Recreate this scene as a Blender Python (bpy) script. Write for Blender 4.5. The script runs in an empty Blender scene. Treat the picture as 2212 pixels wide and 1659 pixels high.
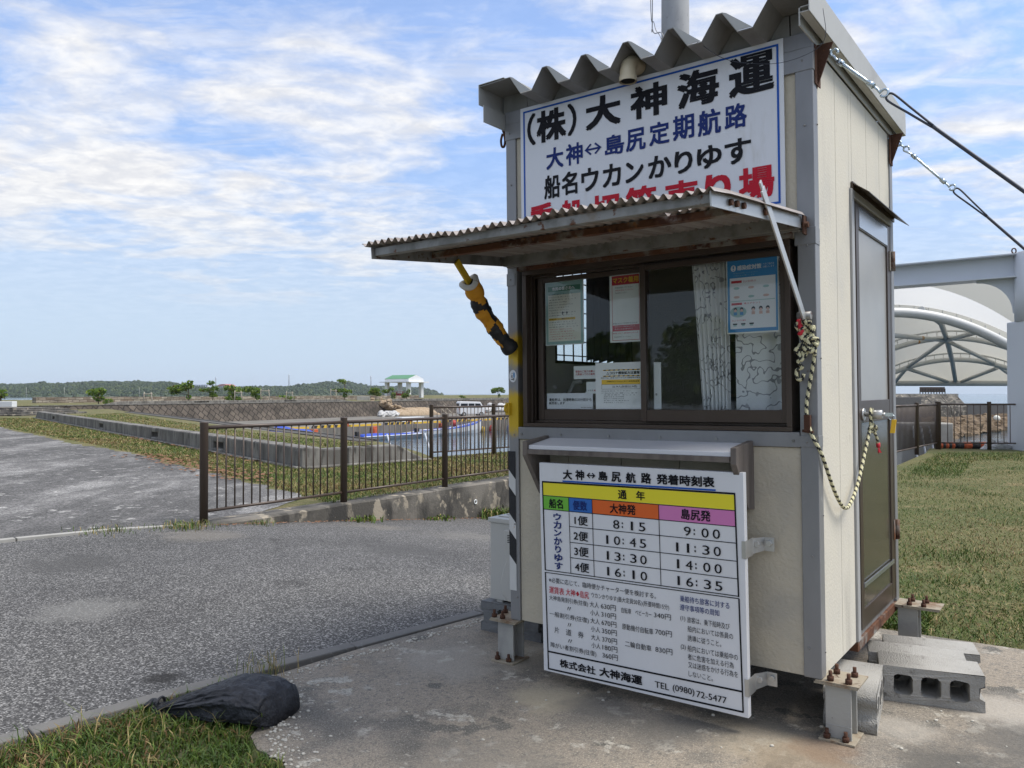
import bpy, math, random
import numpy as np
from mathutils import Matrix, Vector, Euler, noise as mnoise
R = math.radians
PI = math.pi
random.seed(7)
rng = np.random.default_rng(7)
scn = bpy.context.scene
COL = scn.collection

# ------------------------------------------------------------------ camera, sky, sun, exposure
CAM_H, FPX, PITCH = 1.3, 1725.0, math.atan(19.5 / 1725.0)
cd = bpy.data.cameras.new('camera')
cam = bpy.data.objects.new('camera', cd)
COL.objects.link(cam)
cam.location = (0, 0, CAM_H)
cam.rotation_euler = (PI / 2 + PITCH, 0, 0)
cd.sensor_fit = 'HORIZONTAL'
cd.sensor_width = 36
cd.lens = 36 * FPX / 2212
cd.clip_start = .05
cd.clip_end = 30000
scn.camera = cam

SUN_EL, SUN_AZ = R(60), R(-10)          # azimuth measured from +X towards +Y
world = bpy.data.worlds.new('World')
scn.world = world
world.use_nodes = True
wn, wl = world.node_tree.nodes, world.node_tree.links
wn.clear()


def N(nt, t, **kw):
    n = nt.new(t)
    for k, v in kw.items():
        setattr(n, k, v)
    return n


def build_sky():
    out = N(wn, 'ShaderNodeOutputWorld')
    bg = N(wn, 'ShaderNodeBackground')
    bg.inputs['Strength'].default_value = .1
    sky = N(wn, 'ShaderNodeTexSky', sky_type='NISHITA', sun_disc=False, sun_elevation=SUN_EL,
            sun_rotation=PI / 2 - SUN_AZ, air_density=1.0, dust_density=.3, ozone_density=2.0)
    tc = N(wn, 'ShaderNodeTexCoord')
    sep = N(wn, 'ShaderNodeSeparateXYZ')
    wl.new(tc.outputs['Generated'], sep.inputs[0])

    def M(op, a, b=None, clamp=False):
        n = N(wn, 'ShaderNodeMath', operation=op, use_clamp=clamp)
        for i, v in enumerate((a, b)):
            if v is None:
                continue
            if isinstance(v, (int, float)):
                n.inputs[i].default_value = v
            else:
                wl.new(v, n.inputs[i])
        return n.outputs[0]
    z = M('MAXIMUM', sep.outputs['Z'], 0.0)
    den = M('ADD', z, .10)
    u = M('DIVIDE', sep.outputs['X'], den)
    v = M('DIVIDE', sep.outputs['Y'], den)

    def noise(sx, sy, scale, detail, rough, rot=0., off=(0, 0, 0), dist=0.):
        cb = N(wn, 'ShaderNodeCombineXYZ')
        wl.new(u, cb.inputs[0])
        wl.new(v, cb.inputs[1])
        mp = N(wn, 'ShaderNodeMapping')
        mp.inputs['Rotation'].default_value = (0, 0, rot)
        mp.inputs['Scale'].default_value = (sx, sy, 1)
        mp.inputs['Location'].default_value = off
        wl.new(cb.outputs[0], mp.inputs[0])
        t = N(wn, 'ShaderNodeTexNoise')
        t.inputs['Scale'].default_value = scale
        t.inputs['Detail'].default_value = detail
        t.inputs['Roughness'].default_value = rough
        t.inputs['Distortion'].default_value = dist
        wl.new(mp.outputs[0], t.inputs['Vector'])
        return t.outputs['Fac']

    def ramp(f, a, b):
        r = N(wn, 'ShaderNodeMapRange', interpolation_type='SMOOTHSTEP')
        wl.new(f, r.inputs[0])
        r.inputs[1].default_value = a
        r.inputs[2].default_value = b
        return r.outputs[0]
    big = noise(.55, .8, .9, 5, .55, R(20), (3.1, 1.7, 0))
    fine = noise(1.0, 1.4, 2.0, 9, .54, R(-28), (0, 4.2, 0), .8)
    puff = noise(1.1, 1.3, 8.0, 8, .62, R(10), (5, 1, 0), .3)
    wisp = noise(.35, 1.7, 3.0, 8, .6, R(-8), (1, 8, 2), .4)
    a = M('ADD', M('MULTIPLY', big, .50), M('MULTIPLY', fine, .40))
    a = M('ADD', a, M('MULTIPLY', puff, .09))
    m1 = ramp(a, .365, .585)
    m2 = M('MULTIPLY', ramp(wisp, .40, .70), .62)
    mask = M('MAXIMUM', m1, m2)
    rear = M('MULTIPLY', ramp(M('MULTIPLY', sep.outputs['Y'], -1.0), -.35, .25), .85)
    over = M('MULTIPLY', ramp(z, .62, .85), .8)
    m1 = M('MAXIMUM', m1, M('MAXIMUM', rear, over))
    fade = ramp(z, .015, .17)
    mask = M('MULTIPLY', mask, M('ADD', M('MULTIPLY', fade, .45), .52))
    veil = M('SUBTRACT', .86, M('MULTIPLY', ramp(z, .0, .30), .62))
    mask = M('MAXIMUM', mask, veil)
    # cloud shade: thin edges bright, thick cores slightly grey
    cr = N(wn, 'ShaderNodeMix', data_type='RGBA')
    wl.new(ramp(puff, .35, .68), cr.inputs['Factor'])
    cr.inputs['A'].default_value = (4.6, 4.65, 4.85, 1)
    cr.inputs['B'].default_value = (5.9, 5.82, 5.7, 1)
    hz = N(wn, 'ShaderNodeMix', data_type='RGBA')
    wl.new(ramp(z, .02, .24), hz.inputs['Factor'])
    hz.inputs['A'].default_value = (3.4, 4.1, 5.1, 1)
    wl.new(cr.outputs['Result'], hz.inputs['B'])
    sk = N(wn, 'ShaderNodeMix', data_type='RGBA', blend_type='MULTIPLY')
    sk.inputs['Factor'].default_value = 1
    wl.new(sky.outputs[0], sk.inputs['A'])
    sg = N(wn, 'ShaderNodeMix', data_type='RGBA')
    wl.new(ramp(z, .04, .42), sg.inputs['Factor'])
    sg.inputs['A'].default_value = (.56, .68, .84, 1)
    sg.inputs['B'].default_value = (.88, 1.14, 1.42, 1)
    wl.new(sg.outputs['Result'], sk.inputs['B'])
    mx = N(wn, 'ShaderNodeMix', data_type='RGBA')
    wl.new(mask, mx.inputs['Factor'])
    wl.new(sk.outputs['Result'], mx.inputs['A'])
    wl.new(hz.outputs['Result'], mx.inputs['B'])
    wl.new(mx.outputs['Result'], bg.inputs['Color'])
    wl.new(bg.outputs[0], out.inputs[0])


build_sky()
sd = bpy.data.lights.new('sun', 'SUN')
sd.energy = 2.3
sd.angle = R(26)
sd.color = (1, .95, .87)
sun = bpy.data.objects.new('sun', sd)
COL.objects.link(sun)
sv = Vector((math.cos(SUN_EL) * math.cos(SUN_AZ), math.cos(SUN_EL) * math.sin(SUN_AZ), math.sin(SUN_EL)))
sun.rotation_euler = sv.to_track_quat('Z', 'Y').to_euler()
sun.location = (8, 0, 12)
scn.view_settings.view_transform = 'Standard'
scn.view_settings.look = 'None'
scn.view_settings.gamma = 1
scn.view_settings.exposure = 0.82
scn.cycles.max_bounces = 8
scn.cycles.transparent_max_bounces = 12
scn.cycles.caustics_reflective = False
scn.cycles.caustics_refractive = False


# ------------------------------------------------------------------ materials
def pm(name, col, rough=.6, metal=0., layers=(), bump=(), spec=.5, coord='Object', vor=None, rlayer=None):
    """principled material; layers = (scale, lo, hi, colour, detail[, stretch[, offset]])"""
    m = bpy.data.materials.new(name)
    m.use_nodes = True
    nt, ln = m.node_tree.nodes, m.node_tree.links
    b = nt['Principled BSDF']
    b.inputs['Roughness'].default_value = rough
    b.inputs['Metallic'].default_value = metal
    b.inputs['Specular IOR Level'].default_value = spec
    c4 = tuple(col) + (1,)
    b.inputs['Base Color'].default_value = c4
    if not layers and not bump and not vor:
        return m
    tc = N(nt, 'ShaderNodeTexCoord')
    src = tc.outputs[coord]

    def mapped(st, off):
        mp = N(nt, 'ShaderNodeMapping')
        mp.inputs['Scale'].default_value = st
        mp.inputs['Location'].default_value = off
        ln.new(src, mp.inputs[0])
        return mp.outputs[0]
    cur = None
    for i, L in enumerate(layers):
        sc, lo, hi, lc, det = L[:5]
        st = L[5] if len(L) > 5 else (1, 1, 1)
        off = L[6] if len(L) > 6 else (i * 3.7, i * 1.3, i * 5.1)
        t = N(nt, 'ShaderNodeTexNoise')
        t.inputs['Scale'].default_value = sc
        t.inputs['Detail'].default_value = det
        t.inputs['Roughness'].default_value = .6
        ln.new(mapped(st, off), t.inputs['Vector'])
        r = N(nt, 'ShaderNodeMapRange', interpolation_type='SMOOTHSTEP')
        r.inputs[1].default_value = lo
        r.inputs[2].default_value = hi
        ln.new(t.outputs['Fac'], r.inputs[0])
        mx = N(nt, 'ShaderNodeMix', data_type='RGBA')
        ln.new(r.outputs[0], mx.inputs['Factor'])
        if cur is None:
            mx.inputs['A'].default_value = c4
        else:
            ln.new(cur, mx.inputs['A'])
        mx.inputs['B'].default_value = tuple(lc) + (1,)
        cur = mx.outputs['Result']
    if vor:                                   # speckled aggregate: (scale, [(pos, colour)...], mix)
        sc, stops, fac = vor[:3]
        v = N(nt, 'ShaderNodeTexVoronoi')
        v.inputs['Scale'].default_value = sc
        ln.new(src, v.inputs['Vector'])
        cr = N(nt, 'ShaderNodeValToRGB')
        el = cr.color_ramp.elements
        while len(el) < len(stops):
            el.new(.5)
        for e, (p_, c_) in zip(el, stops):
            e.position = p_
            e.color = tuple(c_) + (1,)
        sp = N(nt, 'ShaderNodeSeparateColor')
        ln.new(v.outputs['Color'], sp.inputs[0])
        ln.new(sp.outputs[0], cr.inputs[0])
        mx = N(nt, 'ShaderNodeMix', data_type='RGBA', blend_type='MULTIPLY')
        mx.inputs['Factor'].default_value = fac
        if cur is None:
            mx.inputs['A'].default_value = c4
        else:
            ln.new(cur, mx.inputs['A'])
        ln.new(cr.outputs[0], mx.inputs['B'])
        cur = mx.outputs['Result']
    if cur is not None:
        ln.new(cur, b.inputs['Base Color'])
    prev = None
    for sc, stn, dist in bump:
        t = N(nt, 'ShaderNodeTexNoise')
        t.inputs['Scale'].default_value = sc
        t.inputs['Detail'].default_value = 4
        ln.new(src, t.inputs['Vector'])
        bp = N(nt, 'ShaderNodeBump')
        bp.inputs['Strength'].default_value = stn
        bp.inputs['Distance'].default_value = dist
        ln.new(t.outputs['Fac'], bp.inputs['Height'])
        if prev is not None:
            ln.new(prev, bp.inputs['Normal'])
        prev = bp.outputs[0]
    if prev is not None:
        ln.new(prev, b.inputs['Normal'])
    return m


RUST = (.125, .05, .022)
DRUST = (.07, .025, .012)
mt = {}
mt['grey_paint'] = pm('weathered grey paint', (.262, .262, .262), .42, .25, [(3, .4, .75, (.195, .195, .195), 5, (1, 1, .35)), (7, .62, .74, (.33, .33, .32), 4), (9, .70, .78, (.20, .13, .07), 5, (1, 1, .3))], [(60, .08, .004)])
mt['post_side'] = pm('pale grey flange paint', (.42, .42, .41), .5, .1, [(4, .45, .8, (.33, .33, .32), 5, (1, 1, .3)), (9, .72, .8, (.22, .13, .07), 5, (1, 1, .3))])
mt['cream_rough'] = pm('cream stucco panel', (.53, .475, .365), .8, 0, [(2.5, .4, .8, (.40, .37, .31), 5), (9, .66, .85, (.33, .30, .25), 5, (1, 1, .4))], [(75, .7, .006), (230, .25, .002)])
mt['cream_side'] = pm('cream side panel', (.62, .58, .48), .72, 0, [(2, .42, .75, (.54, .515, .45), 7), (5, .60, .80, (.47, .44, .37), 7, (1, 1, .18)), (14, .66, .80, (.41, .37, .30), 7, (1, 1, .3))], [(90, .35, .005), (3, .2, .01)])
mt['joint'] = pm('panel joint shadow gap', (.30, .25, .19), .9)
mt['roof'] = pm('weathered roof steel', (.27, .265, .245), .55, .2, [(4, .4, .75, (.19, .185, .165), 5), (12, .6, .8, (.34, .33, .31), 5, (1, .3, 1)), (16, .72, .8, (.16, .10, .06), 5)], [(40, .1, .004)])
mt['roof_light'] = pm('pale roof flashing', (.44, .435, .40), .5, .15, [(3, .45, .8, (.35, .34, .31), 5), (14, .7, .8, (.26, .19, .12), 5)])
mt['bronze'] = pm('bronze aluminium', (.070, .049, .036), .38, .35, [(6, .45, .8, (.085, .066, .052), 4, (1, 1, .3))])
mt['black_gap'] = pm('black rubber', (.012, .012, .012), .7)
mt['galv'] = pm('galvanised steel', (.30, .295, .28), .5, .35, [(9, .4, .7, (.17, .165, .15), 7), (4, .58, .72, (.22, .17, .12), 7), (25, .60, .70, RUST, 5)], [(80, .15, .003)])
mt['galv_rust'] = pm('rusty steel bar', (.24, .22, .19), .75, .2, [(7, .38, .52, RUST, 6), (10, .52, .62, DRUST, 5, (1, 1, 1), (9, 2, 1)), (22, .60, .72, (.30, .13, .04), 5)], [(60, .5, .006)])
mt['awning_sheet'] = pm('faded corrugated sheet', (.36, .325, .305), .6, .05, [(9, .42, .60, (.24, .205, .185), 5, (3.2, .12, 1)), (3, .45, .7, (.25, .22, .205), 6, (6, .3, 1)), (9, .56, .72, (.15, .12, .10), 6), (15, .70, .78, RUST, 5)])  # first layer paints dark streaks along the ribs in place of corrugation shading
mt['alu'] = pm('bare aluminium', (.55, .55, .53), .38, .7, [(10, .5, .8, (.44, .43, .40), 5), (30, .74, .8, (.25, .17, .1), 4)])
mt['zinc'] = pm('bright zinc', (.52, .60, .64), .25, .85, [(30, .5, .8, (.36, .42, .45), 4)])
mt['sign_white'] = pm('white sign panel', (.71, .72, .735), .35, 0, [(2.2, .45, .85, (.64, .645, .65), 6, (1, 1, .5)), (9, .62, .82, (.55, .54, .50), 7, (1, 1, .2)), (30, .70, .82, (.56, .54, .50), 5)], [(1.6, .15, .02)])
mt['ink_black'] = pm('black vinyl lettering', (.012, .012, .015), .6, spec=.15)
mt['ink_blue'] = pm('blue vinyl lettering', (.018, .035, .16), .6, spec=.15)
mt['ink_line'] = pm('blue vinyl rule', (.02, .10, .42), .6, spec=.15)
mt['ink_red'] = pm('red vinyl lettering', (.50, .018, .035), .6, spec=.15)
mt['fill_yellow'] = pm('yellow vinyl', (.80, .70, .03), .45)
mt['fill_green'] = pm('green vinyl', (.16, .48, .05), .45)
mt['fill_blue'] = pm('blue vinyl', (.025, .14, .47), .45)
mt['fill_orange'] = pm('orange vinyl', (.72, .13, .02), .45)
mt['fill_pink'] = pm('pink vinyl', (.62, .20, .45), .45)
mt['shelf_white'] = pm('white shelf board', (.66, .67, .70), .4, 0, [(5, .6, .85, (.56, .54, .50), 5), (11, .74, .80, (.40, .22, .08), 4)])
mt['wood_grey'] = pm('weathered grey wood', (.17, .145, .125), .85, 0, [(14, .4, .65, (.10, .085, .075), 6, (1, 1, .12)), (5, .6, .8, (.26, .23, .2), 5, (1, 1, .2))], [(50, .4, .005)])
mt['yellow_paint'] = pm('yellow spray paint', (.62, .40, .015), .55, 0, [(9, .5, .8, (.50, .29, .01), 5), (24, .74, .80, (.28, .14, .05), 4)])
mt['post_yellow'] = pm('grey post with yellow overspray', (.262, .262, .262), .45, .2, [(6.5, .40, .55, (.60, .40, .02), 4, (1, 1, .55), (1.1, .4, .15)), (20, .72, .78, (.25, .14, .06), 4)])
mt['foam_white'] = pm('white foam sleeve', (.62, .60, .56), .8)
mt['tape_black'] = pm('black tape', (.014, .014, .016), .55, 0, (), [(60, .4, .006)])
mt['tape_orange'] = pm('orange yellow tape', (.66, .29, .012), .6, 0, [(12, .5, .8, (.52, .20, .01), 5)], [(55, .4, .006)])
mt['stripe_white'] = pm('worn white stripe', (.60, .60, .58), .5, 0, [(20, .70, .76, (.50, .24, .05), 4)])
mt['leg_paint'] = pm('leg steel, worn cream paint', (.40, .395, .36), .6, .1, [(6, .42, .72, (.30, .295, .28), 6), (9, .66, .76, (.30, .17, .08), 6), (22, .70, .76, DRUST, 4)], [(70, .25, .004)])
mt['plate_rust'] = pm('rust-stained plate', (.34, .295, .22), .8, .1, [(9, .48, .66, (.20, .12, .065), 6), (18, .6, .7, DRUST, 5)], [(80, .4, .004)])
mt['rust'] = pm('rust', (.085, .038, .021), .9, .1, [(30, .4, .7, (.07, .028, .015), 5), (14, .6, .75, (.24, .10, .035), 5)], [(120, .6, .004)])
mt['concrete_block'] = pm('concrete block', (.40, .385, .35), .95, 0, [(5, .4, .75, (.31, .295, .265), 6), (18, .58, .72, (.20, .19, .17), 6)], [(160, .9, .008)])
mt['dark_block'] = pm('dark grey concrete block', (.17, .175, .175), .9, 0, [(7, .4, .7, (.11, .11, .11), 6)], [(160, .8, .006)])  # much darker grey than the loose blocks
mt['slab'] = pm('weathered concrete', (.285, .242, .188), .92, 0, [(.9, .40, .66, (.20, .178, .147), 8), (2.6, .50, .66, (.140, .128, .108), 9), (5.5, .59, .66, (.36, .33, .275), 9), (1.7, .585, .70, (.095, .09, .078), 9, (1, 1, 1), (4, 9, 2)), (1.1, .64, .78, (.26, .19, .115), 7, (1, 1, 1), (7.3, 2.2, 0)), (3.4, .585, .625, (.115, .107, .09), 11, (1, 1, 1), (2.2, 6.1, 0)), (7.5, .60, .64, (.40, .37, .31), 10), (48, .50, .70, (.15, .138, .118), 6), (150, .54, .70, (.42, .375, .31), 3)], [(60, .6, .007), (300, .5, .003)], vor=(240, [(0., (.62, .62, .62)), (.5, (.98, .98, .98)), (1., (1.32, 1.32, 1.3))], .8))
SPK = [(0., (.12, .12, .12)), (.40, (.28, .28, .28)), (.62, (.65, .65, .65)), (.82, (1.35, 1.35, 1.35)), (1., (2.9, 2.9, 2.85))]


def stains(m, spots):
    """ragged stains lying at fixed places on a surface: (x, y, radius, colour, strength)"""
    nt, ln = m.node_tree.nodes, m.node_tree.links
    b = nt['Principled BSDF']
    cur = b.inputs['Base Color'].links[0].from_socket
    tc = N(nt, 'ShaderNodeTexCoord')
    nz = N(nt, 'ShaderNodeTexNoise')
    nz.inputs['Scale'].default_value = 5
    nz.inputs['Detail'].default_value = 8
    nz.inputs['Roughness'].default_value = .65
    ln.new(tc.outputs['Object'], nz.inputs['Vector'])
    for x, y, r, c, k in spots:
        v = N(nt, 'ShaderNodeVectorMath', operation='DISTANCE')
        ln.new(tc.outputs['Object'], v.inputs[0])
        v.inputs[1].default_value = (x, y, 0)
        a = N(nt, 'ShaderNodeMath', operation='MULTIPLY_ADD')
        ln.new(nz.outputs['Fac'], a.inputs[0])
        a.inputs[1].default_value = -1.6 * r
        ln.new(v.outputs['Value'], a.inputs[2])
        mr = N(nt, 'ShaderNodeMapRange', interpolation_type='SMOOTHSTEP')
        ln.new(a.outputs[0], mr.inputs[0])
        mr.inputs[1].default_value = .25 * r
        mr.inputs[2].default_value = -.45 * r
        mr.inputs[4].default_value = k
        mx = N(nt, 'ShaderNodeMix', data_type='RGBA')
        ln.new(mr.outputs[0], mx.inputs['Factor'])
        ln.new(cur, mx.inputs['A'])
        mx.inputs['B'].default_value = tuple(c) + (1,)
        cur = mx.outputs['Result']
    ln.new(cur, b.inputs['Base Color'])


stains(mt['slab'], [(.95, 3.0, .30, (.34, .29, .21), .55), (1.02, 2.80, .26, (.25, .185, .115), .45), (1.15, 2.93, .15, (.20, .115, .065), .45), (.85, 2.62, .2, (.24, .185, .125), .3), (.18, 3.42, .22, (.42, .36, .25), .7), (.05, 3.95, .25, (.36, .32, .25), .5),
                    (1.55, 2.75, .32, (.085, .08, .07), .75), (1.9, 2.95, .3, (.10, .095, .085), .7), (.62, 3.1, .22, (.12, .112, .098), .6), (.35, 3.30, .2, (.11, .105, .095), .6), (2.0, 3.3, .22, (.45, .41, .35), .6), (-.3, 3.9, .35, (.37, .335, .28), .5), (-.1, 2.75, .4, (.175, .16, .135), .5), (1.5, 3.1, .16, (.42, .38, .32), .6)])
mt['asphalt'] = pm('coarse grey asphalt', (.150, .146, .141), .9, 0, [(.5, .42, .7, (.115, .112, .108), 8), (.22, .52, .75, (.185, .18, .17), 6), (1.8, .60, .72, (.10, .097, .093), 8)], [(110, .6, .006)], vor=(135, SPK, .74), spec=.2)
stains(mt['asphalt'], [(-1.62, 3.72, .10, (.03, .028, .026), .8), (-3.4, 6.2, .5, (.075, .073, .07), .6), (-1.0, 7.4, .6, (.085, .083, .08), .6), (-2.6, 4.9, .35, (.22, .215, .2), .5), (-4.6, 4.4, .5, (.08, .078, .075), .6), (-.4, 9.2, .8, (.21, .2, .18), .5), (-1.6, 9.6, .6, (.22, .2, .17), .5), (-3.0, 7.7, .5, (.22, .2, .17), .5)])
mt['old_asphalt'] = pm('old bleached asphalt', (.27, .262, .25), .92, 0, [(.40, .37, .54, (.105, .102, .098), 9, (1.5, .55, 1)), (1.6, .48, .62, (.145, .14, .135), 9, (1.4, .6, 1)), (5, .58, .68, (.36, .35, .33), 8), (9, .60, .68, (.10, .098, .095), 8)], [(90, .6, .008)], spec=.2, vor=(60, [(0., (.5, .5, .5)), (.5, (.9, .9, .9)), (1., (1.5, 1.5, 1.5))], 1.))
mt['kerb'] = pm('kerb concrete', (.17, .162, .148), .9, 0, [(6, .4, .7, (.14, .135, .125), 7), (30, .6, .75, (.27, .26, .24), 5)], [(120, .6, .004)])
mt['old_conc'] = pm('stained old concrete', (.185, .168, .142), .95, 0, [(1.6, .36, .56, (.085, .078, .066), 8), (3.4, .57, .62, (.34, .295, .225), 9, (1, 1, .8)), (2.4, .50, .62, (.045, .042, .037), 9, (1, 1, .45)), (12, .66, .74, (.40, .35, .27), 5)], [(40, .6, .01)])
mt['barrier_conc'] = pm('weathered barrier concrete', (.235, .222, .198), .95, 0, [(2.2, .38, .60, (.125, .118, .105), 8, (1, 1, .4)), (7, .52, .66, (.06, .057, .05), 8, (1, 1, .25))], [(40, .5, .01)])
mt['pale_conc'] = pm('pale concrete', (.40, .385, .35), .95, 0, [(2, .45, .7, (.30, .29, .26), 7), (8, .62, .75, (.2, .19, .17), 6)])
mt['quay_face'] = pm('quay wall concrete', (.19, .175, .15), .95, 0, [(.8, .42, .65, (.13, .12, .10), 8, (1, 1, .35)), (2, .58, .72, (.26, .24, .2), 7, (1, 1, .3))])
mt['soil_green'] = pm('mown grass ground', (.115, .115, .033), 1, 0, [(.9, .42, .62, (.20, .165, .075), 8), (3.5, .50, .66, (.075, .088, .02), 8), (13, .55, .70, (.26, .21, .11), 7), (45, .5, .68, (.05, .062, .014), 5)], [(40, .8, .03)])
mt['soil_dry'] = pm('dry grass ground', (.115, .112, .036), 1, 0, [(.55, .40, .64, (.075, .09, .022), 8), (2.4, .54, .70, (.21, .165, .075), 8), (12, .52, .70, (.085, .09, .025), 7), (40, .55, .70, (.29, .23, .13), 5)], [(40, .8, .03)])
mt['soil_lush'] = pm('grassy soil', (.075, .085, .025), 1, 0, [(5, .45, .68, (.13, .11, .06), 7), (20, .5, .7, (.04, .05, .012), 6)], [(40, .8, .02)])
BL = [('blade_green', (.075, .125, .018)), ('blade_dark', (.045, .085, .014)), ('blade_light', (.14, .175, .032)), ('blade_straw', (.34, .26, .11)), ('blade_brown', (.17, .10, .045))]
for n_, c_ in BL:
    mt[n_] = pm(n_.replace('_', ' '), c_, .55, 0, spec=.3)
mt['ledge_dark'] = pm('dark ledge concrete', (.075, .07, .062), .95, 0, [(2, .5, .7, (.13, .12, .10), 7)])  # near-black concrete with paler mottling
mt['water'] = pm('harbour water', (.028, .06, .085), .10, 0, [(.02, .4, .7, (.02, .05, .08), 4)], [(2.2, .35, .06), (.5, .3, .2)], spec=.5, coord='Object')
mt['fence_brown'] = pm('brown fence enamel', (.078, .055, .041), .42, .1, [(12, .5, .8, (.062, .044, .034), 5)])
mt['bark'] = pm('grey bark', (.15, .12, .09), .9, 0, [(30, .4, .7, (.08, .065, .05), 5, (1, 1, .2))])
for n_, c_ in [('leaf_a', (.12, .20, .032)), ('leaf_b', (.23, .30, .06)), ('leaf_c', (.06, .11, .022)), ('leaf_d', (.16, .12, .04))]:
    mt[n_] = pm(n_ + ' foliage', c_, .5, 0, spec=.3)
for k_ in ('leaf_a', 'leaf_b', 'leaf_c', 'leaf_d'):
    nt_ = mt[k_].node_tree
    tr_ = N(nt_.nodes, 'ShaderNodeBsdfTranslucent')
    c_ = nt_.nodes['Principled BSDF'].inputs['Base Color'].default_value
    tr_.inputs[0].default_value = (c_[0] * 1.3, c_[1] * 1.3, c_[2], 1)
    ms_ = N(nt_.nodes, 'ShaderNodeMixShader')
    ms_.inputs[0].default_value = .4
    nt_.links.new(nt_.nodes['Principled BSDF'].outputs[0], ms_.inputs[1])
    nt_.links.new(tr_.outputs[0], ms_.inputs[2])
    nt_.links.new(ms_.outputs[0], nt_.nodes['Material Output'].inputs[0])
mt['forest_a'] = pm('far forest green', (.040, .062, .024), .9, 0, [(.05, .4, .7, (.026, .044, .018), 6)])
mt['forest_b'] = pm('far forest dark', (.024, .040, .018), .9)
mt['forest_c'] = pm('far forest light', (.062, .084, .030), .9)
mt['white_paint'] = pm('white paint', (.72, .73, .74), .45, 0, [(1.2, .5, .85, (.64, .65, .66), 6)])
mt['tube_white'] = pm('white steel tube with rust streaks', (.62, .62, .60), .45, 0, [(1.2, .5, .8, (.52, .52, .50), 5), (1.9, .66, .70, (.45, .22, .05), 5, (1.6, 1, .5))])
mt['beam_white'] = pm('white painted steel beam', (.60, .625, .66), .42, 0, [(.8, .5, .85, (.53, .555, .59), 5), (2.5, .78, .83, (.36, .22, .10), 4, (1, 1, .25))])
mt['green_roof'] = pm('green roof sheet', (.09, .25, .12), .5)
mt['red_roof'] = pm('red roof sheet', (.42, .10, .07), .6)
mt['far_wall'] = pm('far building wall', (.55, .54, .50), .8)
mt['paper'] = pm('white paper', (.78, .80, .78), .7, 0, [(8, .5, .9, (.57, .60, .58), 4)])
mt['paper_cream'] = pm('sun-faded paper', (.74, .73, .64), .7)
mt['poster_green'] = pm('green print', (.06, .20, .14), .6)
mt['poster_pale'] = pm('pale green print', (.30, .46, .44), .6)
mt['poster_red'] = pm('red print', (.45, .03, .04), .6)
mt['poster_blue'] = pm('blue print', (.03, .22, .47), .6)
mt['poster_gold'] = pm('gold print', (.75, .48, .03), .6)
mt['poster_orange'] = pm('yellow print', (.85, .55, .06), .6)
mt['skin_print'] = pm('pale figure print', (.60, .40, .34), .7)
mt['interior'] = pm('interior wall', (.30, .29, .26), .8)
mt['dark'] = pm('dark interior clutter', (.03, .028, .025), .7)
mt['steel_dark'] = pm('dark cable', (.055, .06, .075), .5, .4)
mt['rope_pale'] = pm('pale yellow rope strand', (.62, .58, .36), .8, 0, (), [(300, .5, .002)])
mt['rope_black'] = pm('black rope strand', (.02, .02, .018), .8)
mt['red_cloth'] = pm('red tape', (.60, .02, .04), .6)
mt['tag_yellow'] = pm('yellow key tag', (.75, .45, .02), .4)
mt['bag_black'] = pm('black woven bag', (.013, .014, .018), .6, 0, [(8, .45, .75, (.026, .028, .034), 7), (22, .62, .74, (.055, .052, .048), 6)], [(190, .6, .004), (26, .6, .014), (8, .9, .05)])
mt['ac_body'] = pm('ivory appliance plastic', (.50, .49, .45), .45, 0, [(3, .5, .85, (.44, .43, .39), 5)])
mt['pvc'] = pm('cream pvc pipe', (.62, .53, .36), .4)
mt['pole_conc'] = pm('utility pole concrete', (.34, .345, .35), .85, 0, [(5, .45, .7, (.26, .265, .27), 6, (1, 1, .3)), (30, .6, .75, (.20, .2, .2), 5)])
mt['haz_black'] = pm('hazard black', (.025, .023, .022), .6)
mt['haz_yellow'] = pm('hazard yellow', (.66, .42, .03), .55)
mt['bollard_red'] = pm('red bollard', (.42, .05, .04), .6)
mt['fender_orange'] = pm('orange fender', (.50, .10, .03), .6)
mt['tarp_blue'] = pm('blue tarpaulin', (.025, .07, .42), .5, 0, [(3, .45, .8, (.015, .05, .33), 5)])
mt['net_beige'] = pm('beige fishing net', (.42, .32, .21), .95, 0, [(3, .4, .7, (.28, .20, .13), 8), (11, .55, .7, (.52, .45, .36), 6)], [(9, 1., .1)])
mt['net_white'] = pm('white net bags', (.58, .57, .55), .95, 0, [(5, .45, .7, (.40, .41, .42), 6)], [(9, 1., .1)])
mt['rock'] = pm('shore rock', (.19, .135, .08), .95, 0, [(2, .4, .7, (.10, .07, .045), 7)], [(6, .8, .05)])
mt['wood_stake'] = pm('bleached timber stake', (.36, .32, .26), .9)
mt['curb_yellow'] = mt['haz_yellow']
mt['weed'] = pm('weed leaf', (.10, .17, .03), .55)
mt['dead_leaf'] = pm('dead leaf', (.20, .10, .05), .8)
mt['pebble'] = pm('coral pebble', (.52, .49, .42), .9)
mt['brown_panel'] = pm('brown screen panel', (.075, .052, .04), .7, 0, [(4, .4, .7, (.055, .04, .03), 5, (4, 4, .2))])


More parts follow.
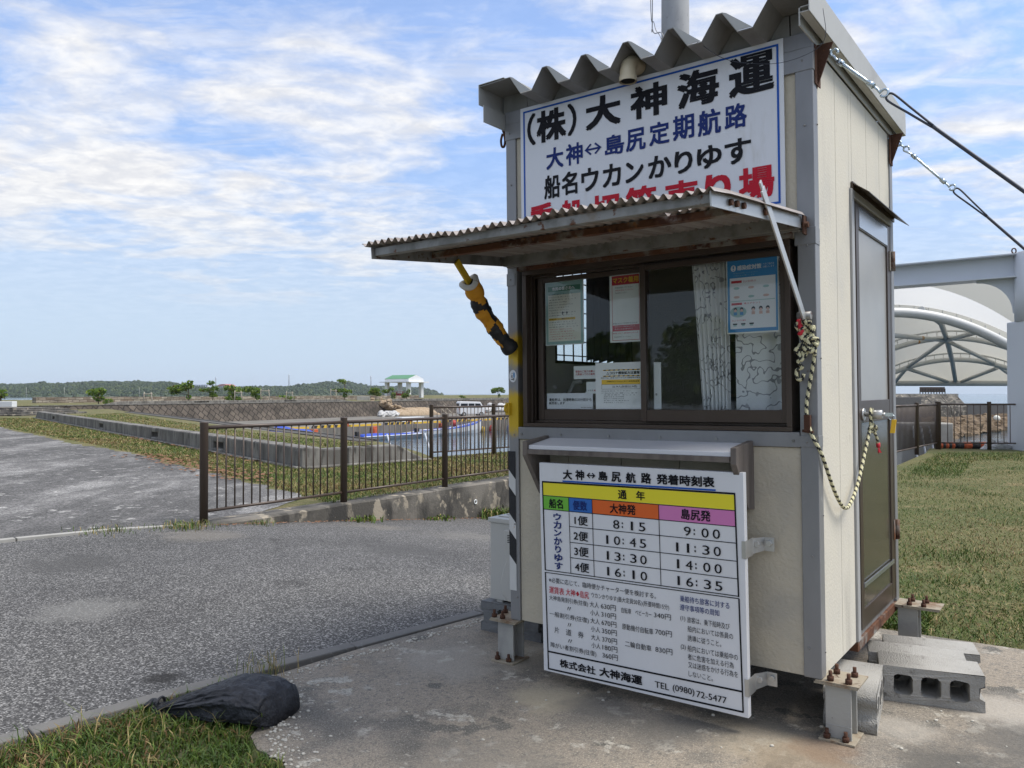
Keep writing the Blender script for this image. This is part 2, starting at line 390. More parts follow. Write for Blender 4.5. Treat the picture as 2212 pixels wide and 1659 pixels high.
def glass_mat(name, tint, rough=.02, refl=1.0, alpha_tint=(.82, .86, .86)):
    m = bpy.data.materials.new(name)
    m.use_nodes = True
    nt, ln = m.node_tree.nodes, m.node_tree.links
    nt.clear()
    o = N(nt, 'ShaderNodeOutputMaterial')
    tr = N(nt, 'ShaderNodeBsdfTransparent')
    tr.inputs[0].default_value = tuple(alpha_tint) + (1,)
    gl = N(nt, 'ShaderNodeBsdfGlossy')
    gl.inputs['Roughness'].default_value = rough
    gl.inputs['Color'].default_value = (refl, refl, refl, 1)
    fr = N(nt, 'ShaderNodeFresnel')
    fr.inputs[0].default_value = 1.5
    mx = N(nt, 'ShaderNodeMixShader')
    ge = N(nt, 'ShaderNodeNewGeometry')
    inv = N(nt, 'ShaderNodeMath', operation='SUBTRACT')
    inv.inputs[0].default_value = 1
    ln.new(ge.outputs['Backfacing'], inv.inputs[1])
    mu = N(nt, 'ShaderNodeMath', operation='MULTIPLY')
    ln.new(fr.outputs[0], mu.inputs[0])
    ln.new(inv.outputs[0], mu.inputs[1])
    ln.new(mu.outputs[0], mx.inputs[0])
    ln.new(tr.outputs[0], mx.inputs[1])
    ln.new(gl.outputs[0], mx.inputs[2])
    ln.new(mx.outputs[0], o.inputs[0])
    return m


mt['glass'] = glass_mat('window glass', None, .02, .9, (.95, .965, .965))


def frosted():
    return pm('frosted door glass', (.32, .31, .285), .28, 0, [(2.2, .45, .8, (.27, .265, .25), 5)])


mt['frost'] = frosted()


def stone_mat(name, kind):
    m = pm(name, (.2, .17, .13), .95)
    nt, ln = m.node_tree.nodes, m.node_tree.links
    b = nt['Principled BSDF']
    tc = N(nt, 'ShaderNodeTexCoord')
    sp = N(nt, 'ShaderNodeSeparateXYZ')
    ln.new(tc.outputs['Object'], sp.inputs[0])
    cb = N(nt, 'ShaderNodeCombineXYZ')
    ln.new(sp.outputs['X'], cb.inputs[0])
    ln.new(sp.outputs['Z'], cb.inputs[1])
    nz = N(nt, 'ShaderNodeTexNoise')
    nz.inputs['Scale'].default_value = 1.3
    nz.inputs['Detail'].default_value = 3
    ln.new(cb.outputs[0], nz.inputs['Vector'])
    dm = N(nt, 'ShaderNodeVectorMath', operation='MULTIPLY_ADD')
    ln.new(nz.outputs['Color'], dm.inputs[0])
    k = .22 if kind == 'diamond' else .3
    dm.inputs[1].default_value = (k, k, 0)
    ln.new(cb.outputs[0], dm.inputs[2])
    mp = N(nt, 'ShaderNodeMapping')
    mp.inputs['Rotation'].default_value = (0, 0, R(42) if kind == 'diamond' else 0)
    ln.new(dm.outputs[0], mp.inputs[0])
    br = N(nt, 'ShaderNodeTexBrick')
    br.offset = .5
    br.offset_frequency = 3 if kind == 'diamond' else 2
    br.inputs['Scale'].default_value = 1
    br.inputs['Mortar Size'].default_value = .045 if kind == 'diamond' else .03
    br.inputs['Mortar Smooth'].default_value = .35
    br.inputs['Brick Width'].default_value = .62 if kind == 'diamond' else .75
    br.inputs['Row Height'].default_value = .52 if kind == 'diamond' else .24
    br.inputs['Color1'].default_value = (.135, .112, .088, 1)
    br.inputs['Color2'].default_value = (.078, .064, .051, 1)
    br.inputs['Mortar'].default_value = (.022, .018, .015, 1)
    if kind != 'diamond':
        br.inputs['Color1'].default_value = (.36, .32, .26, 1)
        br.inputs['Color2'].default_value = (.17, .13, .095, 1)
        br.inputs['Mortar'].default_value = (.10, .075, .055, 1)
    ln.new(mp.outputs[0], br.inputs['Vector'])
    n2 = N(nt, 'ShaderNodeTexNoise')
    n2.inputs['Scale'].default_value = .8
    n2.inputs['Detail'].default_value = 7
    ln.new(tc.outputs['Object'], n2.inputs['Vector'])
    rr = N(nt, 'ShaderNodeMapRange')
    rr.inputs[1].default_value = .4
    rr.inputs[2].default_value = .7
    rr.inputs[3].default_value = 1.15
    rr.inputs[4].default_value = .6
    ln.new(n2.outputs['Fac'], rr.inputs[0])
    mx = N(nt, 'ShaderNodeMix', data_type='RGBA', blend_type='MULTIPLY')
    mx.inputs['Factor'].default_value = 1
    ln.new(br.outputs['Color'], mx.inputs['A'])
    ln.new(rr.outputs[0], mx.inputs['B'])
    ln.new(mx.outputs['Result'], b.inputs['Base Color'])
    return m


mt['diamond_stone'] = stone_mat('diagonal stone masonry', 'diamond')
mt['rubble'] = stone_mat('rubble parapet stone', 'rubble')


# ------------------------------------------------------------------ mesh helpers
class MB:
    def __init__(s):
        s.v, s.f, s.m, s.sm = [], [], [], []

    def add(s, vs, fs, m=0, smooth=False):
        o = len(s.v)
        s.v += [tuple(p) for p in vs]
        s.f += [tuple(i + o for i in f) for f in fs]
        s.m += [m] * len(fs) if isinstance(m, int) else list(m)
        s.sm += [smooth] * len(fs)
        return s

    def box(s, x0, x1, y0, y1, z0, z1, m=0):
        vs = [(x, y, z) for z in (z0, z1) for y in (y0, y1) for x in (x0, x1)]
        return s.add(vs, [(0, 2, 3, 1), (4, 5, 7, 6), (0, 1, 5, 4), (2, 6, 7, 3), (0, 4, 6, 2), (1, 3, 7, 5)], m)

    def obox(s, c, ax, ay, az, m=0):
        """oriented box: centre and three half vectors"""
        c, ax, ay, az = map(Vector, (c, ax, ay, az))
        vs = [c + sx * ax + sy * ay + sz * az for sz in (-1, 1) for sy in (-1, 1) for sx in (-1, 1)]
        return s.add(vs, [(0, 2, 3, 1), (4, 5, 7, 6), (0, 1, 5, 4), (2, 6, 7, 3), (0, 4, 6, 2), (1, 3, 7, 5)], m)

    def bar(s, a, b, w, h, up=(0, 0, 1), m=0):
        a, b = Vector(a), Vector(b)
        d = (b - a)
        dn = d.normalized()
        sd_ = dn.cross(Vector(up)).normalized()
        u2 = sd_.cross(dn)
        return s.obox((a + b) / 2, d / 2, sd_ * w / 2, u2 * h / 2, m)

    def quad(s, a, b, c, d, m=0):
        return s.add([a, b, c, d], [(0, 1, 2, 3)], m)

    def prism(s, poly, z0, z1, m=0):
        """xy polygon (ccw) extruded z0..z1"""
        n = len(poly)
        vs = [(x, y, z0) for x, y in poly] + [(x, y, z1) for x, y in poly]
        fs = [tuple(range(n - 1, -1, -1)), tuple(range(n, 2 * n))] + [(i, (i + 1) % n, n + (i + 1) % n, n + i) for i in range(n)]
        return s.add(vs, fs, m)

    def extr(s, poly, a, b, axis, m=0):
        """polygon in the two other axes extruded along axis a..b"""
        n = len(poly)

        def mk(p, t):
            return {'x': (t, p[0], p[1]), 'y': (p[0], t, p[1]), 'z': (p[0], p[1], t)}[axis]
        vs = [mk(p, a) for p in poly] + [mk(p, b) for p in poly]
        fs = [tuple(range(n)), tuple(range(2 * n - 1, n - 1, -1))] + [(i, n + i, n + (i + 1) % n, (i + 1) % n) for i in range(n)]
        return s.add(vs, fs, m)

    def tube(s, pts, r, n=8, m=0, cap=True, mfun=None, smooth=True):
        pts = [Vector(p) for p in pts]
        rs = r if isinstance(r, (list, tuple)) else [r] * len(pts)
        t0 = (pts[1] - pts[0]).normalized()
        up = Vector((0, 0, 1)) if abs(t0.z) < .9 else Vector((1, 0, 0))
        x = t0.cross(up).normalized()
        vs, o = [], len(s.v)
        for i, p in enumerate(pts):
            t = (pts[min(i + 1, len(pts) - 1)] - pts[max(i - 1, 0)])
            if t.length < 1e-9:
                t = t0
            t.normalize()
            x = (x - t * x.dot(t))
            x.normalize()
            y = t.cross(x)
            for k in range(n):
                a = 2 * PI * k / n
                vs.append(p + (x * math.cos(a) + y * math.sin(a)) * rs[i])
        fs, ms = [], []
        for i in range(len(pts) - 1):
            for k in range(n):
                fs.append((i * n + k, i * n + (k + 1) % n, (i + 1) * n + (k + 1) % n, (i + 1) * n + k))
                ms.append(mfun(i, k) if mfun else m)
        if cap:
            fs += [tuple(range(n - 1, -1, -1)), tuple(range((len(pts) - 1) * n, len(pts) * n))]
            ms += [m, m]
        s.add(vs, fs, ms, smooth)
        if cap:
            s.sm[-1] = s.sm[-2] = False
        return s

    def cyl(s, a, b, r, n=12, m=0):
        return s.tube([a, b], r, n, m)

    def ball(s, c, r, m=0, seg=10, rings=7):
        c = Vector(c)
        rr = r if isinstance(r, (tuple, list)) else (r, r, r)
        vs = [c + Vector((0, 0, -rr[2]))]
        for i in range(1, rings):
            t = PI * i / rings - PI / 2
            for k in range(seg):
                a = 2 * PI * k / seg
                vs.append(c + Vector((math.cos(t) * math.cos(a) * rr[0], math.cos(t) * math.sin(a) * rr[1], math.sin(t) * rr[2])))
        vs.append(c + Vector((0, 0, rr[2])))
        fs = [(0, 1 + (k + 1) % seg, 1 + k) for k in range(seg)]
        for i in range(rings - 2):
            for k in range(seg):
                a, b2 = 1 + i * seg + k, 1 + i * seg + (k + 1) % seg
                fs.append((a, b2, b2 + seg, a + seg))
        L = len(vs) - 1
        o = 1 + (rings - 2) * seg
        fs += [(o + k, o + (k + 1) % seg, L) for k in range(seg)]
        return s.add(vs, fs, m, True)

    def build(s, name, mats, parent=None, bevel=0, seg=2):
        me = bpy.data.meshes.new(name)
        me.from_pydata(s.v, [], s.f)
        if isinstance(mats, str):
            mats = [mats]
        for k in mats:
            me.materials.append(mt[k])
        me.polygons.foreach_set('material_index', np.array(s.m, dtype=np.int32))
        me.polygons.foreach_set('use_smooth', np.array(s.sm, dtype=bool))
        me.update()
        o = bpy.data.objects.new(name, me)
        COL.objects.link(o)
        if parent is not None:
            o.parent = parent
        if bevel:
            b = o.modifiers.new('bevel', 'BEVEL')
            b.width = bevel
            b.segments = seg
            b.limit_method = 'ANGLE'
            b.angle_limit = R(40)
        return o


def pieces(mb):
    """split a mesh builder into its separate pieces (touching bounding boxes count as one)"""
    par = list(range(len(mb.v)))

    def find(a):
        while par[a] != a:
            par[a] = par[par[a]]
            a = par[a]
        return a
    for f in mb.f:
        for q in f[1:]:
            par[find(q)] = find(f[0])
    grp = {}
    for i, f in enumerate(mb.f):
        grp.setdefault(find(f[0]), []).append(i)
    items = []
    for fl in grp.values():
        P_ = np.array([mb.v[k] for i in fl for k in mb.f[i]])
        items.append([fl, P_.min(0) - 1e-4, P_.max(0) + 1e-4])
    done = False
    while not done:
        done = True
        for a in range(len(items)):
            for b in range(a + 1, len(items)):
                if (items[a][1] <= items[b][2]).all() and (items[b][1] <= items[a][2]).all():
                    items[a] = [items[a][0] + items[b][0], np.minimum(items[a][1], items[b][1]), np.maximum(items[a][2], items[b][2])]
                    items.pop(b)
                    done = False
                    break
            if not done:
                break
    out = []
    for fl, _, _ in items:
        n, mp_ = MB(), {}
        for i in sorted(fl):
            f2 = []
            for k in mb.f[i]:
                if k not in mp_:
                    mp_[k] = len(n.v)
                    n.v.append(mb.v[k])
                f2.append(mp_[k])
            n.f.append(tuple(f2))
            n.m.append(mb.m[i])
            n.sm.append(mb.sm[i])
        out.append(n)
    return out


def build_each(mb, name, mats, parent=None, bevel=0):
    for n in pieces(mb):
        n.build(name, mats, parent, bevel)


def tag(o, label, cat, group=None):
    o['label'] = label
    o['category'] = cat
    if group:
        o['group'] = group
    return o


def thing(name, label, cat, mat=None, loc=(0, 0, 0), rz=0., group=None):
    o = bpy.data.objects.new(name, None)
    o.empty_display_size = .1
    COL.objects.link(o)
    if mat is not None:
        o.matrix_world = mat
    else:
        o.location = loc
        o.rotation_euler = (0, 0, rz)
    return tag(o, label, cat, group)


def struct(o):
    o['kind'] = 'structure'
    return o


def stuff(o, label=None, cat=None):
    o['kind'] = 'stuff'
    if label:
        tag(o, label, cat)
    return o


def copy_tree(o, parent=None):
    c = o.copy()
    COL.objects.link(c)
    c.parent = parent
    for ch in list(o.children):
        copy_tree(ch, c)
    return c


def at(px, py, Y):
    """the world point at depth Y seen at (px,py) of a 2212 px wide frame"""
    d = Vector(((px - 1106), FPX * math.cos(PITCH) + (py - 829.5) * math.sin(PITCH), FPX * math.sin(PITCH) - (py - 829.5) * math.cos(PITCH)))
    d *= Y / d.y
    return Vector((d.x, d.y, d.z + CAM_H))


# booth frame: u to the right along the front, v back, w up; origin front left bottom corner
BOOTH = Matrix.Translation((-.0013, 3.8783, .2186)) @ Euler((.0044, -.0097, -.6341)).to_matrix().to_4x4()
BU, BV, BH = 1.449, 1.432, 2.384


def bm(u=0, v=0, w=0):
    return BOOTH @ Matrix.Translation((u, v, w))


# ------------------------------------------------------------------ lettering
_tc = {}


def glyphs(s, bold=0.):
    key = (s, bold)
    if key not in _tc:
        c = bpy.data.curves.new('lettering_curve', 'FONT')
        c.body = s
        c.resolution_u = 3
        c.offset = bold
        o = bpy.data.objects.new('lettering_curve', c)
        COL.objects.link(o)
        dg = bpy.context.evaluated_depsgraph_get()
        me = bpy.data.meshes.new_from_object(o.evaluated_get(dg))
        vs = np.array([tuple(v.co) for v in me.vertices])
        fs = [tuple(p.vertices) for p in me.polygons]
        bpy.data.objects.remove(o)
        bpy.data.curves.remove(c)
        bpy.data.meshes.remove(me)
        _tc[key] = (vs, fs)
    return _tc[key]


def put_text(mb, s, x0, x1, y0, y1, m=0, off=.003, bold=.02, fit=True):
    """lettering fitted to a box; weight comes from a few hair-shifted copies, each a hair farther out"""
    vs, fs = glyphs(s)
    a, b = vs.min(0), vs.max(0)
    sx = (x1 - x0) / (b[0] - a[0] + 2 * bold)
    sy = (y1 - y0) / (b[1] - a[1] + 2 * bold)
    sh = ((-1, -1), (1, -1), (1, 1), (-1, 1)) if bold > .012 else (((-1, 0), (1, 0)) if bold > 0 else ((0, 0),))
    for k, (p, q) in enumerate(sh):
        o = off + .00007 * k
        mb.add([(x0 + (v[0] - a[0] + bold * (1 + p)) * sx, -o, y0 + (v[1] - a[1] + bold * (1 + q)) * sy) for v in vs], fs, m)


def arrow(mb, x0, x1, y0, y1, m, off, t=.16):
    h = y1 - y0
    yc, w = (y0 + y1) / 2, h * t
    hx = h * .62
    rect(mb, x0 + w * 1.2, x1 - w * 1.2, yc - w / 2, yc + w / 2, m, off)
    for a, sg in ((x0, 1), (x1, -1)):
        for sy in (-1, 1):
            p, q = (a, yc), (a + sg * hx, yc + sy * h / 2)
            mb.add([(p[0], -off - .0001, p[1] - sy * w * .2), (p[0] + sg * w * 1.5, -off - .0001, p[1]), (q[0] + sg * w * .6, -off - .0001, q[1] - sy * w * .7), (q[0] - sg * w * .2, -off - .0001, q[1])],
                   [(0, 1, 2, 3) if sg * sy > 0 else (3, 2, 1, 0)], m)


def rect(mb, x0, x1, y0, y1, m, off=.001):
    mb.add([(x0, -off, y0), (x1, -off, y0), (x1, -off, y1), (x0, -off, y1)], [(0, 1, 2, 3)], m)


def frame(mb, x0, x1, y0, y1, t, m, off=.0015):
    rect(mb, x0, x1, y1 - t, y1, m, off)
    rect(mb, x0, x1, y0, y0 + t, m, off)
    rect(mb, x0, x0 + t, y0 + t, y1 - t, m, off)
    rect(mb, x1 - t, x1, y0 + t, y1 - t, m, off)


def hline(mb, xa, ya, xb, yb, t, m, off=.002):
    mb.add([(xa, -off, ya - t / 2), (xb, -off, yb - t / 2), (xb, -off, yb + t / 2), (xa, -off, ya + t / 2)], [(0, 1, 2, 3)], m)


def vline(mb, x, xb, y0, y1, t, m, off=.0022):
    mb.add([(xb - t / 2, -off, y0), (xb + t / 2, -off, y0), (x + t / 2, -off, y1), (x - t / 2, -off, y1)], [(0, 1, 2, 3)], m)


# ------------------------------------------------------------------ ground, roads, water
def ramp_z(x, y):
    s = (x + 3.3) * .62 + (y - 8.58) * .785
    t = 2 * (s + .6)
    sp = (math.log1p(math.exp(t)) if t < 30 else t) / 2
    return -.02 - .115 * sp


def sheet(name, poly, z, mats, drop=None, kind=True):
    mb = MB()
    if drop is None:
        mb.add([(x, y, z) for x, y in poly], [tuple(range(len(poly)))])
    else:
        mb.prism(poly, drop, z)
    o = mb.build(name, mats)
    return struct(o) if kind else o


def road_pts(pl, n):
    pl = [Vector(p) for p in pl]
    d = [0]
    for a, b in zip(pl, pl[1:]):
        d.append(d[-1] + (b - a).length)
    out = []
    for i in range(n + 1):
        t = d[-1] * i / n
        k = max(j for j in range(len(d)) if d[j] <= t + 1e-9)
        k = min(k, len(pl) - 2)
        out.append(pl[k].lerp(pl[k + 1], (t - d[k]) / (d[k + 1] - d[k])))
    return out


RL = [(-19.5, -7.2), (-4.51, 7.05), (-3.28, 8.42), (-2.145, 10.18), (-.986, 11.9), (1.3, 15.2), (3.6, 18.5), (7.6, 24.2)]
RR = [(-10.2, -5.6), (-1.95, 3.05), (-.3, 4.76), (.8, 6.0), (3.3, 9.4), (6.5, 14.0), (9.0, 17.6), (13.2, 23.2)]
NL = 120
La, Lb = road_pts(RL, NL), road_pts(RR, NL)
mb = MB()
vs = []
for a, b in zip(La, Lb):
    for j in range(17):
        p = a.lerp(b, j / 16)
        vs.append((p.x, p.y, ramp_z(p.x, p.y)))
fs = [(i * 17 + j, i * 17 + j + 1, (i + 1) * 17 + j + 1, (i + 1) * 17 + j) for i in range(NL) for j in range(16)]
mb.add(vs, fs, 0, True)
struct(mb.build('road', 'asphalt'))

# concrete slab the booth stands on
SLAB = [(-1.10, 3.69), (-1.13, 3.55), (-1.06, 3.30), (-.985, 3.14), (-.99, 3.04), (-.93, 2.93), (-.80, 2.83), (-.74, 2.62), (-.60, 2.4), (-.5, -3),
        (7.5, -3), (7.5, .85), (2.593, 4.06), (2.008, 4.441), (.72, 5.32), (.44, 5.34), (-.16, 4.70), (-.79, 4.06)]
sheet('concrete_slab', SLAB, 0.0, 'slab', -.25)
# lawn to the right, up to the ramp
LAWN = [(7.5, .86), (45, -22), (60, 40), (16, 34), (14.5, 26), (9.9, 19.3), (9.0, 17.4), (6.5, 13.8), (3.3, 9.2), (.85, 5.85), (.47, 5.37), (.72, 5.325), (2.008, 4.446), (2.593, 4.065)]
LAWN_Z = -.012
sheet('lawn', [(7.5, .86), (45, -22), (60, 17.9), (14.5, 17.95), (9.9, 18.95), (9.0, 17.4), (6.5, 13.8), (3.3, 9.2), (.85, 5.85), (.47, 5.37), (.72, 5.325), (2.008, 4.446), (2.593, 4.065)], LAWN_Z, 'soil_dry', -4.2)
sheet('pier_edge', [(14.5, 17.96), (60, 17.91), (60, 19.3), (10.4, 19.3), (9.91, 18.96)], -.03, 'old_conc', -4.2)
# kerb between slab and road
mb = MB()
kin = [(-7.0, -2.32), (-1.84, 3.07), (-1.12, 3.81), (-.80, 4.12), (-.16, 4.76), (.44, 5.4)]
for a, b in zip(kin, kin[1:]):
    a, b = Vector(a), Vector(b)
    n = Vector((-(b - a).y, (b - a).x)).normalized()
    L = (b - a).length
    k = max(1, int(L / .6))
    for i in range(k):
        p, q = a.lerp(b, (i + .008) / k), a.lerp(b, (i + .992) / k)
        mb.prism([tuple(p), tuple(q), tuple(q + n * .085), tuple(p + n * .085)], -.2, -.002 + random.uniform(-.004, .004))
struct(mb.build('kerb', 'kerb', bevel=.006))
PATCH = [(-1.12, 3.70), (-1.13, 3.55), (-1.06, 3.30), (-.985, 3.14), (-.99, 3.04), (-.93, 2.93), (-.80, 2.83), (-.74, 2.62), (-.60, 2.4), (-.5, -3), (-7.0, -3), (-7.0, -2.42), (-1.84, 2.97), (-1.15, 3.74)]
sheet('grass_verge', PATCH, -.006, 'soil_lush', -.25)

# left side: plateau with old parking, grass strips, harbour bank
GZ = -.104
BANK = [(-4.51, 7.05), (-3.28, 8.42), (-2.145, 10.18), (-.986, 11.9), (1.3, 15.2), (3.0, 17.6), (1.4, 20.4), (-.40, 18.95), (-1.75, 17.55), (-2.3, 19.3), (-3.64, 22.76), (-5.45, 25.3), (-9.85, 30.5),
        (-27.7, 58.2), (-44, 84), (-120, 110), (-120, -20), (-32, -20)]
sheet('left_ground', BANK[::-1], GZ, 'soil_green', -4.2)
mb = MB()
lot = [(-32, -20.0), (-19.5, -7.25), (-4.53, 7.05), (-3.42, 8.38), (-2.95, 9.5), (-2.78, 10.6), (-3.3, 11.5), (-4.39, 12.93), (-6.3, 15.3), (-8.48, 18.16), (-12.5, 22.5), (-20.8, 32.5), (-60, 72), (-110, 72), (-110, -19)]
zz = [(-.06 if i in (1, 2) else GZ + .006) for i in range(len(lot))]
# ragged edge towards the grass
out = []
for i, (p, q) in enumerate(zip(lot, lot[1:] + lot[:1])):
    out.append((p[0], p[1], zz[i]))
    if 3 <= i <= 11:
        L = math.dist(p, q)
        for k in range(1, int(L / .35)):
            t = k / int(L / .35)
            j = random.uniform(-.10, .10)
            out.append((p[0] + (q[0] - p[0]) * t + j, p[1] + (q[1] - p[1]) * t + j, GZ + .006))
mb.add(out, [tuple(range(len(out)))])
struct(mb.build('parking_lot', 'old_asphalt'))
mb = MB()
e1, e2 = Vector((-9.0, 2.76)), Vector((-3.36, 8.36))
n = Vector((-(e2 - e1).y, (e2 - e1).x)).normalized()
for i in range(10):
    p, q = e1.lerp(e2, (i + .01) / 10), e1.lerp(e2, (i + .99) / 10)
    zq = lambda v: ramp_z(v.x, v.y) + .012
    a, b, c, d = p + n * -.02, q + n * -.02, q + n * .07, p + n * .07
    mb.add([(a.x, a.y, zq(a)), (b.x, b.y, zq(b)), (c.x, c.y, zq(b)), (d.x, d.y, zq(a)), (a.x, a.y, -.3), (b.x, b.y, -.3), (c.x, c.y, -.3), (d.x, d.y, -.3)],
           [(0, 1, 2, 3), (0, 4, 5, 1), (1, 5, 6, 2), (2, 6, 7, 3), (3, 7, 4, 0)])
struct(mb.build('road_edging', 'pale_conc'))

WATER_Z = -2.7
mb = MB()
mb.add([(-2600, -40, WATER_Z), (4000, -40, WATER_Z), (4000, 4500, WATER_Z), (-2600, 4500, WATER_Z)], [(0, 1, 2, 3)])
struct(mb.build('sea', 'water'))

# far quay apron, and the park on its stone wall
QZ = -1.6
qdir = Vector((.573, .819))
q0 = Vector((-19.1, 61.0))
w0_, w1_ = Vector((-38.8, 66.0)), Vector((-.4, 130.0))
wd = (w1_ - w0_).normalized()
wnrm = Vector((wd.y, -wd.x))               # towards the basin
q_a = q0 - qdir * 2.2
q_b = q0 + qdir * 75
wb_a, wb_b = w0_ + wnrm * .8, w1_ + wd * 25 + wnrm * .8
sheet('quay', [(q_a.x, q_a.y), (q_b.x, q_b.y), (wb_b.x, wb_b.y), (wb_a.x, wb_a.y), (-29, 62.5)], QZ, 'quay_face', -4.5)
# dark slipway between bank and quay
mb = MB()
mb.add([(-27.7, 58.25, GZ - .03), (-9.8, 30.6, GZ - .03), (-8.4, 31.5, -1.5), (-19.5, 59.6, QZ + .03), (-27.0, 66, QZ + .03), (-29.5, 60.5, GZ - .06)], [(0, 1, 2, 3, 4, 5)])
struct(mb.build('slipway', 'kerb'))
park = [(w0_.x, w0_.y), (w1_.x + wd.x * 25, w1_.y + wd.y * 25), (60, 175), (60, 260), (-200, 260), (-200, 80), (-70, 60), (-44, 60)]
mb = MB()
pk = []
ES = (-40, 0, 30, 62, 85, 110, 170)


def park_z(e, d_):
    k = max(0., min(1., (e - 30) / 40))
    far = .36 + .44 * k
    return .25 + .08 * min(1, d_ / 14) if d_ < 14 else .33 + (far - .33) * min(1, (d_ - 14) / 16)


for d_ in (0, 14, 30, 46):
    for e_ in ES:
        p = w0_ + wd * e_ - wnrm * d_
        pk.append((p.x, p.y, park_z(e_, d_)))
nE = len(ES)
mb.add(pk, [(r * nE + c, r * nE + c + 1, (r + 1) * nE + c + 1, (r + 1) * nE + c) for r in range(3) for c in range(nE - 1)])
struct(mb.build('park_ground', 'soil_green'))


# ------------------------------------------------------------------ the ticket booth
booth = thing('ticket_booth', 'cream panelled ticket booth with corrugated roof and brown sliding window, raised on steel legs', 'ticket booth', bm())


def part(mb, name, mats, parent=None, bevel=0, label=None):
    o = mb.build(name, mats, parent or booth, bevel)
    if label:
        o['label'] = label
    return o


mb = MB()
mb.box(0.01, BU - .01, .01, BV - .01, -.012, .03)
part(mb, 'floor', 'galv')
for lo_, hi_ in ((-.010, .858), (1.668, 2.384)):
    mb = MB()
    for a, b in ((.056, .33), (.334, .605), (.609, .88), (.884, 1.155), (1.159, 1.383)):
        mb.box(a, b, .006, .035, lo_, hi_, 0)
    mb.box(.056, 1.383, .014, .030, lo_ + .002, hi_ - .001, 1)
    part(mb, 'front_wall', ['cream_rough', 'joint'])
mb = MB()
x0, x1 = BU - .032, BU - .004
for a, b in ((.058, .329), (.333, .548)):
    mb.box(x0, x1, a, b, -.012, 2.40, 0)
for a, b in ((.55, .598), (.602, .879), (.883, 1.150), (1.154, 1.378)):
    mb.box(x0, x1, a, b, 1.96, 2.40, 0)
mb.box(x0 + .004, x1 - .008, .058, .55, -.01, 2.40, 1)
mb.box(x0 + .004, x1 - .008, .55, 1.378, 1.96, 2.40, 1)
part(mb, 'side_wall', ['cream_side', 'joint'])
mb = MB()
mb.box(.004, .032, .058, .36, -.012, 2.40)
mb.box(.004, .032, .36, 1.15, -.012, 1.235)
mb.box(.004, .032, .36, 1.15, 1.78, 2.40)
mb.box(.004, .032, 1.15, BV - .058, -.012, 2.40)
mb.box(.058, BU - .058, BV - .034, BV - .004, -.012, 2.40)
part(mb, 'rear_wall', 'cream_side')
mb = MB()
mb.box(.034, BU - .034, .036, BV - .036, 2.36, 2.38)
part(mb, 'ceiling', 'interior')


def post_yellow():
    m = mt['post_yellow']
    nt, ln = m.node_tree.nodes, m.node_tree.links
    b = nt['Principled BSDF']
    old = b.inputs['Base Color'].links[0].from_socket
    tc = N(nt, 'ShaderNodeTexCoord')
    sp = N(nt, 'ShaderNodeSeparateXYZ')
    ln.new(tc.outputs['Object'], sp.inputs[0])
    nz = N(nt, 'ShaderNodeTexNoise')
    nz.inputs['Scale'].default_value = 14
    nz.inputs['Detail'].default_value = 6
    ln.new(tc.outputs['Object'], nz.inputs['Vector'])

    def M(op, a, bb):
        n = N(nt, 'ShaderNodeMath', operation=op)
        for i, v in enumerate((a, bb)):
            if isinstance(v, (int, float)):
                n.inputs[i].default_value = v
            else:
                ln.new(v, n.inputs[i])
        return n.outputs[0]
    z = M('ADD', sp.outputs['Z'], M('MULTIPLY', M('SUBTRACT', nz.outputs['Fac'], .5), .10))
    d1 = M('ABSOLUTE', M('SUBTRACT', z, .985), 0)
    d2 = M('ABSOLUTE', M('SUBTRACT', z, 1.29), 0)
    d = M('MINIMUM', d1, M('ADD', d2, .03))
    r = N(nt, 'ShaderNodeMapRange', interpolation_type='SMOOTHSTEP')
    r.inputs[1].default_value = .125
    r.inputs[2].default_value = .07
    ln.new(d, r.inputs[0])
    mx = N(nt, 'ShaderNodeMix', data_type='RGBA')
    ln.new(r.outputs[0], mx.inputs['Factor'])
    mx.inputs['A'].default_value = (.262, .262, .262, 1)
    mx.inputs['B'].default_value = (.62, .41, .02, 1)
    ln.new(mx.outputs['Result'], b.inputs['Base Color'])


post_yellow()
for (a, b, c, d, mm, lb) in ((-.003, .054, -.004, .056, 'post_yellow', 'left front post with yellow overspray'), (1.385, BU + .003, -.004, .056, 'grey_paint', None),
                             (-.003, .054, BV - .056, BV + .004, 'grey_paint', None), (1.385, BU + .003, BV - .056, BV + .004, 'grey_paint', None)):
    mb = MB()
    mb.box(a, b, c, d, -.012, 2.384)
    po = part(mb, 'corner_post', mm, bevel=.003, label=lb)
    if c < 0:
        mb = MB()
        if a < 0:
            mb.box(a - .002, .045, c - .003, .03, 1.60, 1.66)
        else:
            mb.box(1.375, BU + .0055, c - .003, .05, 1.634, 1.70)
            mb.box(1.378, BU + .0055, c - .003, .05, .862, .905)
        mb.box(a - .0025 if a < 0 else 1.30, .16 if a < 0 else BU + .0055, c - .003, .03, 2.30 if a > 0 else 2.31, 2.386)
        build_each(mb, 'joint_plate', 'grey_paint', po, .0015)
        mb = MB()
        uu = .03 if a < 0 else 1.418
        for w_ in (.10, .45, .88, 1.15, 1.63, 2.09, 2.34):
            mb.ball((uu + random.uniform(-.012, .012), c - .004, w_), (.004, .003, .004), 0, 8, 5)
        if a > 0:
            for w_ in (.08, .6, 1.2, 1.65, 2.1):
                mb.ball((BU + .004, .045, w_), (.003, .004, .004), 0, 8, 5)
        build_each(mb, 'screw', 'galv', po)
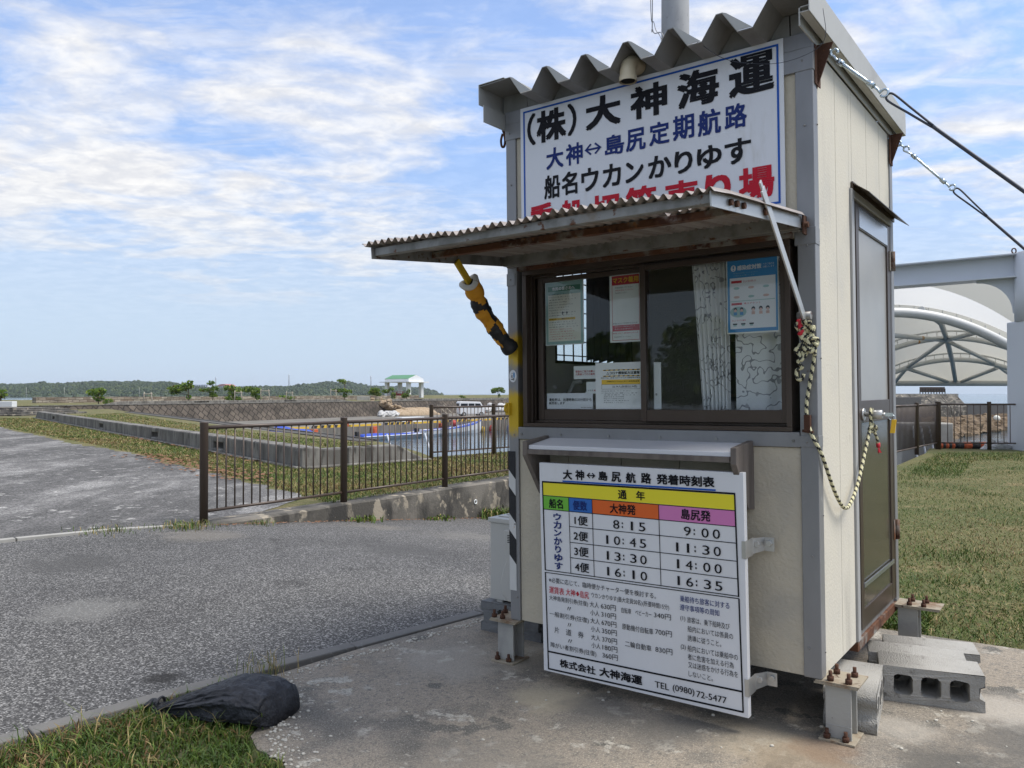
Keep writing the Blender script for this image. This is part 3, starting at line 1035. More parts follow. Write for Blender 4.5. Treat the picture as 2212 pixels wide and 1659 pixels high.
# hazard stripes wrapped on the lower left post
mb = MB()
ztop, zbot, nst = .80, .13, 6
edges = [.80, .665, .585, .455, .375, .255, .13]
sk_ = .045
for i in range(6):
    a, b = edges[i], edges[i + 1]
    m_ = i % 2
    for (p, q) in (((-.0045, -.0062), (.036, -.0062)),):
        mb.add([(p[0], p[1], b + (sk_ if i < 5 else 0)), (q[0], q[1], b - (0 if i < 5 else -.0)), (q[0], q[1], a), (p[0], p[1], a + (sk_ if i > 0 else 0))], [(0, 1, 2, 3)], m_)
    mb.add([(-.0055, .054, b), (-.0055, -.005, b + (sk_ if i < 5 else 0)), (-.0055, -.005, a + (sk_ if i > 0 else 0)), (-.0055, .054, a)], [(0, 1, 2, 3)], m_)
part(mb, 'hazard_tape', ['tape_black', 'stripe_white'])
mb = MB()
mb.box(.056, 1.383, -.007, .05, .860, .918)
sb = part(mb, 'sill_beam', 'grey_paint', bevel=.002)
mb = MB()
for u_ in (.075, .30, .55, .80, 1.05, 1.36):
    mb.cyl((u_, -.007, .885), (u_, -.012, .885), .006, 6)
build_each(mb, 'screw', 'galv', sb)
mb = MB()
mb.box(-.004, BU + .004, -.0055, .05, 2.386, 2.447)
part(mb, 'head_beam', 'grey_paint', bevel=.002)

# roof of folded steel plate
prof = [(-.030, 2.534)]
for k in range(7):
    P_ = .135 + .203 * k
    prof += [(P_ - .012, 2.536), (P_ + .012, 2.536)]
    if k < 6:
        prof += [(P_ + .072, 2.447), (P_ + .131, 2.447)]
prof += [(1.495, 2.534)]
mb = MB()
va, vb = -.17, BV + .10
n_ = len(prof)
for dz, fl in ((0, 0), (-.0035, 1)):
    vs = [(u_, va, w_ + dz) for u_, w_ in prof] + [(u_, vb, w_ + dz) for u_, w_ in prof]
    mb.add(vs, [(i, i + 1, n_ + i + 1, n_ + i) if not fl else (i, n_ + i, n_ + i + 1, i + 1) for i in range(n_ - 1)])
for i in range(n_ - 1):
    (u_, w_), (u2, w2) = prof[i], prof[i + 1]
    mb.quad((u_, va, w_ - .0035), (u2, va, w2 - .0035), (u2, va, w2), (u_, va, w_))
roof = part(mb, 'roof', 'roof')
for k in range(6):
    P_ = .135 + .203 * k
    mb = MB()
    mb.extr([(P_ + .013, 2.535), (P_ + .072, 2.4475), (P_ + .130, 2.4475), (P_ + .112, 2.462), (P_ + .030, 2.528)][::-1], -.1735, -.1715, 'y')
    mb.build('end_lip', 'roof_light', roof)  # paler than the roof sheet: light on the bent lip put into its colour
mb = MB()
mb.box(-.036, -.032, va - .004, vb, 2.445, 2.542)
mb.box(-.0318, .115, va - .004, vb, 2.5385, 2.542)
mb.box(1.500, 1.504, va - .05, vb, 2.425, 2.545)
mb.box(1.36, 1.4995, va - .05, vb, 2.5405, 2.545)
mb.box(1.47, 1.4995, va - .05, vb, 2.425, 2.429)
build_each(mb, 'flashing', 'roof_light', roof, .0015)
mb = MB()
mb.box(1.451, 1.456, va, BV + .003, 2.402, 2.468)
mb.box(-.011, -.006, va, BV + .003, 2.36, 2.44)
mb.box(1.4565, 1.4995, va + .002, vb - .002, 2.4685, 2.472)
mb.box(-.03, 1.4995, vb - .0015, vb, 2.43, 2.53)
build_each(mb, 'verge_strip', 'roof_light', roof)
mb = MB()
cl = [(u_, w_ - .006) for u_, w_ in prof[1:-1]]
pl = [(-.004, 2.448), (BU + .002, 2.448), (BU + .002, 2.528), (prof[-2][0], 2.528)] + cl[::-1] + [(-.004, 2.528)]
for i in range(len(cl) - 1):
    (u_, w_), (u2, w2) = cl[i], cl[i + 1]
    if max(w_, w2) > 2.449:
        mb.quad((u_, .004, 2.4425), (u2, .004, 2.4425), (u2, .004, max(w2, 2.443)), (u_, .004, max(w_, 2.443)))
mb.quad((1.37, .004, 2.44), (1.46, .004, 2.44), (1.46, .004, 2.53), (1.37, .004, 2.53))
mb.quad((-.02, .004, 2.44), (.12, .004, 2.44), (.12, .004, 2.53), (-.02, .004, 2.53))
build_each(mb, 'closure_plate', 'roof', roof)
for k in range(6):
    mb = MB()
    c_ = .135 + .203 * k + .10
    mb.cyl((c_, -.02, 2.446), (c_, -.02, 2.488), .0045, 6)
    mb.cyl((c_, -.02, 2.447), (c_, -.02, 2.458), .011, 6)
    mb.build('roof_bolt', 'rust', roof)
mb = MB()
arc = [(.716, .003, 2.492), (.716, -.035, 2.492), (.716, -.066, 2.486), (.716, -.088, 2.468), (.716, -.096, 2.443), (.716, -.096, 2.40)]
mb.tube(arc, .035, 16, 0, cap=False)
mb.tube([(.716, -.096, 2.42), (.716, -.096, 2.399)], .038, 16, 0, cap=False)
mb.tube([(.716, -.096, 2.401), (.716, -.096, 2.45)], .029, 16, 1, cap=False)
part(mb, 'vent_pipe', ['pvc', 'dark'])

# awning flap over the window
AW = [(-.03, 1.715), (-.90, 1.638)]


def aw(v):
    t = (v + .03) / -.87
    return 1.715 + (1.638 - 1.715) * t


mb = MB()
ns, nv = 46 * 7, 14
gu = np.linspace(-.03, 1.432, ns + 1)
gv = np.linspace(-.045, -.93, nv + 1)
holes = [(1.20, -.68, .045, .05), (1.12, -.56, .03, .02), (.42, -.55, .06, .014), (.98, -.555, .10, .012), (.70, -.56, .05, .012)]
for lay in (0, 1):
    vs = [(u_, v_, aw(v_) + .030 + .0085 * math.sin(2 * PI * u_ / .036) - lay * .0018 + (.0028 * math.sin(u_ * 23) + .002 * math.sin(u_ * 51 + 1)) * (v_ < -.88) + (.010 * math.sin(u_ * 7 + 1) * max(0, -v_ - .8) * 5)) for v_ in gv for u_ in gu]
    fs = []
    for i in range(nv):
        for j in range(ns):
            cu, cv = (gu[j] + gu[j + 1]) / 2, (gv[i] + gv[i + 1]) / 2
            if any(abs(cu - h[0]) < h[2] * (.6 + .6 * abs(math.sin(cu * 90))) and abs(cv - h[1]) < max(h[3], .034) * .99 for h in holes[:2]):
                continue
            q = (i * (ns + 1) + j, i * (ns + 1) + j + 1, (i + 1) * (ns + 1) + j + 1, (i + 1) * (ns + 1) + j)
            fs.append(q if lay else q[::-1])
    mb.add(vs, fs, 0, True)
awn = part(mb, 'awning', 'awning_sheet', label='rusting corrugated awning flap propped open above the window')


def bar_v(name, v_, h, d, mat, ua=.012, ub=1.405, dz=0.):
    mb = MB()
    w_ = aw(v_) + dz
    mb.box(ua, ub, v_ - d / 2, v_ + d / 2, w_ - h + .018, w_ + .018)
    return mb.build(name, mat, awn, .002)


bar_v('front_bar', -.885, .031, .03, 'galv')
bar_v('middle_bar', -.56, .026, .03, 'galv_rust', .02, 1.40)
mb = MB()
mb.box(.012, 1.405, -.058, -.03, 1.688, 1.738)
mb.box(.012, 1.405, -.0295, -.008, 1.684, 1.690)
mb.build('hinge_bar', 'galv', awn, .002)
mb = MB()
mb.box(.07, 1.37, -.026, -.009, 1.664, 1.683)
mb.build('window_head_angle', 'galv_rust', awn)
for u_, mm in ((.006, 'galv'), (1.409, 'alu')):
    mb = MB()
    mb.bar((u_, -.035, 1.715), (u_, -.912, 1.637), .005, .045, (0, 0, 1))
    mb.build('side_rail', mm, awn)
mb = MB()
for v_ in (-.455, -.66, -.72, -.77):
    mb.cyl((1.41, v_, aw(v_) + .002), (1.422, v_, aw(v_) + .002), .011 if v_ < -.5 else .014, 6)
mb.cyl((1.395, -.028, 1.705), (1.435, -.028, 1.705), .012, 6)
mb.box(1.416, 1.422, -.045, -.005, 1.67, 1.74)
build_each(mb, 'bolt', 'rust', awn)
mb = MB()
a_, b_ = Vector((1.423, -.505, 1.745)), Vector((1.421, -.045, 1.345))
mb.bar(a_, b_, .006, .036, (0, 1, 0))
d_ = (a_ - b_).normalized()
mb.bar(a_, a_ + d_ * .03, .0058, .018, (0, 1, 0))
mb.build('stay_bar', 'alu', awn, .001)
mb = MB()
mb.cyl((1.39, -.03, 1.36), (1.44, -.03, 1.36), .016, 8)
mb.build('stay_bracket', 'galv', awn)
mb = MB()
pa, pb = Vector((.020, -.412, 1.668)), Vector((.028, -.018, 1.285))
mb.bar(pa, pb, .012, .034, (0, 1, 0))
yp = mb.build('stay_bar', 'yellow_paint', awn, .001)
yp['label'] = 'yellow stay bar wrapped in black and orange tape'
mb = MB()
L = (pb - pa)
npt, nk = 64, 18
pts, rs = [], []
for i in range(npt):
    t = i / (npt - 1)
    p = pa + L * (.225 + .765 * t)
    pts.append(p + Vector((-.020 * math.sin(PI * min(1, t * 1.05)) + .003 * math.sin(t * 9), .004 * math.sin(t * 13), .003 * math.cos(t * 11))))
    rs.append(.041 + .003 * math.sin(t * 21) + .0015 * math.sin(t * 47 + 1) - .004 * t - (.014 if i in (0, npt - 1) else 0))


TB = [-.2, .20, .37, .575, .72, .885, 1.3]


def tapefun(i, k):
    t = i / npt
    a = 2 * PI * k / nk
    for q in range(6):
        lo = TB[q] + .045 * math.sin(a + q * 1.9) + .018 * math.sin(3 * a + q)
        hi = TB[q + 1] + .045 * math.sin(a + (q + 1) * 1.9) + .018 * math.sin(3 * a + q + 1)
        if lo <= t < hi:
            side = math.cos(a - 1.1 - q * .5)
            if q % 2 == 0:
                return 0 if side < -.25 else 1
            return 1 if (side < -.75 and q == 3) else 0
    return 0


n0 = len(mb.v)
mb.tube(pts, rs, nk, 0, True, tapefun)
g_p = random.Random(41)
for k in range(n0, len(mb.v)):
    i = (k - n0) // nk
    v = Vector(mb.v[k])
    c_ = pts[i]
    pinch = 1 - .10 * max(0, math.sin(i * .62 + .8 * math.sin((k - n0) % nk * .7))) ** 3
    mb.v[k] = tuple(c_ + (v - c_) * (pinch + g_p.uniform(-.05, .05)))
for i, k, s_ in ((9, 8, .03), (22, 9, .022), (40, 8, .016), (60, 8, .03), (30, 10, .014), (50, 2, .014)):
    p = pts[i]
    dr = Vector((.0, math.cos(k * .8), -abs(math.sin(k * .8)))).normalized()
    mb.add([p + dr * .036, p + dr * (.036 + s_) + Vector((.004, .004, -.006)), p + dr * .036 + Vector((.0, .012, -.016))], [(0, 1, 2)], 0 if i in (9, 60) else 1)
mb.build('padding', ['tape_black', 'tape_orange'], yp)
mb = MB()
ld = L.normalized()
sx = Vector((1, 0, 0))
sy = ld.cross(sx).normalized()
c0 = pa + L * .222
mb.tube([c0 + (sx * math.cos(a) + sy * math.sin(a)) * .036 + ld * .008 * math.sin(a * 2) for a in np.linspace(0, 2 * PI, 25)], .013, 8, 0, False)
mb.build('foam_sleeve', 'foam_white', yp)
mb = MB()
mb.box(-.012, .012, -.02, .012, .975, 1.035)
mb.tube([(0, -.018, 1.03), (-.004, -.03, 1.02), (-.004, -.034, 1.0), (0, -.024, .988)], .006, 6)
part(mb, 'latch', 'yellow_paint', bevel=.002)

# sliding window
mb = MB()
for a, b, c, d in ((.088, 1.357, 1.642, 1.666), (.088, 1.357, .920, .938), (.088, .112, .9385, 1.6415), (1.335, 1.357, .9385, 1.6415)):
    mb.box(a, b, -.010, .10, c, d)
mb.box(.1125, 1.3345, .040, .044, .9385, .950)
mb.box(.1125, 1.3345, .040, .044, 1.630, 1.6415)
mb.box(.1125, .122, .02, .026, .9385, 1.6415)
mb.box(.1125, .122, .05, .056, .9385, 1.6415)
win = part(mb, 'window', 'bronze', bevel=.0015)


def sash(u0, u1, v0, v1, st_l, st_r):
    mb = MB()
    mb.box(u0, u0 + st_l, v0, v1, .951, 1.629)
    mb.box(u1 - st_r, u1, v0, v1, .951, 1.629)
    mb.box(u0 + st_l, u1 - st_r, v0 + .002, v1 - .002, .951, 1.002)
    mb.box(u0 + st_l, u1 - st_r, v0 + .002, v1 - .002, 1.607, 1.629)
    s_ = mb.build('sash', 'bronze', win, .002)
    mb = MB()
    vm = (v0 + v1) / 2
    mb.box(u0 + st_l - .004, u1 - st_r + .004, vm - .002, vm + .002, .998, 1.611)
    mb.build('pane', 'glass', s_)


sash(.704, 1.334, .008, .036, .026, .022)
sash(.138, .716, .048, .076, .030, .030)

# left side window seen through the front glass
mb = MB()
for a, b, c, d in ((.36, 1.15, 1.235, 1.25), (.36, 1.15, 1.765, 1.78), (.36, .375, 1.2505, 1.7645), (1.135, 1.15, 1.2505, 1.7645)):
    mb.box(.003, .036, a, b, c, d)
for v_ in (.485, .579, .673, .767, .861, .955, 1.05):
    mb.box(.004, .010, v_ - .003, v_ + .003, 1.2505, 1.7645)
for w_ in (1.281, 1.36, 1.44, 1.52, 1.60, 1.68):
    mb.box(.0045, .0095, .376, 1.134, w_ - .003, w_ + .003)
lw = part(mb, 'window', 'bronze')
lw['label'] = 'small barred side window seen through the front glass'
mb = MB()
mb.box(.016, .019, .372, 1.138, 1.246, 1.769)
mb.build('pane', 'glass', lw)

# counter shelf
mb = MB()
mb.add([(.236, .004, .872), (1.176, .004, .872), (1.176, -.178, .846), (.236, -.178, .846), (.236, .004, .853), (1.176, .004, .853), (1.176, -.178, .827), (.236, -.178, .827)],
       [(3, 2, 1, 0), (4, 5, 6, 7), (0, 1, 5, 4), (1, 2, 6, 5), (2, 3, 7, 6), (3, 0, 4, 7)])
shelf = part(mb, 'counter_shelf', 'shelf_white', bevel=.003)
mb = MB()
mb.add([(.232, .004, .8525), (1.172, .004, .8525), (1.172, -.182, .8265), (.232, -.182, .8265), (.232, .004, .838), (1.172, .004, .838), (1.172, -.182, .806), (.232, -.182, .806)],
       [(3, 2, 1, 0), (4, 5, 6, 7), (0, 1, 5, 4), (1, 2, 6, 5), (2, 3, 7, 6), (3, 0, 4, 7)])
mb.build('shelf_batten', 'wood_grey', shelf)
for u_ in (.208, 1.1775):
    mb = MB()
    mb.extr([(.003, .882), (-.186, .862), (-.188, .80), (-.06, .615), (.003, .61)], u_, u_ + .024, 'x')
    mb.build('bracket_board', 'wood_grey', shelf, .002)

# door in the right side
D0 = BU
mb = MB()
for a, b, c, d in ((.553, .598, -.012, 1.958), (1.378, 1.432 - .057, -.012, 1.0)):
    if b > a:
        mb.box(D0 - .03, D0 + .006, a, b, c, d)
mb.box(D0 - .03, D0 + .006, .5985, 1.376, 1.925, 1.9575)
mb.box(D0 - .028, D0 + .0, 1.372, 1.3765, .0, 1.9245)
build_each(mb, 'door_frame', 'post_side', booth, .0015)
mb = MB()
mb.box(D0 - .03, D0 - .008, .5985, .640, .012, 1.9245)
mb.box(D0 - .03, D0 + .002, 1.352, 1.3715, .012, 1.9245)
build_each(mb, 'door_jamb', 'bronze', booth)
mb = MB()
L0, L1 = .6405, 1.3515
xo, xi = D0 + .001, D0 - .028
mb.box(xi, xo, L0, L0 + .052, .016, 1.918)
mb.box(xi, xo, L1 - .065, L1, .016, 1.918)
mb.box(xi, xo - .001, L0 + .052, L1 - .065, .016, .10)
mb.box(xi, xo - .001, L0 + .052, L1 - .065, .93, 1.03)
mb.box(xi, xo - .001, L0 + .052, L1 - .065, 1.805, 1.918)
door = part(mb, 'door', 'bronze', bevel=.002)
mb = MB()
mb.box(xi + .008, xo - .008, L0 + .048, L1 - .061, 1.027, 1.808)
mb.build('glass_panel', 'frost', door)
mt['door_low'] = pm('dark glossy lower door panel', (.10, .092, .07), .16, .3, [(3, .45, .8, (.08, .072, .055), 5)])
mt['alu_sheen'] = pm('polished aluminium', (.45, .48, .52), .22, .8)
mb = MB()
mb.box(xi + .008, xo - .007, L0 + .048, L1 - .061, .097, .933)
mb.build('lower_panel', 'door_low', door)
mb = MB()
mb.box(xo - .001, xo + .004, L0 + .045, L1 - .03, .195, .215)
mb.box(xo - .001, xo + .002, L0 + .06, L1 - .06, 1.812, 1.90)
build_each(mb, 'door_trim', 'alu_sheen', door)
mb = MB()
kv, kw = .715, .968
mb.cyl((D0, kv, kw), (D0 + .008, kv, kw), .028, 24)
mb.tube([(D0 + .01, kv, kw), (D0 + .03, kv, kw), (D0 + .034, kv, kw), (D0 + .080, kv, kw), (D0 + .083, kv, kw)], [.010, .010, .019, .020, .017], 20)
mb.cyl((D0 + .082, kv, kw), (D0 + .094, kv, kw), .008, 12)
mb.build('knob', 'alu', door)
for w_ in (1.742, .36):
    mb = MB()
    mb.cyl((D0 + .012, 1.372, w_ - .05), (D0 + .012, 1.372, w_ + .05), .011, 10)
    mb.box(D0 + .002, D0 + .005, 1.33, 1.376, w_ - .05, w_ + .05)
    mb.build('hinge', 'galv_rust', door)
mb = MB()
mb.add([(D0 + .007, .575, 1.985), (D0 + .075, .57, 1.935), (D0 + .075, 1.46, 1.935), (D0 + .007, 1.455, 1.985), (D0 + .007, .575, 1.980), (D0 + .075, .57, 1.931), (D0 + .075, 1.46, 1.931), (D0 + .007, 1.455, 1.980)],
       [(0, 1, 2, 3), (7, 6, 5, 4), (0, 4, 5, 1), (1, 5, 6, 2), (2, 6, 7, 3), (3, 7, 4, 0)])
mb.box(D0 - .002, D0 + .0068, .575, 1.455, 1.9585, 1.992)
part(mb, 'door_hood', 'bronze')
mb = MB()
mb.box(D0 - .06, D0 + .003, .552, BV, -.055, -.0125)
part(mb, 'threshold', 'galv_rust', bevel=.002)


def leg(u0, v0, sgn, long_top=False):
    """H section leg with plates and bolts; u0,v0 = outer front corner"""
    wg = -(.2186 + (u0 + .04) * .0097 + v0 * .0044)
    mb = MB()
    b = .092
    prof_ = [(0, 0), (b, 0), (b, .010), (b / 2 + .005, .010), (b / 2 + .005, .082), (b, .082), (b, .092), (0, .092), (0, .082), (b / 2 - .005, .082), (b / 2 - .005, .010), (0, .010)]
    mb.prism([(u0 + x, v0 + y) for x, y in prof_], wg + .009, -.026)
    mb.box(u0 + .0, u0 + b, v0 - .0015, v0 + .001, wg + .055, wg + .058)
    lg = part(mb, 'leg', 'leg_paint', bevel=.002)
    mb = MB()
    mb.box(u0 - .02, u0 + b + .018, v0 - .03, v0 + .11, wg, wg + .009)
    mb.build('base_plate', 'plate_rust', lg, .002)
    mb = MB()
    ex = .07 if long_top else .0
    mb.box(u0 - .035, u0 + b + .028 + ex, v0 - .022, v0 + .125, -.0255, -.0195)
    mb.box(u0 - .030, u0 + b + .033 + ex, v0 - .020, v0 + .128, -.0190, -.0128)
    build_each(mb, 'top_plate', 'plate_rust', lg)
    mb = MB()
    for x, y in ((.008, -.015), (.075, -.015)):
        p = (u0 + x, v0 + y)
        mb.cyl((p[0], p[1], wg + .009), (p[0], p[1], wg + .045), .007, 8)
        mb.cyl((p[0], p[1], wg + .010), (p[0], p[1], wg + .026), .013, 6)
    xs = ((.02, .0), (.085, .0), (.085, .09), (.02, .09)) if sgn > 0 else ((-.02, .0), (.03, .0), (-.02, .09))
    for x, y in xs:
        p = (u0 + x + ex * .5, v0 + y)
        mb.cyl((p[0], p[1], -.0128), (p[0], p[1], .024), .007, 8)
        mb.cyl((p[0], p[1], -.0122), (p[0], p[1], .004), .013, 6)
    build_each(mb, 'bolt', 'rust', lg)


leg(1.458, .012, 1)
leg(-.072, -.018, -1)
leg(1.462, 1.335, 1, True)
leg(-.072, 1.335, -1)
# rusty gusset plates for the guy wires
for s_, v_ in ((1, .045), (1, 1.392), (-1, .045)):
    mb = MB()
    o_ = BU + .004 if s_ > 0 else -.004
    mb.extr([(o_, 2.405), (o_ + s_ * .062, 2.405), (o_ + s_ * .05, 2.375), (o_, 2.24)], v_, v_ + .008, 'y')
    mb.box(min(o_, o_ + s_ * .004), max(o_, o_ + s_ * .004), v_ - .03, v_ + .04, 2.25, 2.40)
    part(mb, 'guy_plate', 'rust')


# ------------------------------------------------------------------ signs
SIG = ['ink_black', 'ink_blue', 'ink_red', 'ink_line', 'fill_yellow', 'fill_green', 'fill_blue', 'fill_orange', 'fill_pink']
big = thing('sign_board', 'large white company sign with black, blue and red Japanese lettering under the roof', 'sign', bm(.091, -.006, 1.786))
mb = MB()
mb.box(0, 1.254, -.006, 0, 0, .658)
mb.build('panel', 'sign_white', big, .001)
lt = MB()
frame(lt, .018, 1.236, .018, .640, .0085, 3, .0075)
rows = [('（', .041, .089, .469, .621, 0), ('株', .095, .260, .470, .620, 0), ('）', .268, .316, .472, .621, 0), ('大', .364, .544, .476, .619, 0), ('神', .591, .766, .474, .616, 0),
        ('海', .811, .994, .472, .622, 0), ('運', 1.036, 1.218, .468, .628, 0),
        ('大', .148, .243, .337, .436, 1), ('神', .257, .347, .336, .435, 1), ('↔', .356, .446, .367, .406, 1), ('島', .462, .558, .343, .432, 1), ('尻', .568, .663, .341, .437, 1), ('定', .680, .774, .345, .443, 1),
        ('期', .790, .885, .346, .449, 1), ('航', .901, 1.000, .341, .446, 1), ('路', 1.016, 1.108, .345, .444, 1),
        ('船', .135, .224, .200, .311, 0), ('名', .232, .317, .203, .309, 0), ('ウ', .338, .428, .202, .307, 0), ('カ', .449, .541, .204, .305, 0), ('ン', .563, .651, .205, .296, 0), ('か', .673, .781, .206, .300, 0),
        ('り', .795, .876, .204, .299, 0), ('ゆ', .895, 1.002, .205, .299, 0), ('す', 1.014, 1.123, .202, .303, 0),
        ('乗', .047, .188, .045, .185, 2), ('船', .225, .340, .045, .180, 2), ('切', .389, .531, .045, .175, 2), ('符', .562, .710, .045, .183, 2), ('売', .749, .897, .045, .176, 2), ('り', .928, 1.038, .050, .177, 2), ('場', 1.070, 1.213, .051, .178, 2)]
for c_, x0_, x1_, y0_, y1_, m_ in rows:
    wgt = .034 if (m_ == 0 and y0_ > .4 and c_ not in '（）') or m_ == 2 else (.018 if c_ in '↔（）' else .024)
    if c_ == '↔':
        arrow(lt, x0_, x1_, y0_ - .004, y1_ + .010, m_, .0082)
        continue
    put_text(lt, c_, x0_, x1_, y0_, y1_, m_, .0082, wgt)
lt.build('lettering', SIG, big)

tt = thing('timetable_board', 'white ferry timetable and fare board with coloured header row below the counter shelf', 'sign', BOOTH @ Matrix.Translation((.280, -.140, -.163)) @ Matrix.Rotation(R(1.2), 4, 'X'))
mb = MB()
mb.box(0, .937, 0, .030, -.002, .931)
mb.build('panel', 'sign_white', tt, .002)
lt = MB()
YT = .8445
rect(lt, .017, .903, .787, .845, 4, .0012)
rect(lt, .018, .152, .725, .784, 5, .0012)
rect(lt, .154, .270, .725, .784, 6, .0012)
rect(lt, .272, .582, .725, .784, 7, .0012)
rect(lt, .584, .901, .725, .784, 8, .0012)
for y_, t_ in ((.785, .003), (.724, .003)):
    hline(lt, .017, y_, .902, y_, t_, 0)
for y_ in (.658, .589, .522):
    hline(lt, .153, y_, .905, y_ + .003, .003, 0)
hline(lt, .018, .452, .910, .459, .0035, 0)
hline(lt, .014, .846, .905, .850, .007, 0, .0024)
vline(lt, .0165, .0215, .452, .846, .006, 0)
vline(lt, .902, .909, .456, .850, .006, 0)
vline(lt, .153, .156, .453, .785, .003, 0)
vline(lt, .271, .274, .454, .785, .003, 0)
vline(lt, .583, .586, .456, .785, .003, 0)
hline(lt, .018, .441, .911, .450, .0035, 0)
vline(lt, .0215, .0265, .010, .441, .006, 0)
vline(lt, .910, .917, .018, .450, .006, 0)
hline(lt, .026, .0885, .914, .096, .007, 0)
hline(lt, .024, .011, .918, .0185, .007, 0)
hline(lt, .123, .8545, .827, .8585, .0065, 3)
T = [('大', .127, .174, .863, .906, 0, .03), ('神', .191, .235, .864, .908, 0, .03), ('↔', .247, .292, .876, .895, 0, .02), ('島', .306, .350, .868, .908, 0, .03), ('尻', .369, .414, .866, .908, 0, .03), ('航', .437, .483, .866, .909, 0, .03),
     ('路', .507, .553, .867, .911, 0, .03), ('発着時刻表', .577, .823, .868, .910, 0, .03), ('通', .399, .439, .796, .834, 0, .02), ('年', .483, .523, .797, .835, 0, .02),
     ('船名', .050, .123, .732, .774, 0, .02), ('便数', .175, .246, .733, .774, 1, .02), ('大神発', .358, .479, .733, .775, 0, .02), ('島尻発', .681, .804, .734, .777, 0, .02),
     ('1便', .181, .248, .668, .709, 0, .015), ('2便', .175, .248, .600, .642, 0, .015), ('3便', .176, .249, .533, .575, 0, .015), ('4便', .178, .250, .465, .507, 0, .015),
     ('ウ', .072, .112, .680, .711, 1, .025), ('カ', .072, .112, .643, .676, 1, .025), ('ン', .073, .112, .610, .638, 1, .025), ('か', .072, .114, .571, .605, 1, .025), ('り', .077, .108, .536, .567, 1, .025), ('ゆ', .072, .115, .498, .531, 1, .025), ('す', .073, .115, .462, .494, 1, .025)]
L2 = [('※必要に応じて、臨時便かチャーター便を検討する。', .040, .563, .399, .423), ('運賃表', .040, .119, .351, .383, 2), ('大神', .128, .176, .353, .384, 2), ('↔', .179, .199, .360, .374, 2), ('島尻', .201, .245, .353, .384, 2), ('ウカンかりゆす(最大定員50名)(所要時間15分)', .258, .620, .359, .385),
      ('大神島発割引券(往復)', .040, .240, .317, .343), ('大人', .249, .294, .321, .345), ('630円', .304, .376, .321, .345), ('〃', .133, .153, .289, .305), ('小人', .251, .296, .286, .310), ('310円', .305, .376, .286, .310),
      ('一般割引券(往復)', .040, .242, .245, .272), ('大人', .251, .296, .251, .275), ('670円', .305, .377, .251, .275), ('〃', .134, .153, .218, .234), ('小人', .252, .297, .216, .240), ('350円', .306, .378, .216, .240),
      ('片', .064, .088, .178, .206), ('道', .124, .152, .178, .206), ('券', .186, .215, .178, .206), ('大人', .252, .297, .180, .204), ('370円', .306, .378, .180, .204), ('〃', .134, .155, .147, .163), ('小人', .253, .298, .146, .170), ('180円', .307, .379, .146, .170),
      ('障がい者割引券(往復)', .042, .276, .107, .134), ('360円', .306, .380, .112, .136), ('自転車', .402, .448, .319, .342), ('ベビーカー', .467, .541, .321, .342), ('340円', .552, .627, .322, .345),
      ('原動機付自転車', .404, .547, .250, .275), ('700円', .556, .629, .254, .278), ('二輪自動車', .416, .537, .180, .205), ('830円', .555, .630, .182, .206),
      ('乗船待ち旅客に対する', .668, .872, .404, .430, 1), ('遵守事項等の周知', .667, .831, .370, .395, 1), ('(1)', .668, .689, .326, .348), ('旅客は、乗下船時及び', .697, .871, .325, .349), ('船内においては係員の', .698, .884, .289, .313), ('誘導に従うこと。', .697, .836, .252, .276),
      ('(2)', .667, .688, .212, .234), ('船内においては乗船中の', .696, .901, .211, .236), ('者に危害を加える行為', .696, .884, .178, .202), ('又は迷惑をかける行為を', .697, .900, .146, .170), ('しないこと。', .698, .799, .112, .134)]
T += [(l[0], l[1], l[2], l[3], l[4], l[5] if len(l) > 5 else 0, .010 if len(l) > 5 else .0) for l in L2]
T += [('株式会社', .088, .270, .031, .067, 0, .025), ('大神海運', .289, .492, .032, .071, 0, .03), ('TEL', .549, .612, .037, .063, 0, .01), ('(0980)', .628, .721, .033, .066, 0, .01), ('72-5477', .729, .853, .036, .062, 0, .01)]
for hh, mm_, x0_, x1_, y0_ in (('8', '15', .362, .522, .669), ('10', '45', .326, .524, .601), ('13', '30', .327, .525, .534), ('16', '10', .329, .525, .467),
                               ('9', '00', .682, .841, .670), ('11', '30', .646, .843, .603), ('14', '00', .648, .845, .536), ('16', '35', .649, .846, .469)):
    dw, hgt = .030, .037
    xs_ = [x1_ - dw, x1_ - dw - .046]
    T += [(mm_[1], xs_[0], x1_, y0_, y0_ + hgt, 0, .006), (mm_[0], xs_[1] + (.009 if mm_[0] == '1' else 0), xs_[1] + dw - (.0105 if mm_[0] == '1' else 0), y0_, y0_ + hgt, 0, .006)]
    xc = x1_ - .106
    T += [(':', xc - .003, xc + .003, y0_ + .006, y0_ + .030, 0, .03)]
    for k, ch in enumerate(hh[::-1]):
        xa = xc - .040 - .046 * k
        T.append((ch, xa - .004 + (.009 if ch == '1' else 0), xa - .004 + dw - (.0105 if ch == '1' else 0), y0_, y0_ + hgt, 0, .006))
for c_, x0_, x1_, y0_, y1_, m_, wg_ in T:
    if c_ == '↔':
        arrow(lt, x0_, x1_, y0_ - .002, y1_ + .004, m_, .0032, .2)
        continue
    put_text(lt, c_, x0_, x1_, y0_, y1_, m_, .0032, wg_)
lt.build('lettering', SIG, tt)
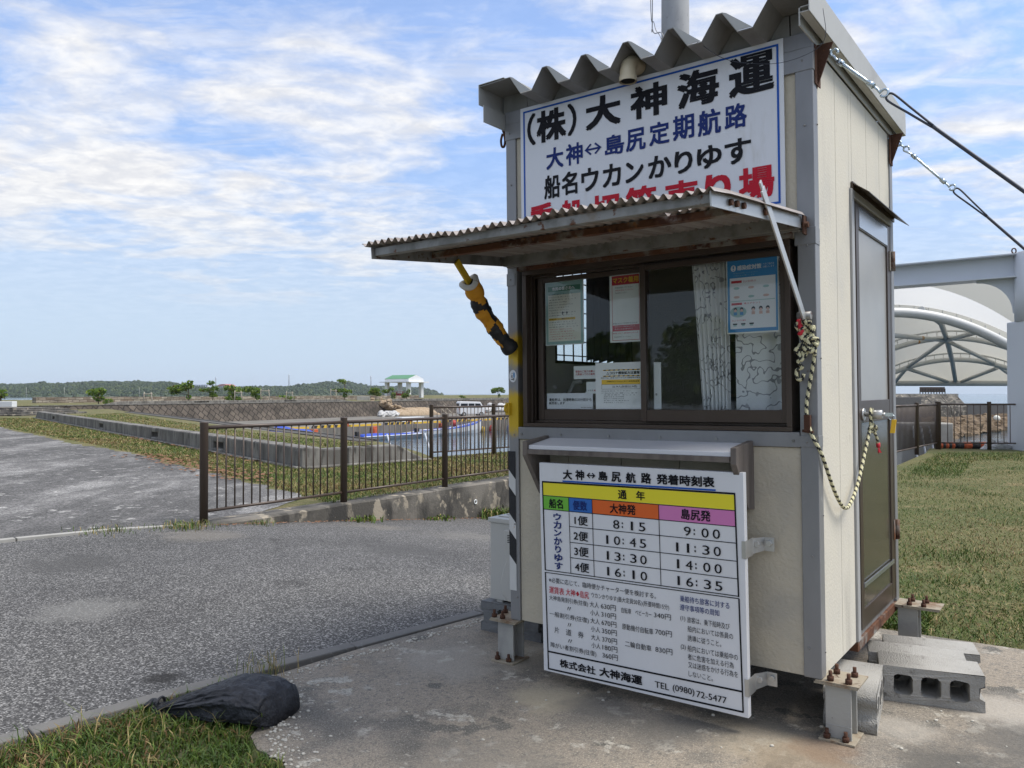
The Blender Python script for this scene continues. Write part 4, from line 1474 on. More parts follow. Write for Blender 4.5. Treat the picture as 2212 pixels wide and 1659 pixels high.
for y_ in (.66, .135):
    mb = MB()
    mb.box(.925, .9405, -.003, -.0008, y_ - .055, y_ + .012)
    mb.box(.9385, .9415, -.003, .075, y_ - .055, y_ + .012)
    mb.add([(.9415, .070, y_ - .050), (.968, .128, y_ - .045), (.968, .128, y_ + .008), (.9415, .070, y_ + .012), (.9415, .0735, y_ - .050), (.968, .1315, y_ - .045), (.968, .1315, y_ + .008), (.9415, .0735, y_ + .012)],
           [(0, 1, 2, 3), (7, 6, 5, 4), (0, 4, 5, 1), (1, 5, 6, 2), (2, 6, 7, 3), (3, 7, 4, 0)])
    mb.box(.968, 1.006, .128, .1315, y_ - .045, y_ + .008)
    for x_, yy in ((.988, .127), (.954, .09)):
        mb.cyl((x_, yy, y_ - .013), (x_, yy - .012, y_ - .013), .012, 6)
    mb.build('bracket', 'alu', tt, .001)

# posters and notices taped inside the panes
PM = ['paper', 'ink_black', 'poster_red', 'poster_green', 'poster_pale', 'poster_blue', 'poster_gold', 'paper_cream', 'poster_orange', 'skin_print', 'sign_white', 'ink_red']


def poster(name, label, u0, w0, wid, hei, v, base=0):
    t_ = thing(name, label, 'notice', bm(u0, v, w0), group=None)
    mb = MB()
    mb.box(0, wid, 0, .0012, 0, hei, base)
    mb.build('sheet', PM, t_)
    return t_, MB()


def lines(mb, x0, x1, y1, n, dy, h, m=1, off=.0006, ragged=True, gaps=True):
    """rows of small print set as Japanese text"""
    pool = ['新型コロナ感染防止のため', 'ご協力をお願いします', '体温を測りましょう', '手洗いと消毒を行う', '三密を避けましょう', '発熱のある方は相談', '外出を控えてください', 'マスクを着用しましょう']
    for i in range(n):
        L_ = (x1 - x0) * (random.uniform(.55, 1.0) if ragged else 1)
        y = y1 - i * dy
        s_ = pool[(i * 3 + int(x0 * 1000)) % len(pool)]
        put_text(mb, s_ if not gaps else s_[:5] + ' ' + s_[5:], x0, x0 + L_, y - h, y, m, off, 0.0)


VL, VR = .0655, .0255
t_, p_ = poster('poster', 'pale green notice sheet taped at the upper left of the left window pane', .172, 1.306, .214, .305, VL)
rect(p_, .004, .210, .004, .300, 4, .0003)
rect(p_, .016, .198, .018, .240, 7, .0005)
rect(p_, .016, .196, .256, .280, 3, .0005)
put_text(p_, '市民の皆さまへ', .040, .166, .260, .277, 10, .0009, .03)
lines(p_, .020, .190, .244, 9, .0125, .0052)
rect(p_, .020, .168, .118, .129, 6, .0009)
put_text(p_, 'どんなとき、どこに連絡すればいいの？', .024, .160, .1205, .1275, 1, .0013, .02)
lines(p_, .020, .190, .112, 3, .0115, .005)
lines(p_, .024, .190, .078, 5, .0115, .005, 11)
for x_ in (.098, .122):
    p_.add([(x_ - .006, -.0008, .150), (x_ + .006, -.0008, .150), (x_, -.0008, .160)], [(0, 1, 2)], 1)
    rect(p_, x_ - .0022, x_ + .0022, .142, .150, 1, .0008)
p_.build('print', PM, t_)

t_, p_ = poster('poster', 'white and red poster about wearing masks taped beside the middle window stile', .524, 1.304, .152, .313, VL)
frame(p_, .012, .150, .008, .300, .002, 2, .0004)
rect(p_, .012, .150, .258, .300, 2, .0006)
put_text(p_, 'マスク着用', .017, .146, .266, .293, 6, .001, .02)
lines(p_, .030, .146, .250, 1, .012, .007)
lines(p_, .030, .146, .238, 1, .012, .007, 11)
lines(p_, .030, .104, .226, 1, .012, .007)
rect(p_, .014, .150, .050, .077, 2, .0006)
lines(p_, .024, .130, .073, 2, .011, .005, 10, .001)
lines(p_, .016, .146, .088, 1, .01, .006)
lines(p_, .016, .146, .044, 1, .01, .006, 11)
lines(p_, .022, .146, .027, 1, .01, .005)
p_.build('print', PM, t_)

t_, p_ = poster('notice', 'white card at the lower left of the window saying when boat tickets are sold', .175, 1.0035, .254, .074, VL, 10)
put_text(p_, '乗船券は、出港時刻の20分前から', .013, .247, .036, .051, 1, .0006, .015)
put_text(p_, '販売致します', .013, .102, .021, .034, 1, .0006, .015)
put_text(p_, '株式会社 大神海運', .190, .247, .004, .009, 1, .0006, 0)
p_.build('print', PM, t_)

t_, p_ = poster('notice', 'white warning sheet with black and yellow bars and a yellow band at the pane bottom', .446, 1.0035, .230, .210, VL - .002, 0)
for y_ in (.174, .147):
    rect(p_, .040, .228, y_, y_ + .0045, 6, .0005)
    for k in range(8):
        x_ = .043 + k * .024
        p_.add([(x_, -.0009, y_), (x_ + .010, -.0009, y_), (x_ + .014, -.0009, y_ + .0045), (x_ + .004, -.0009, y_ + .0045)], [(0, 1, 2, 3)], 1)
p_.add([(.058, -.0006, .1565), (.071, -.0006, .1565), (.0645, -.0006, .169)], [(0, 1, 2)], 1)
p_.add([(.0605, -.0009, .158), (.0685, -.0009, .158), (.0645, -.0009, .1655)], [(0, 1, 2)], 0)
put_text(p_, 'コロナ感染拡大注意報', .074, .226, .156, .170, 1, .0006, .025)
put_text(p_, '県内では、新型コロナウイルス感染者が増加', .028, .228, .138, .1445, 1, .0006, .01)
rect(p_, .032, .228, .112, .133, 8, .0005)
put_text(p_, '沖縄県内の人口10万人あたり新規感染者数', .058, .224, .121, .128, 1, .0009, .01)
put_text(p_, '25.79人(前週比2.9倍)', .088, .212, .0945, .1065, 1, .0006, .012)
frame(p_, .032, .228, .090, .1115, .001, 1, .0005)
lines(p_, .030, .220, .084, 2, .0095, .0045)
lines(p_, .042, .214, .066, 5, .0085, .0042)
p_.build('print', PM, t_)

t_, p_ = poster('notice', 'small white card with red lettering behind the yellow banded warning sheet', .326, 1.143, .118, .060, VL + .003, 0)
put_text(p_, '検温のご協力お願い', .010, .114, .030, .040, 2, .0006, .015)
put_text(p_, '人数揃ってから販売', .010, .114, .017, .027, 2, .0006, .015)
p_.build('print', PM, t_)
t_, p_ = poster('notice', 'small white card reading mask in red and black above the ticket notice', .394, 1.074, .052, .055, VL + .003, 0)
put_text(p_, 'マスク', .006, .036, .011, .019, 1, .0006, .01)
put_text(p_, '着', .039, .049, .011, .019, 2, .0006, .01)
p_.build('print', PM, t_)
t_, p_ = poster('notice', 'bare white sheet edge showing right of the middle window stile', .742, 1.003, .034, .205, .060, 0)
put_text(p_, '感', .006, .016, .060, .070, 1, .0006, .01)
p_.build('print', PM, t_)

t_, p_ = poster('poster', 'blue bordered infection control poster at the upper right of the window', 1.090, 1.310, .212, .312, VR, 7)
rect(p_, .004, .208, .006, .302, 5, .0004)
rect(p_, .014, .200, .020, .226, 10, .0007)
pts_ = [(.030 + .011 * math.cos(a), -.0008, .266 + .013 * math.sin(a)) for a in np.linspace(0, 2 * PI, 20, endpoint=False)]
p_.add(pts_, [tuple(range(20))], 10)
rect(p_, .0275, .0325, .264, .275, 5, .0012)
rect(p_, .0275, .0325, .257, .261, 5, .0012)
put_text(p_, '感染症対策', .046, .145, .256, .276, 10, .0009, .03)
put_text(p_, 'へのご協力を', .150, .196, .268, .276, 10, .0009, .0)
put_text(p_, 'お願いします', .150, .196, .257, .265, 10, .0009, .0)
lines(p_, .030, .180, .247, 2, .010, .0045, 4, .0009)
rect(p_, .020, .064, .205, .215, 2, .0010)
put_text(p_, '正しい手の洗い方', .070, .122, .206, .214, 11, .001, .01)
for r_ in range(2):
    for c_ in range(3):
        x_, y_ = .028 + c_ * .060, .180 - r_ * .036
        p_.ball((x_ + .014, -.0002, y_ + .004), (.016, .0011, .006), 9 if (r_ + c_) % 2 else 4, 8, 5)
        lines(p_, x_ - .004, x_ + .040, y_ - .006, 1, .01, .0035)
rect(p_, .016, .198, .130, .133, 4, .0010)
rect(p_, .020, .064, .116, .125, 2, .0010)
put_text(p_, '咳エチケット', .072, .140, .117, .125, 11, .001, .01)
pts_ = [(.048 + .034 * math.cos(a), -.0010, .088 + .022 * math.sin(a)) for a in np.linspace(0, 2 * PI, 20, endpoint=False)]
p_.add(pts_, [tuple(range(20))], 4)
for x_ in (.036, .062, .110, .140, .168):
    p_.ball((x_, -.0008, .098), (.008, .0011, .009), 1, 8, 5)
    p_.ball((x_, -.0013, .094), (.0062, .0011, .006), 9, 8, 5)
    rect(p_, x_ - .007, x_ + .007, .075, .087, 9 if x_ > .1 else 5, .0015)
    lines(p_, x_ - .010, x_ + .012, .069, 1, .01, .0034)
put_text(p_, '正しいマスクの着用', .022, .078, .050, .057, 11, .001, .01)
for x_ in (.034, .068, .102):
    rect(p_, x_ - .009, x_ + .009, .036, .042, 1, .0012)
    rect(p_, x_ - .006, x_ + .006, .030, .036, 4, .0012)
    lines(p_, x_ - .010, x_ + .012, .028, 1, .01, .0034)
lines(p_, .126, .158, .048, 3, .010, .0045)
p_.build('print', PM, t_)

# round sticker on the left post
t_ = thing('sticker', 'round white sticker with a blue bird emblem on the left front post', 'sticker', bm(.026, -.0048, 1.163))
mb = MB()
n_ = 28
mb.add([(.022 * math.cos(a), -.0004, .030 * math.sin(a)) for a in np.linspace(0, 2 * PI, n_, endpoint=False)], [tuple(range(n_))])
mb.build('sheet', 'sign_white', t_)
mb = MB()
mb.add([(.006, -.0008, -.014), (.011, -.0008, -.002), (.011, -.0008, .014), (.005, -.0008, .020), (.002, -.0008, .010), (.003, -.0008, -.004)], [(0, 1, 2, 3, 4, 5)], 0)
mb.add([(-.012, -.0008, -.016), (.008, -.0008, -.021), (.006, -.0008, -.018), (-.010, -.0008, -.013)], [(0, 1, 2, 3)], 1)
mb.add([(-.009, -.0008, -.006), (-.003, -.0008, -.010), (-.003, -.0008, .004), (-.007, -.0008, .008)], [(0, 1, 2, 3)], 1)
mb.add([(-.008, -.0008, .010), (-.002, -.0008, .012), (-.004, -.0008, .017)], [(0, 1, 2)], 1)
mb.build('emblem', ['poster_blue', 'ink_black'], t_)

# inside: curtains, desk, clutter
mt['lace'] = pm('white lace curtain', (.85, .85, .84), .9, 0, [(15, .50, .505, (.33, .33, .34), 1.5, (1, 1, 1), (0, 0, 0)), (15, .53, .535, (.85, .85, .84), 1.5, (1, 1, 1), (0, 0, 0)), (9, .64, .66, (.42, .42, .43), 2)])


def curtain(name, label, path, w0, w1, mat, lean=0., fold=.018, nf=40, edge=0.):
    mb = MB()
    (ua, va), (ub, vb) = path
    nw = 12
    d = Vector((ub - ua, vb - va))
    nrm = Vector((-d.y, d.x)).normalized()
    vs = []
    for i in range(nw + 1):
        tw = i / nw
        for j in range(nf * 4 + 1):
            s_ = j / (nf * 4)
            f_ = fold * math.sin(s_ * nf * 1.0 + .6 * math.sin(s_ * 9)) * (.6 + .4 * tw)
            u_ = ua + d.x * s_ + nrm.x * f_ + lean * (1 - s_) * tw
            v_ = va + d.y * s_ + nrm.y * f_
            vs.append((u_, v_, w1 + (w0 - w1) * tw - edge * (tw > .99) * (.5 + .5 * math.cos(s_ * 40))))
    n_ = nf * 4 + 1
    mb.add(vs, [(i * n_ + j, i * n_ + j + 1, (i + 1) * n_ + j + 1, (i + 1) * n_ + j) for i in range(nw) for j in range(n_ - 1)], 0, True)
    o = mb.build(name, mat)
    o.matrix_world = BOOTH
    so = o.modifiers.new('cloth', 'SOLIDIFY')
    so.thickness = .001
    return tag(o, label, 'curtain')


curtain('curtain', 'gathered white patterned curtain hanging left of the blue poster', ((.900, .115), (1.06, .125)), .985, 1.655, 'lace', .045, .014, 46)
curtain('curtain', 'smooth white lace curtain with scroll pattern hanging below the blue poster', ((1.085, .13), (1.30, .14)), .985, 1.655, 'lace', .0, .010, 9, .01)
mt['curtain_grey'] = pm('dark grey curtain', (.13, .13, .14), .95)
curtain('curtain', 'dark grey curtain half drawn over the barred side window', ((.050, .655), (.050, 1.17)), 1.262, 1.80, 'curtain_grey', 0, .016, 44, .014)
t_ = thing('desk', 'plain desk behind the ticket window, mostly in the dark', 'desk', bm(.04, .20, 0))
mb = MB()
mb.box(0, 1.34, 0, .42, .90, .925)
mb.build('top', 'interior', t_)
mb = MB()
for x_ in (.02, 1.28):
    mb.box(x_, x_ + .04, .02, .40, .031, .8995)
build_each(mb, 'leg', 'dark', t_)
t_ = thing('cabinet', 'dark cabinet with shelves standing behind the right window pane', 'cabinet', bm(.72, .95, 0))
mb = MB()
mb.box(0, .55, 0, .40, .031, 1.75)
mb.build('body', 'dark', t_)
mb = MB()
for w_ in (1.05, 1.34, 1.60):
    mb.box(-.004, .554, -.012, -.001, w_, w_ + .015)
mb.box(-.03, -.0045, -.012, .03, .9255, 1.75)
build_each(mb, 'shelf', 'bronze', t_)
for (u_, v_, a, b, lb) in ((.80, .30, .10, .045, 'torn white paper strip standing on the desk at the left of the dark gap'), (.955, .30, .075, .04, 'white paper strip on the desk just left of the gathered curtain')):
    mb = MB()
    mb.box(0, a, 0, .012, 0, b)
    o = mb.build('paper_strip', 'paper')
    o.matrix_world = bm(u_, v_, .93)
    tag(o, lb, 'paper')
t_ = thing('machine', 'pale desk machine with a hand sanitiser pump behind the left pane', 'machine', bm(.13, .28, .9255))
mb = MB()
mb.box(-.03, .07, 0, .12, 0, .06)
mb.tube([(.0, .06, .06), (.0, .06, .16), (.03, .06, .205), (.08, .06, .21)], .012, 8)
mb.build('body', 'ac_body', t_, .008)
mb = MB()
mb.tube([(.12, .05, 0), (.12, .05, .10), (.12, .05, .12), (.12, .05, .15)], [.028, .028, .010, .008], 12)
mb.box(.105, .135, .042, .058, .15, .158)
mb.build('pump', 'paper', t_)

# ------------------------------------------------------------------ rope, key, guy wires


def smooth_path(pts, n=12):
    pts = [Vector(p) for p in pts]
    P_ = [pts[0] * 2 - pts[1]] + pts + [pts[-1] * 2 - pts[-2]]
    out = []
    for i in range(1, len(P_) - 2):
        for k in range(n):
            t = k / n
            a, b, c, d = P_[i - 1], P_[i], P_[i + 1], P_[i + 2]
            out.append(.5 * ((2 * b) + (c - a) * t + (2 * a - 5 * b + 4 * c - d) * t * t + (3 * b - a - 3 * c + d) * t ** 3))
    out.append(pts[-1])
    return out


def rope(mb, pts, r=.0065, twist=5.0, n=12):
    p = smooth_path(pts, 10)
    # even resampling
    d = [0]
    for a, b in zip(p, p[1:]):
        d.append(d[-1] + (b - a).length)
    step = .0055
    m_ = max(6, int(d[-1] / step))
    q, j = [], 0
    for i in range(m_ + 1):
        t = d[-1] * i / m_
        while j < len(d) - 2 and d[j + 1] < t:
            j += 1
        k = (t - d[j]) / max(1e-9, d[j + 1] - d[j])
        q.append(p[j].lerp(p[j + 1], k))
    o = len(mb.v)
    mb.tube(q, r, n, 0, True, lambda i, k: 1 if ((k + i * 2) % n) < n * .36 else 0)
    # strand relief
    for i in range(m_ + 1):
        for k in range(n):
            v = Vector(mb.v[o + i * n + k])
            g = 1 + .14 * math.cos(3 * 2 * PI * (k + i * 2) / n)
            mb.v[o + i * n + k] = tuple(q[i] + (v - q[i]) * g)


RT = thing('rope', 'black and pale yellow twisted rope knotted by the window and looped to the door knob', 'rope', bm())
mb = MB()
rope(mb, [(1.418, -.045, 1.345), (1.44, -.038, 1.30), (1.452, -.032, 1.245), (1.446, -.028, 1.19), (1.432, -.024, 1.12), (1.416, -.022, 1.03), (1.418, -.022, .965), (1.436, -.024, .905), (1.462, .0, .835), (1.470, .12, .70), (1.474, .215, .625), (1.476, .29, .600), (1.476, .37, .615), (1.476, .49, .680), (1.478, .612, .80), (1.482, .675, .88), (1.486, .70, .93), (1.486, .692, .970), (1.486, .715, .993), (1.486, .738, .968), (1.486, .715, .925), (1.492, .712, .90)], .0068)
mb.build('cord', ['rope_pale', 'rope_black'], RT)
mb = MB()
rope(mb, [(1.486, .70, .90), (1.50, .73, .90), (1.50, .70, .915), (1.482, .68, .905), (1.49, .72, .89), (1.502, .735, .905), (1.495, .70, .925)], .0066)
rope(mb, [(1.492, .712, .90), (1.497, .755, .865), (1.499, .775, .83)], .006)
rnd = random.Random(3)
for kx, kz, n_ in ((1.412, 1.315, 8), (1.430, 1.30, 8), (1.424, 1.265, 6), (1.447, 1.245, 6), (1.408, 1.225, 6)):
    pts = []
    for i in range(n_):
        a = i * 2.25
        pts.append((kx + .020 * math.cos(a) + rnd.uniform(-.006, .006), -.048 + .018 * math.sin(a * 1.3), kz + .032 * math.sin(a) + rnd.uniform(-.008, .008)))
    rope(mb, pts, .0066)
rope(mb, [(1.405, -.045, 1.24), (1.414, -.05, 1.205), (1.394, -.05, 1.185), (1.41, -.046, 1.165), (1.388, -.044, 1.155), (1.387, -.04, 1.125), (1.404, -.04, 1.118), (1.412, -.04, 1.14)], .0066)
build_each(mb, 'knot', ['rope_pale', 'rope_black'], RT)
mb = MB()
mb.tube([(1.400, -.052, 1.345), (1.412, -.058, 1.30), (1.404, -.058, 1.285)], .010, 6)
for s_ in (-1, 1):
    mb.add([(1.499, .775, .832), (1.504, .775 + s_ * .016, .805), (1.506, .785 + s_ * .028, .790), (1.498, .775 + s_ * .008, .795)], [(0, 1, 2, 3)])
mb.tube([(1.499, .773, .838), (1.50, .777, .818)], .009, 6)
build_each(mb, 'binding', 'red_cloth', RT)
mb = MB()
mb.box(1.408, 1.430, -.034, -.012, .925, .985)
mb.cyl((1.40, -.026, .925), (1.44, -.026, .92), .006, 6)
mb.build('clip', 'rust', RT)
K = thing('key', 'door key with a yellow plastic tag hanging from the knob lock', 'key', bm(BU + .094, kv, kw))
mb = MB()
mb.box(0, .03, -.002, .002, -.008, .008)
mb.tube([(.026 + .012 * math.cos(a), .0, -.012 + .012 * math.sin(a)) for a in np.linspace(0, 2 * PI, 17)], .0015, 6, 0, False)
mb.build('blade', 'zinc', K)
mb = MB()
mb.obox((.032, 0, -.052), (.010, .0, 0), (0, .004, 0), (.004, 0, .030))
mb.build('key_tag', 'tag_yellow', K, .002)


def guy(label, v, pts, end):
    """turnbuckle and wire rope from a gusset plate down to a ground anchor"""
    t_ = thing('guy_wire', label, 'cable', bm(0, v, 0), group='wire ropes tying the booth down')
    e, hk, tb, te, h2 = [Vector((a, 0, b)) for a, b in pts]
    d = (te - tb).normalized()
    nr = Vector((0, 1, 0))
    mb = MB()
    q = d.cross(nr)
    mb.tube([e + d * .012 + (d * math.cos(a) + q * math.sin(a)) * .013 for a in np.linspace(0, 2 * PI, 17)], .0045, 8, 0, False)
    mb.tube([e + d * .02, hk - d * .012], .0045, 8)
    mb.tube([hk + (d * math.cos(a) + q * math.sin(a)) * .013 for a in np.linspace(.3, 5.3, 15)] + [tb - d * .02, tb], .005, 8)
    L_ = (te - tb).length
    for s_ in (-1, 1):
        mb.tube([tb + nr * .004 * s_, tb + d * L_ * .15 + nr * .015 * s_, tb + d * L_ * .85 + nr * .015 * s_, te + nr * .004 * s_], .0055, 8)
    mb.cyl(tb - d * .012, tb + d * .016, .011, 10)
    mb.cyl(te - d * .016, te + d * .012, .011, 10)
    mb.tube([tb, tb + d * L_ * .4], .005, 8)
    mb.tube([te, te + d * .03] + [h2 + (d * math.cos(a) + q * math.sin(a)) * .014 for a in np.linspace(PI + .6, -1.9, 13)], .005, 8)
    mb.build('turnbuckle', 'zinc', t_)
    E_ = Vector((end[0], 0, end[1]))
    dd = (E_ - h2).normalized()
    full = h2 + dd * ((h2.z + .235) / -dd.z)
    mb = MB()
    q2 = dd.cross(nr)
    J = h2 + dd * .22
    for s_ in (-1, 1):
        mb.tube(smooth_path([h2 + dd * .012, h2 + dd * .03 + q2 * .014 * s_, h2 + dd * .12 + q2 * .009 * s_, J + q2 * .003 * s_], 6), .0042, 8)
    m_ = 160
    LL = (full - J).length
    cpts = [J + dd * LL * i / m_ + Vector((0, 0, -.02 * math.sin(PI * i / m_))) for i in range(m_ + 1)]
    mb.tube(cpts, .0068, 10, 0, True)
    mb.build('wire_rope', 'steel_dark', t_)
    mb = MB()
    mb.box(full.x - .12, full.x + .12, -.12, .12, full.z - .05, full.z + .05)
    mb.build('anchor', 'concrete_block', t_, .01)


guy('thick wire rope with a bright turnbuckle from the front roof corner to the ground', .05, ((1.462, 2.403), (1.518, 2.362), (1.539, 2.319), (1.646, 2.209), (1.691, 2.167)), (2.117, 1.744))
guy('wire rope with a slim turnbuckle from the rear roof corner to the ground', 1.40, ((1.483, 2.364), (1.528, 2.320), (1.562, 2.276), (1.694, 2.125), (1.734, 2.087)), (2.031, 1.750))
# thin loose wire strung across the front of the roof
mb = MB()
wp = [at(*p, Y) for p, Y in (((1140, 203), 3.55), ((1190, 300 - 60), 3.45), ((1480, 85), 3.18), ((1508, 92), 3.15), ((1560, 125), 3.1), ((1620, 137), 3.02), ((1690, 135), 2.97), ((1757, 110), 2.9), ((1783, 78), 2.86), ((1778, 18), 2.86))]
mb.tube(smooth_path(wp[2:], 8), .0011, 5)
o = mb.build('loose_wire', 'steel_dark')
tag(o, 'thin loose wire sagging across the top of the big sign', 'wire')

# shackle hook hanging at the left roof corner
mb = MB()
mb.tube(smooth_path([(-.03, .04, 2.40), (-.045, .03, 2.385), (-.03, .02, 2.355), (-.025, .02, 2.32), (-.032, .02, 2.295), (-.046, .02, 2.30), (-.05, .02, 2.33), (-.04, .02, 2.36)], 6), .006, 8)
o = mb.build('shackle', 'rust')
o.matrix_world = bm()
tag(o, 'rusty shackle hanging from the left roof corner of the booth', 'shackle')

# utility pole behind
t_ = thing('utility_pole', 'grey concrete utility pole standing behind the booth roof', 'utility pole', loc=(1.315, 6.4, 0))
mb = MB()
mb.tube([(0, 0, -.4), (0, 0, 3.5), (0, 0, 8.5)], [.125, .113, .095], 28)
mb.build('shaft', 'pole_conc', t_)
mb = MB()
mb.tube(smooth_path([(-.20, .02, 8), (-.185, .0, 4.6), (-.19, -.05, 4.2), (-.20, -.6, 3.85), (-.23, -.75, 2.9)], 8), .004, 6)
mb.tube(smooth_path([(-.19, .03, 8), (-.200, .01, 4.7), (-.175, -.04, 4.25), (-.215, -.6, 3.80), (-.23, -.75, 2.9)], 8), .003, 6)
build_each(mb, 'drop_wire', 'galv', t_)
for z_ in (4.55, 5.4):
    mb = MB()
    mb.cyl((.10, -.02, z_), (.145, -.03, z_), .008, 8)
    mb.build('step_bolt', 'galv', t_)

# ------------------------------------------------------------------ blocks, air conditioner, sandbag


def block_mesh(length=.39, height=.15, depth=.19, holes=3, mat='concrete_block'):
    """hollow block, holes facing front: built as a filled 2D curve with holes"""
    c = bpy.data.curves.new('block', 'CURVE')
    c.dimensions = '2D'
    c.fill_mode = 'BOTH'
    c.extrude = depth / 2

    def poly(pts):
        s_ = c.splines.new('POLY')
        s_.points.add(len(pts) - 1)
        for p, q in zip(s_.points, pts):
            p.co = (q[0], q[1], 0, 1)
        s_.use_cyclic_u = True
    h2, r = height / 2, .018
    o_ = [(-length / 2, -h2), (length / 2, -h2)]
    o_ += [(length / 2, -h2 + .045), (length / 2 - .018, -h2 + .055), (length / 2 - .018, h2 - .055), (length / 2, h2 - .045), (length / 2, h2)]
    o_ += [(-length / 2, h2), (-length / 2, h2 - .045), (-length / 2 + .018, h2 - .055), (-length / 2 + .018, -h2 + .055), (-length / 2, -h2 + .045)]
    poly(o_)
    hw, hh = .036, height / 2 - .032
    for k in range(holes):
        cx = (k - (holes - 1) / 2) * .105
        pts = []
        for sx, sy, a0 in ((1, 1, 0), (-1, 1, 90), (-1, -1, 180), (1, -1, 270)):
            for a in (0, 22, 45, 68, 90):
                t = R(a0 + a)
                pts.append((cx + sx * (hw - r) + r * math.cos(t), sy * (hh - r) + r * math.sin(t)))
        poly(pts)
    ob = bpy.data.objects.new('block', c)
    COL.objects.link(ob)
    dg = bpy.context.evaluated_depsgraph_get()
    me = bpy.data.meshes.new_from_object(ob.evaluated_get(dg))
    bpy.data.objects.remove(ob)
    # lie: curve xy -> x, z ; depth -> y
    for v in me.vertices:
        x, y, z = v.co
        v.co = (x, -z, y + height / 2)
    me.flip_normals() if False else None
    me.materials.clear()
    me.materials.append(mt[mat])
    return me


def block(label, loc, rz, mesh, group='loose concrete blocks beside the booth', scale=(1, 1, 1), chips=True):
    o = bpy.data.objects.new('concrete_block', mesh.copy())
    COL.objects.link(o)
    o.location = loc
    o.rotation_euler = (0, 0, rz)
    o.scale = scale
    if chips:
        for v in o.data.vertices:
            if v.co.z > .1:
                v.co.z += random.uniform(-.004, .001)
            v.co.x += random.uniform(-.0025, .0025)
            v.co.y += random.uniform(-.002, .002)
    return tag(o, label, 'concrete block', group)


b15 = block_mesh()
rzb = math.atan2(-.144, .353)
xb, yb = Vector((math.cos(rzb), math.sin(rzb))), Vector((-math.sin(rzb), math.cos(rzb)))
c0 = (Vector((1.563, 3.40)) + Vector((1.916, 3.256))) / 2 + yb * .095
block('hollow concrete block with three holes facing the camera, right of the booth', (c0.x, c0.y, .001), rzb, b15)
c1 = c0 + yb * .195 - xb * .035
block('concrete block lying second in the row, just behind the holed one', (c1.x, c1.y, .001), rzb + R(-.5), b15, scale=(1, 1, .93))
c2 = c1 + yb * .20 + xb * .075
block('concrete block farthest back in the row beside the lawn edge', (c2.x, c2.y, .001), rzb + R(1), b15, scale=(1, 1, .80))
dx = Vector((.129, .24)).normalized()
c4 = (Vector((1.213, 3.128)) + Vector((1.386, 3.05))) / 2 + dx * .195
block('rough concrete block standing right behind the front steel leg', (c4.x, c4.y, .001), math.atan2(dx.y, dx.x), b15)
yaw = -.6341
bx, by = Vector((math.cos(yaw), math.sin(yaw))), Vector((-math.sin(yaw), math.cos(yaw)))
P0 = Vector((-.0013, 3.8783))
bdk = block_mesh(.40, .16, .19, 2, 'dark_block')
c5 = P0 + bx * -.245 + by * .415
block('dark hollow block under the front end of the air conditioner', (c5.x, c5.y, .001), yaw, bdk, 'blocks under the air conditioner')
c6 = P0 + bx * -.245 + by * .95
block('dark hollow block under the rear end of the air conditioner', (c6.x, c6.y, .001), yaw, bdk, 'blocks under the air conditioner')
cA = P0 + bx * -.245 + by * .735
ac = thing('air_conditioner', 'ivory outdoor air conditioner unit on dark blocks left of the booth', 'air conditioner', loc=(cA.x, cA.y, .163), rz=yaw)
mb = MB()
mb.box(-.155, .155, -.39, .39, .012, .43)
mb.box(-.165, .165, -.40, .40, .4305, .455)
for k in range(9):
    y_ = -.34 + k * .075
    mb.box(-.14, .14, y_, y_ + .022, .4552, .461)
mb.box(-.12, -.08, -.38, .38, -.003, .0115)
mb.box(.08, .12, -.38, .38, -.003, .0115)
mb.build('body', 'ac_body', ac, .006)
mb = MB()
pf = [(-.045, .40), (.11, .40), (.11, .05), (.085, .018), (-.015, .018), (-.055, .05), (-.07, .11), (-.05, .19), (-.03, .235), (-.045, .30)]
mb.extr(pf, -.414, -.3905, 'y')
mb.build('valve_cover', 'ac_body', ac, .006)
mb = MB()
for k in range(5):
    mb.box(-.02, .035, -.4155, -.4145, .335 + k * .009, .339 + k * .009)
mb.box(.06, .085, -.4155, -.4145, .24, .27)
mb.extr([(.035, .07), (.075, .07), (.095, .12), (.095, .20), (.06, .185), (.035, .15)], -.416, -.4142, 'y')
mb.build('vent_slots', 'black_gap', ac)
mb = MB()
for z_ in (.165, .105):
    mb.tube(smooth_path([(.05, -.425, z_), (.08, -.432, z_ - .01), (.11, -.425, z_ + .01), (.15, -.41, z_ + .02)], 5), .014, 10)
build_each(mb, 'pipe', 'paper', ac)
mb = MB()
mb.tube(smooth_path([(-.17, -.30, .05), (-.19, -.33, -.05), (-.18, -.30, -.12), (-.17, -.2, -.155)], 6), .007, 6)
mb.build('drain_hose', 'rust', ac)

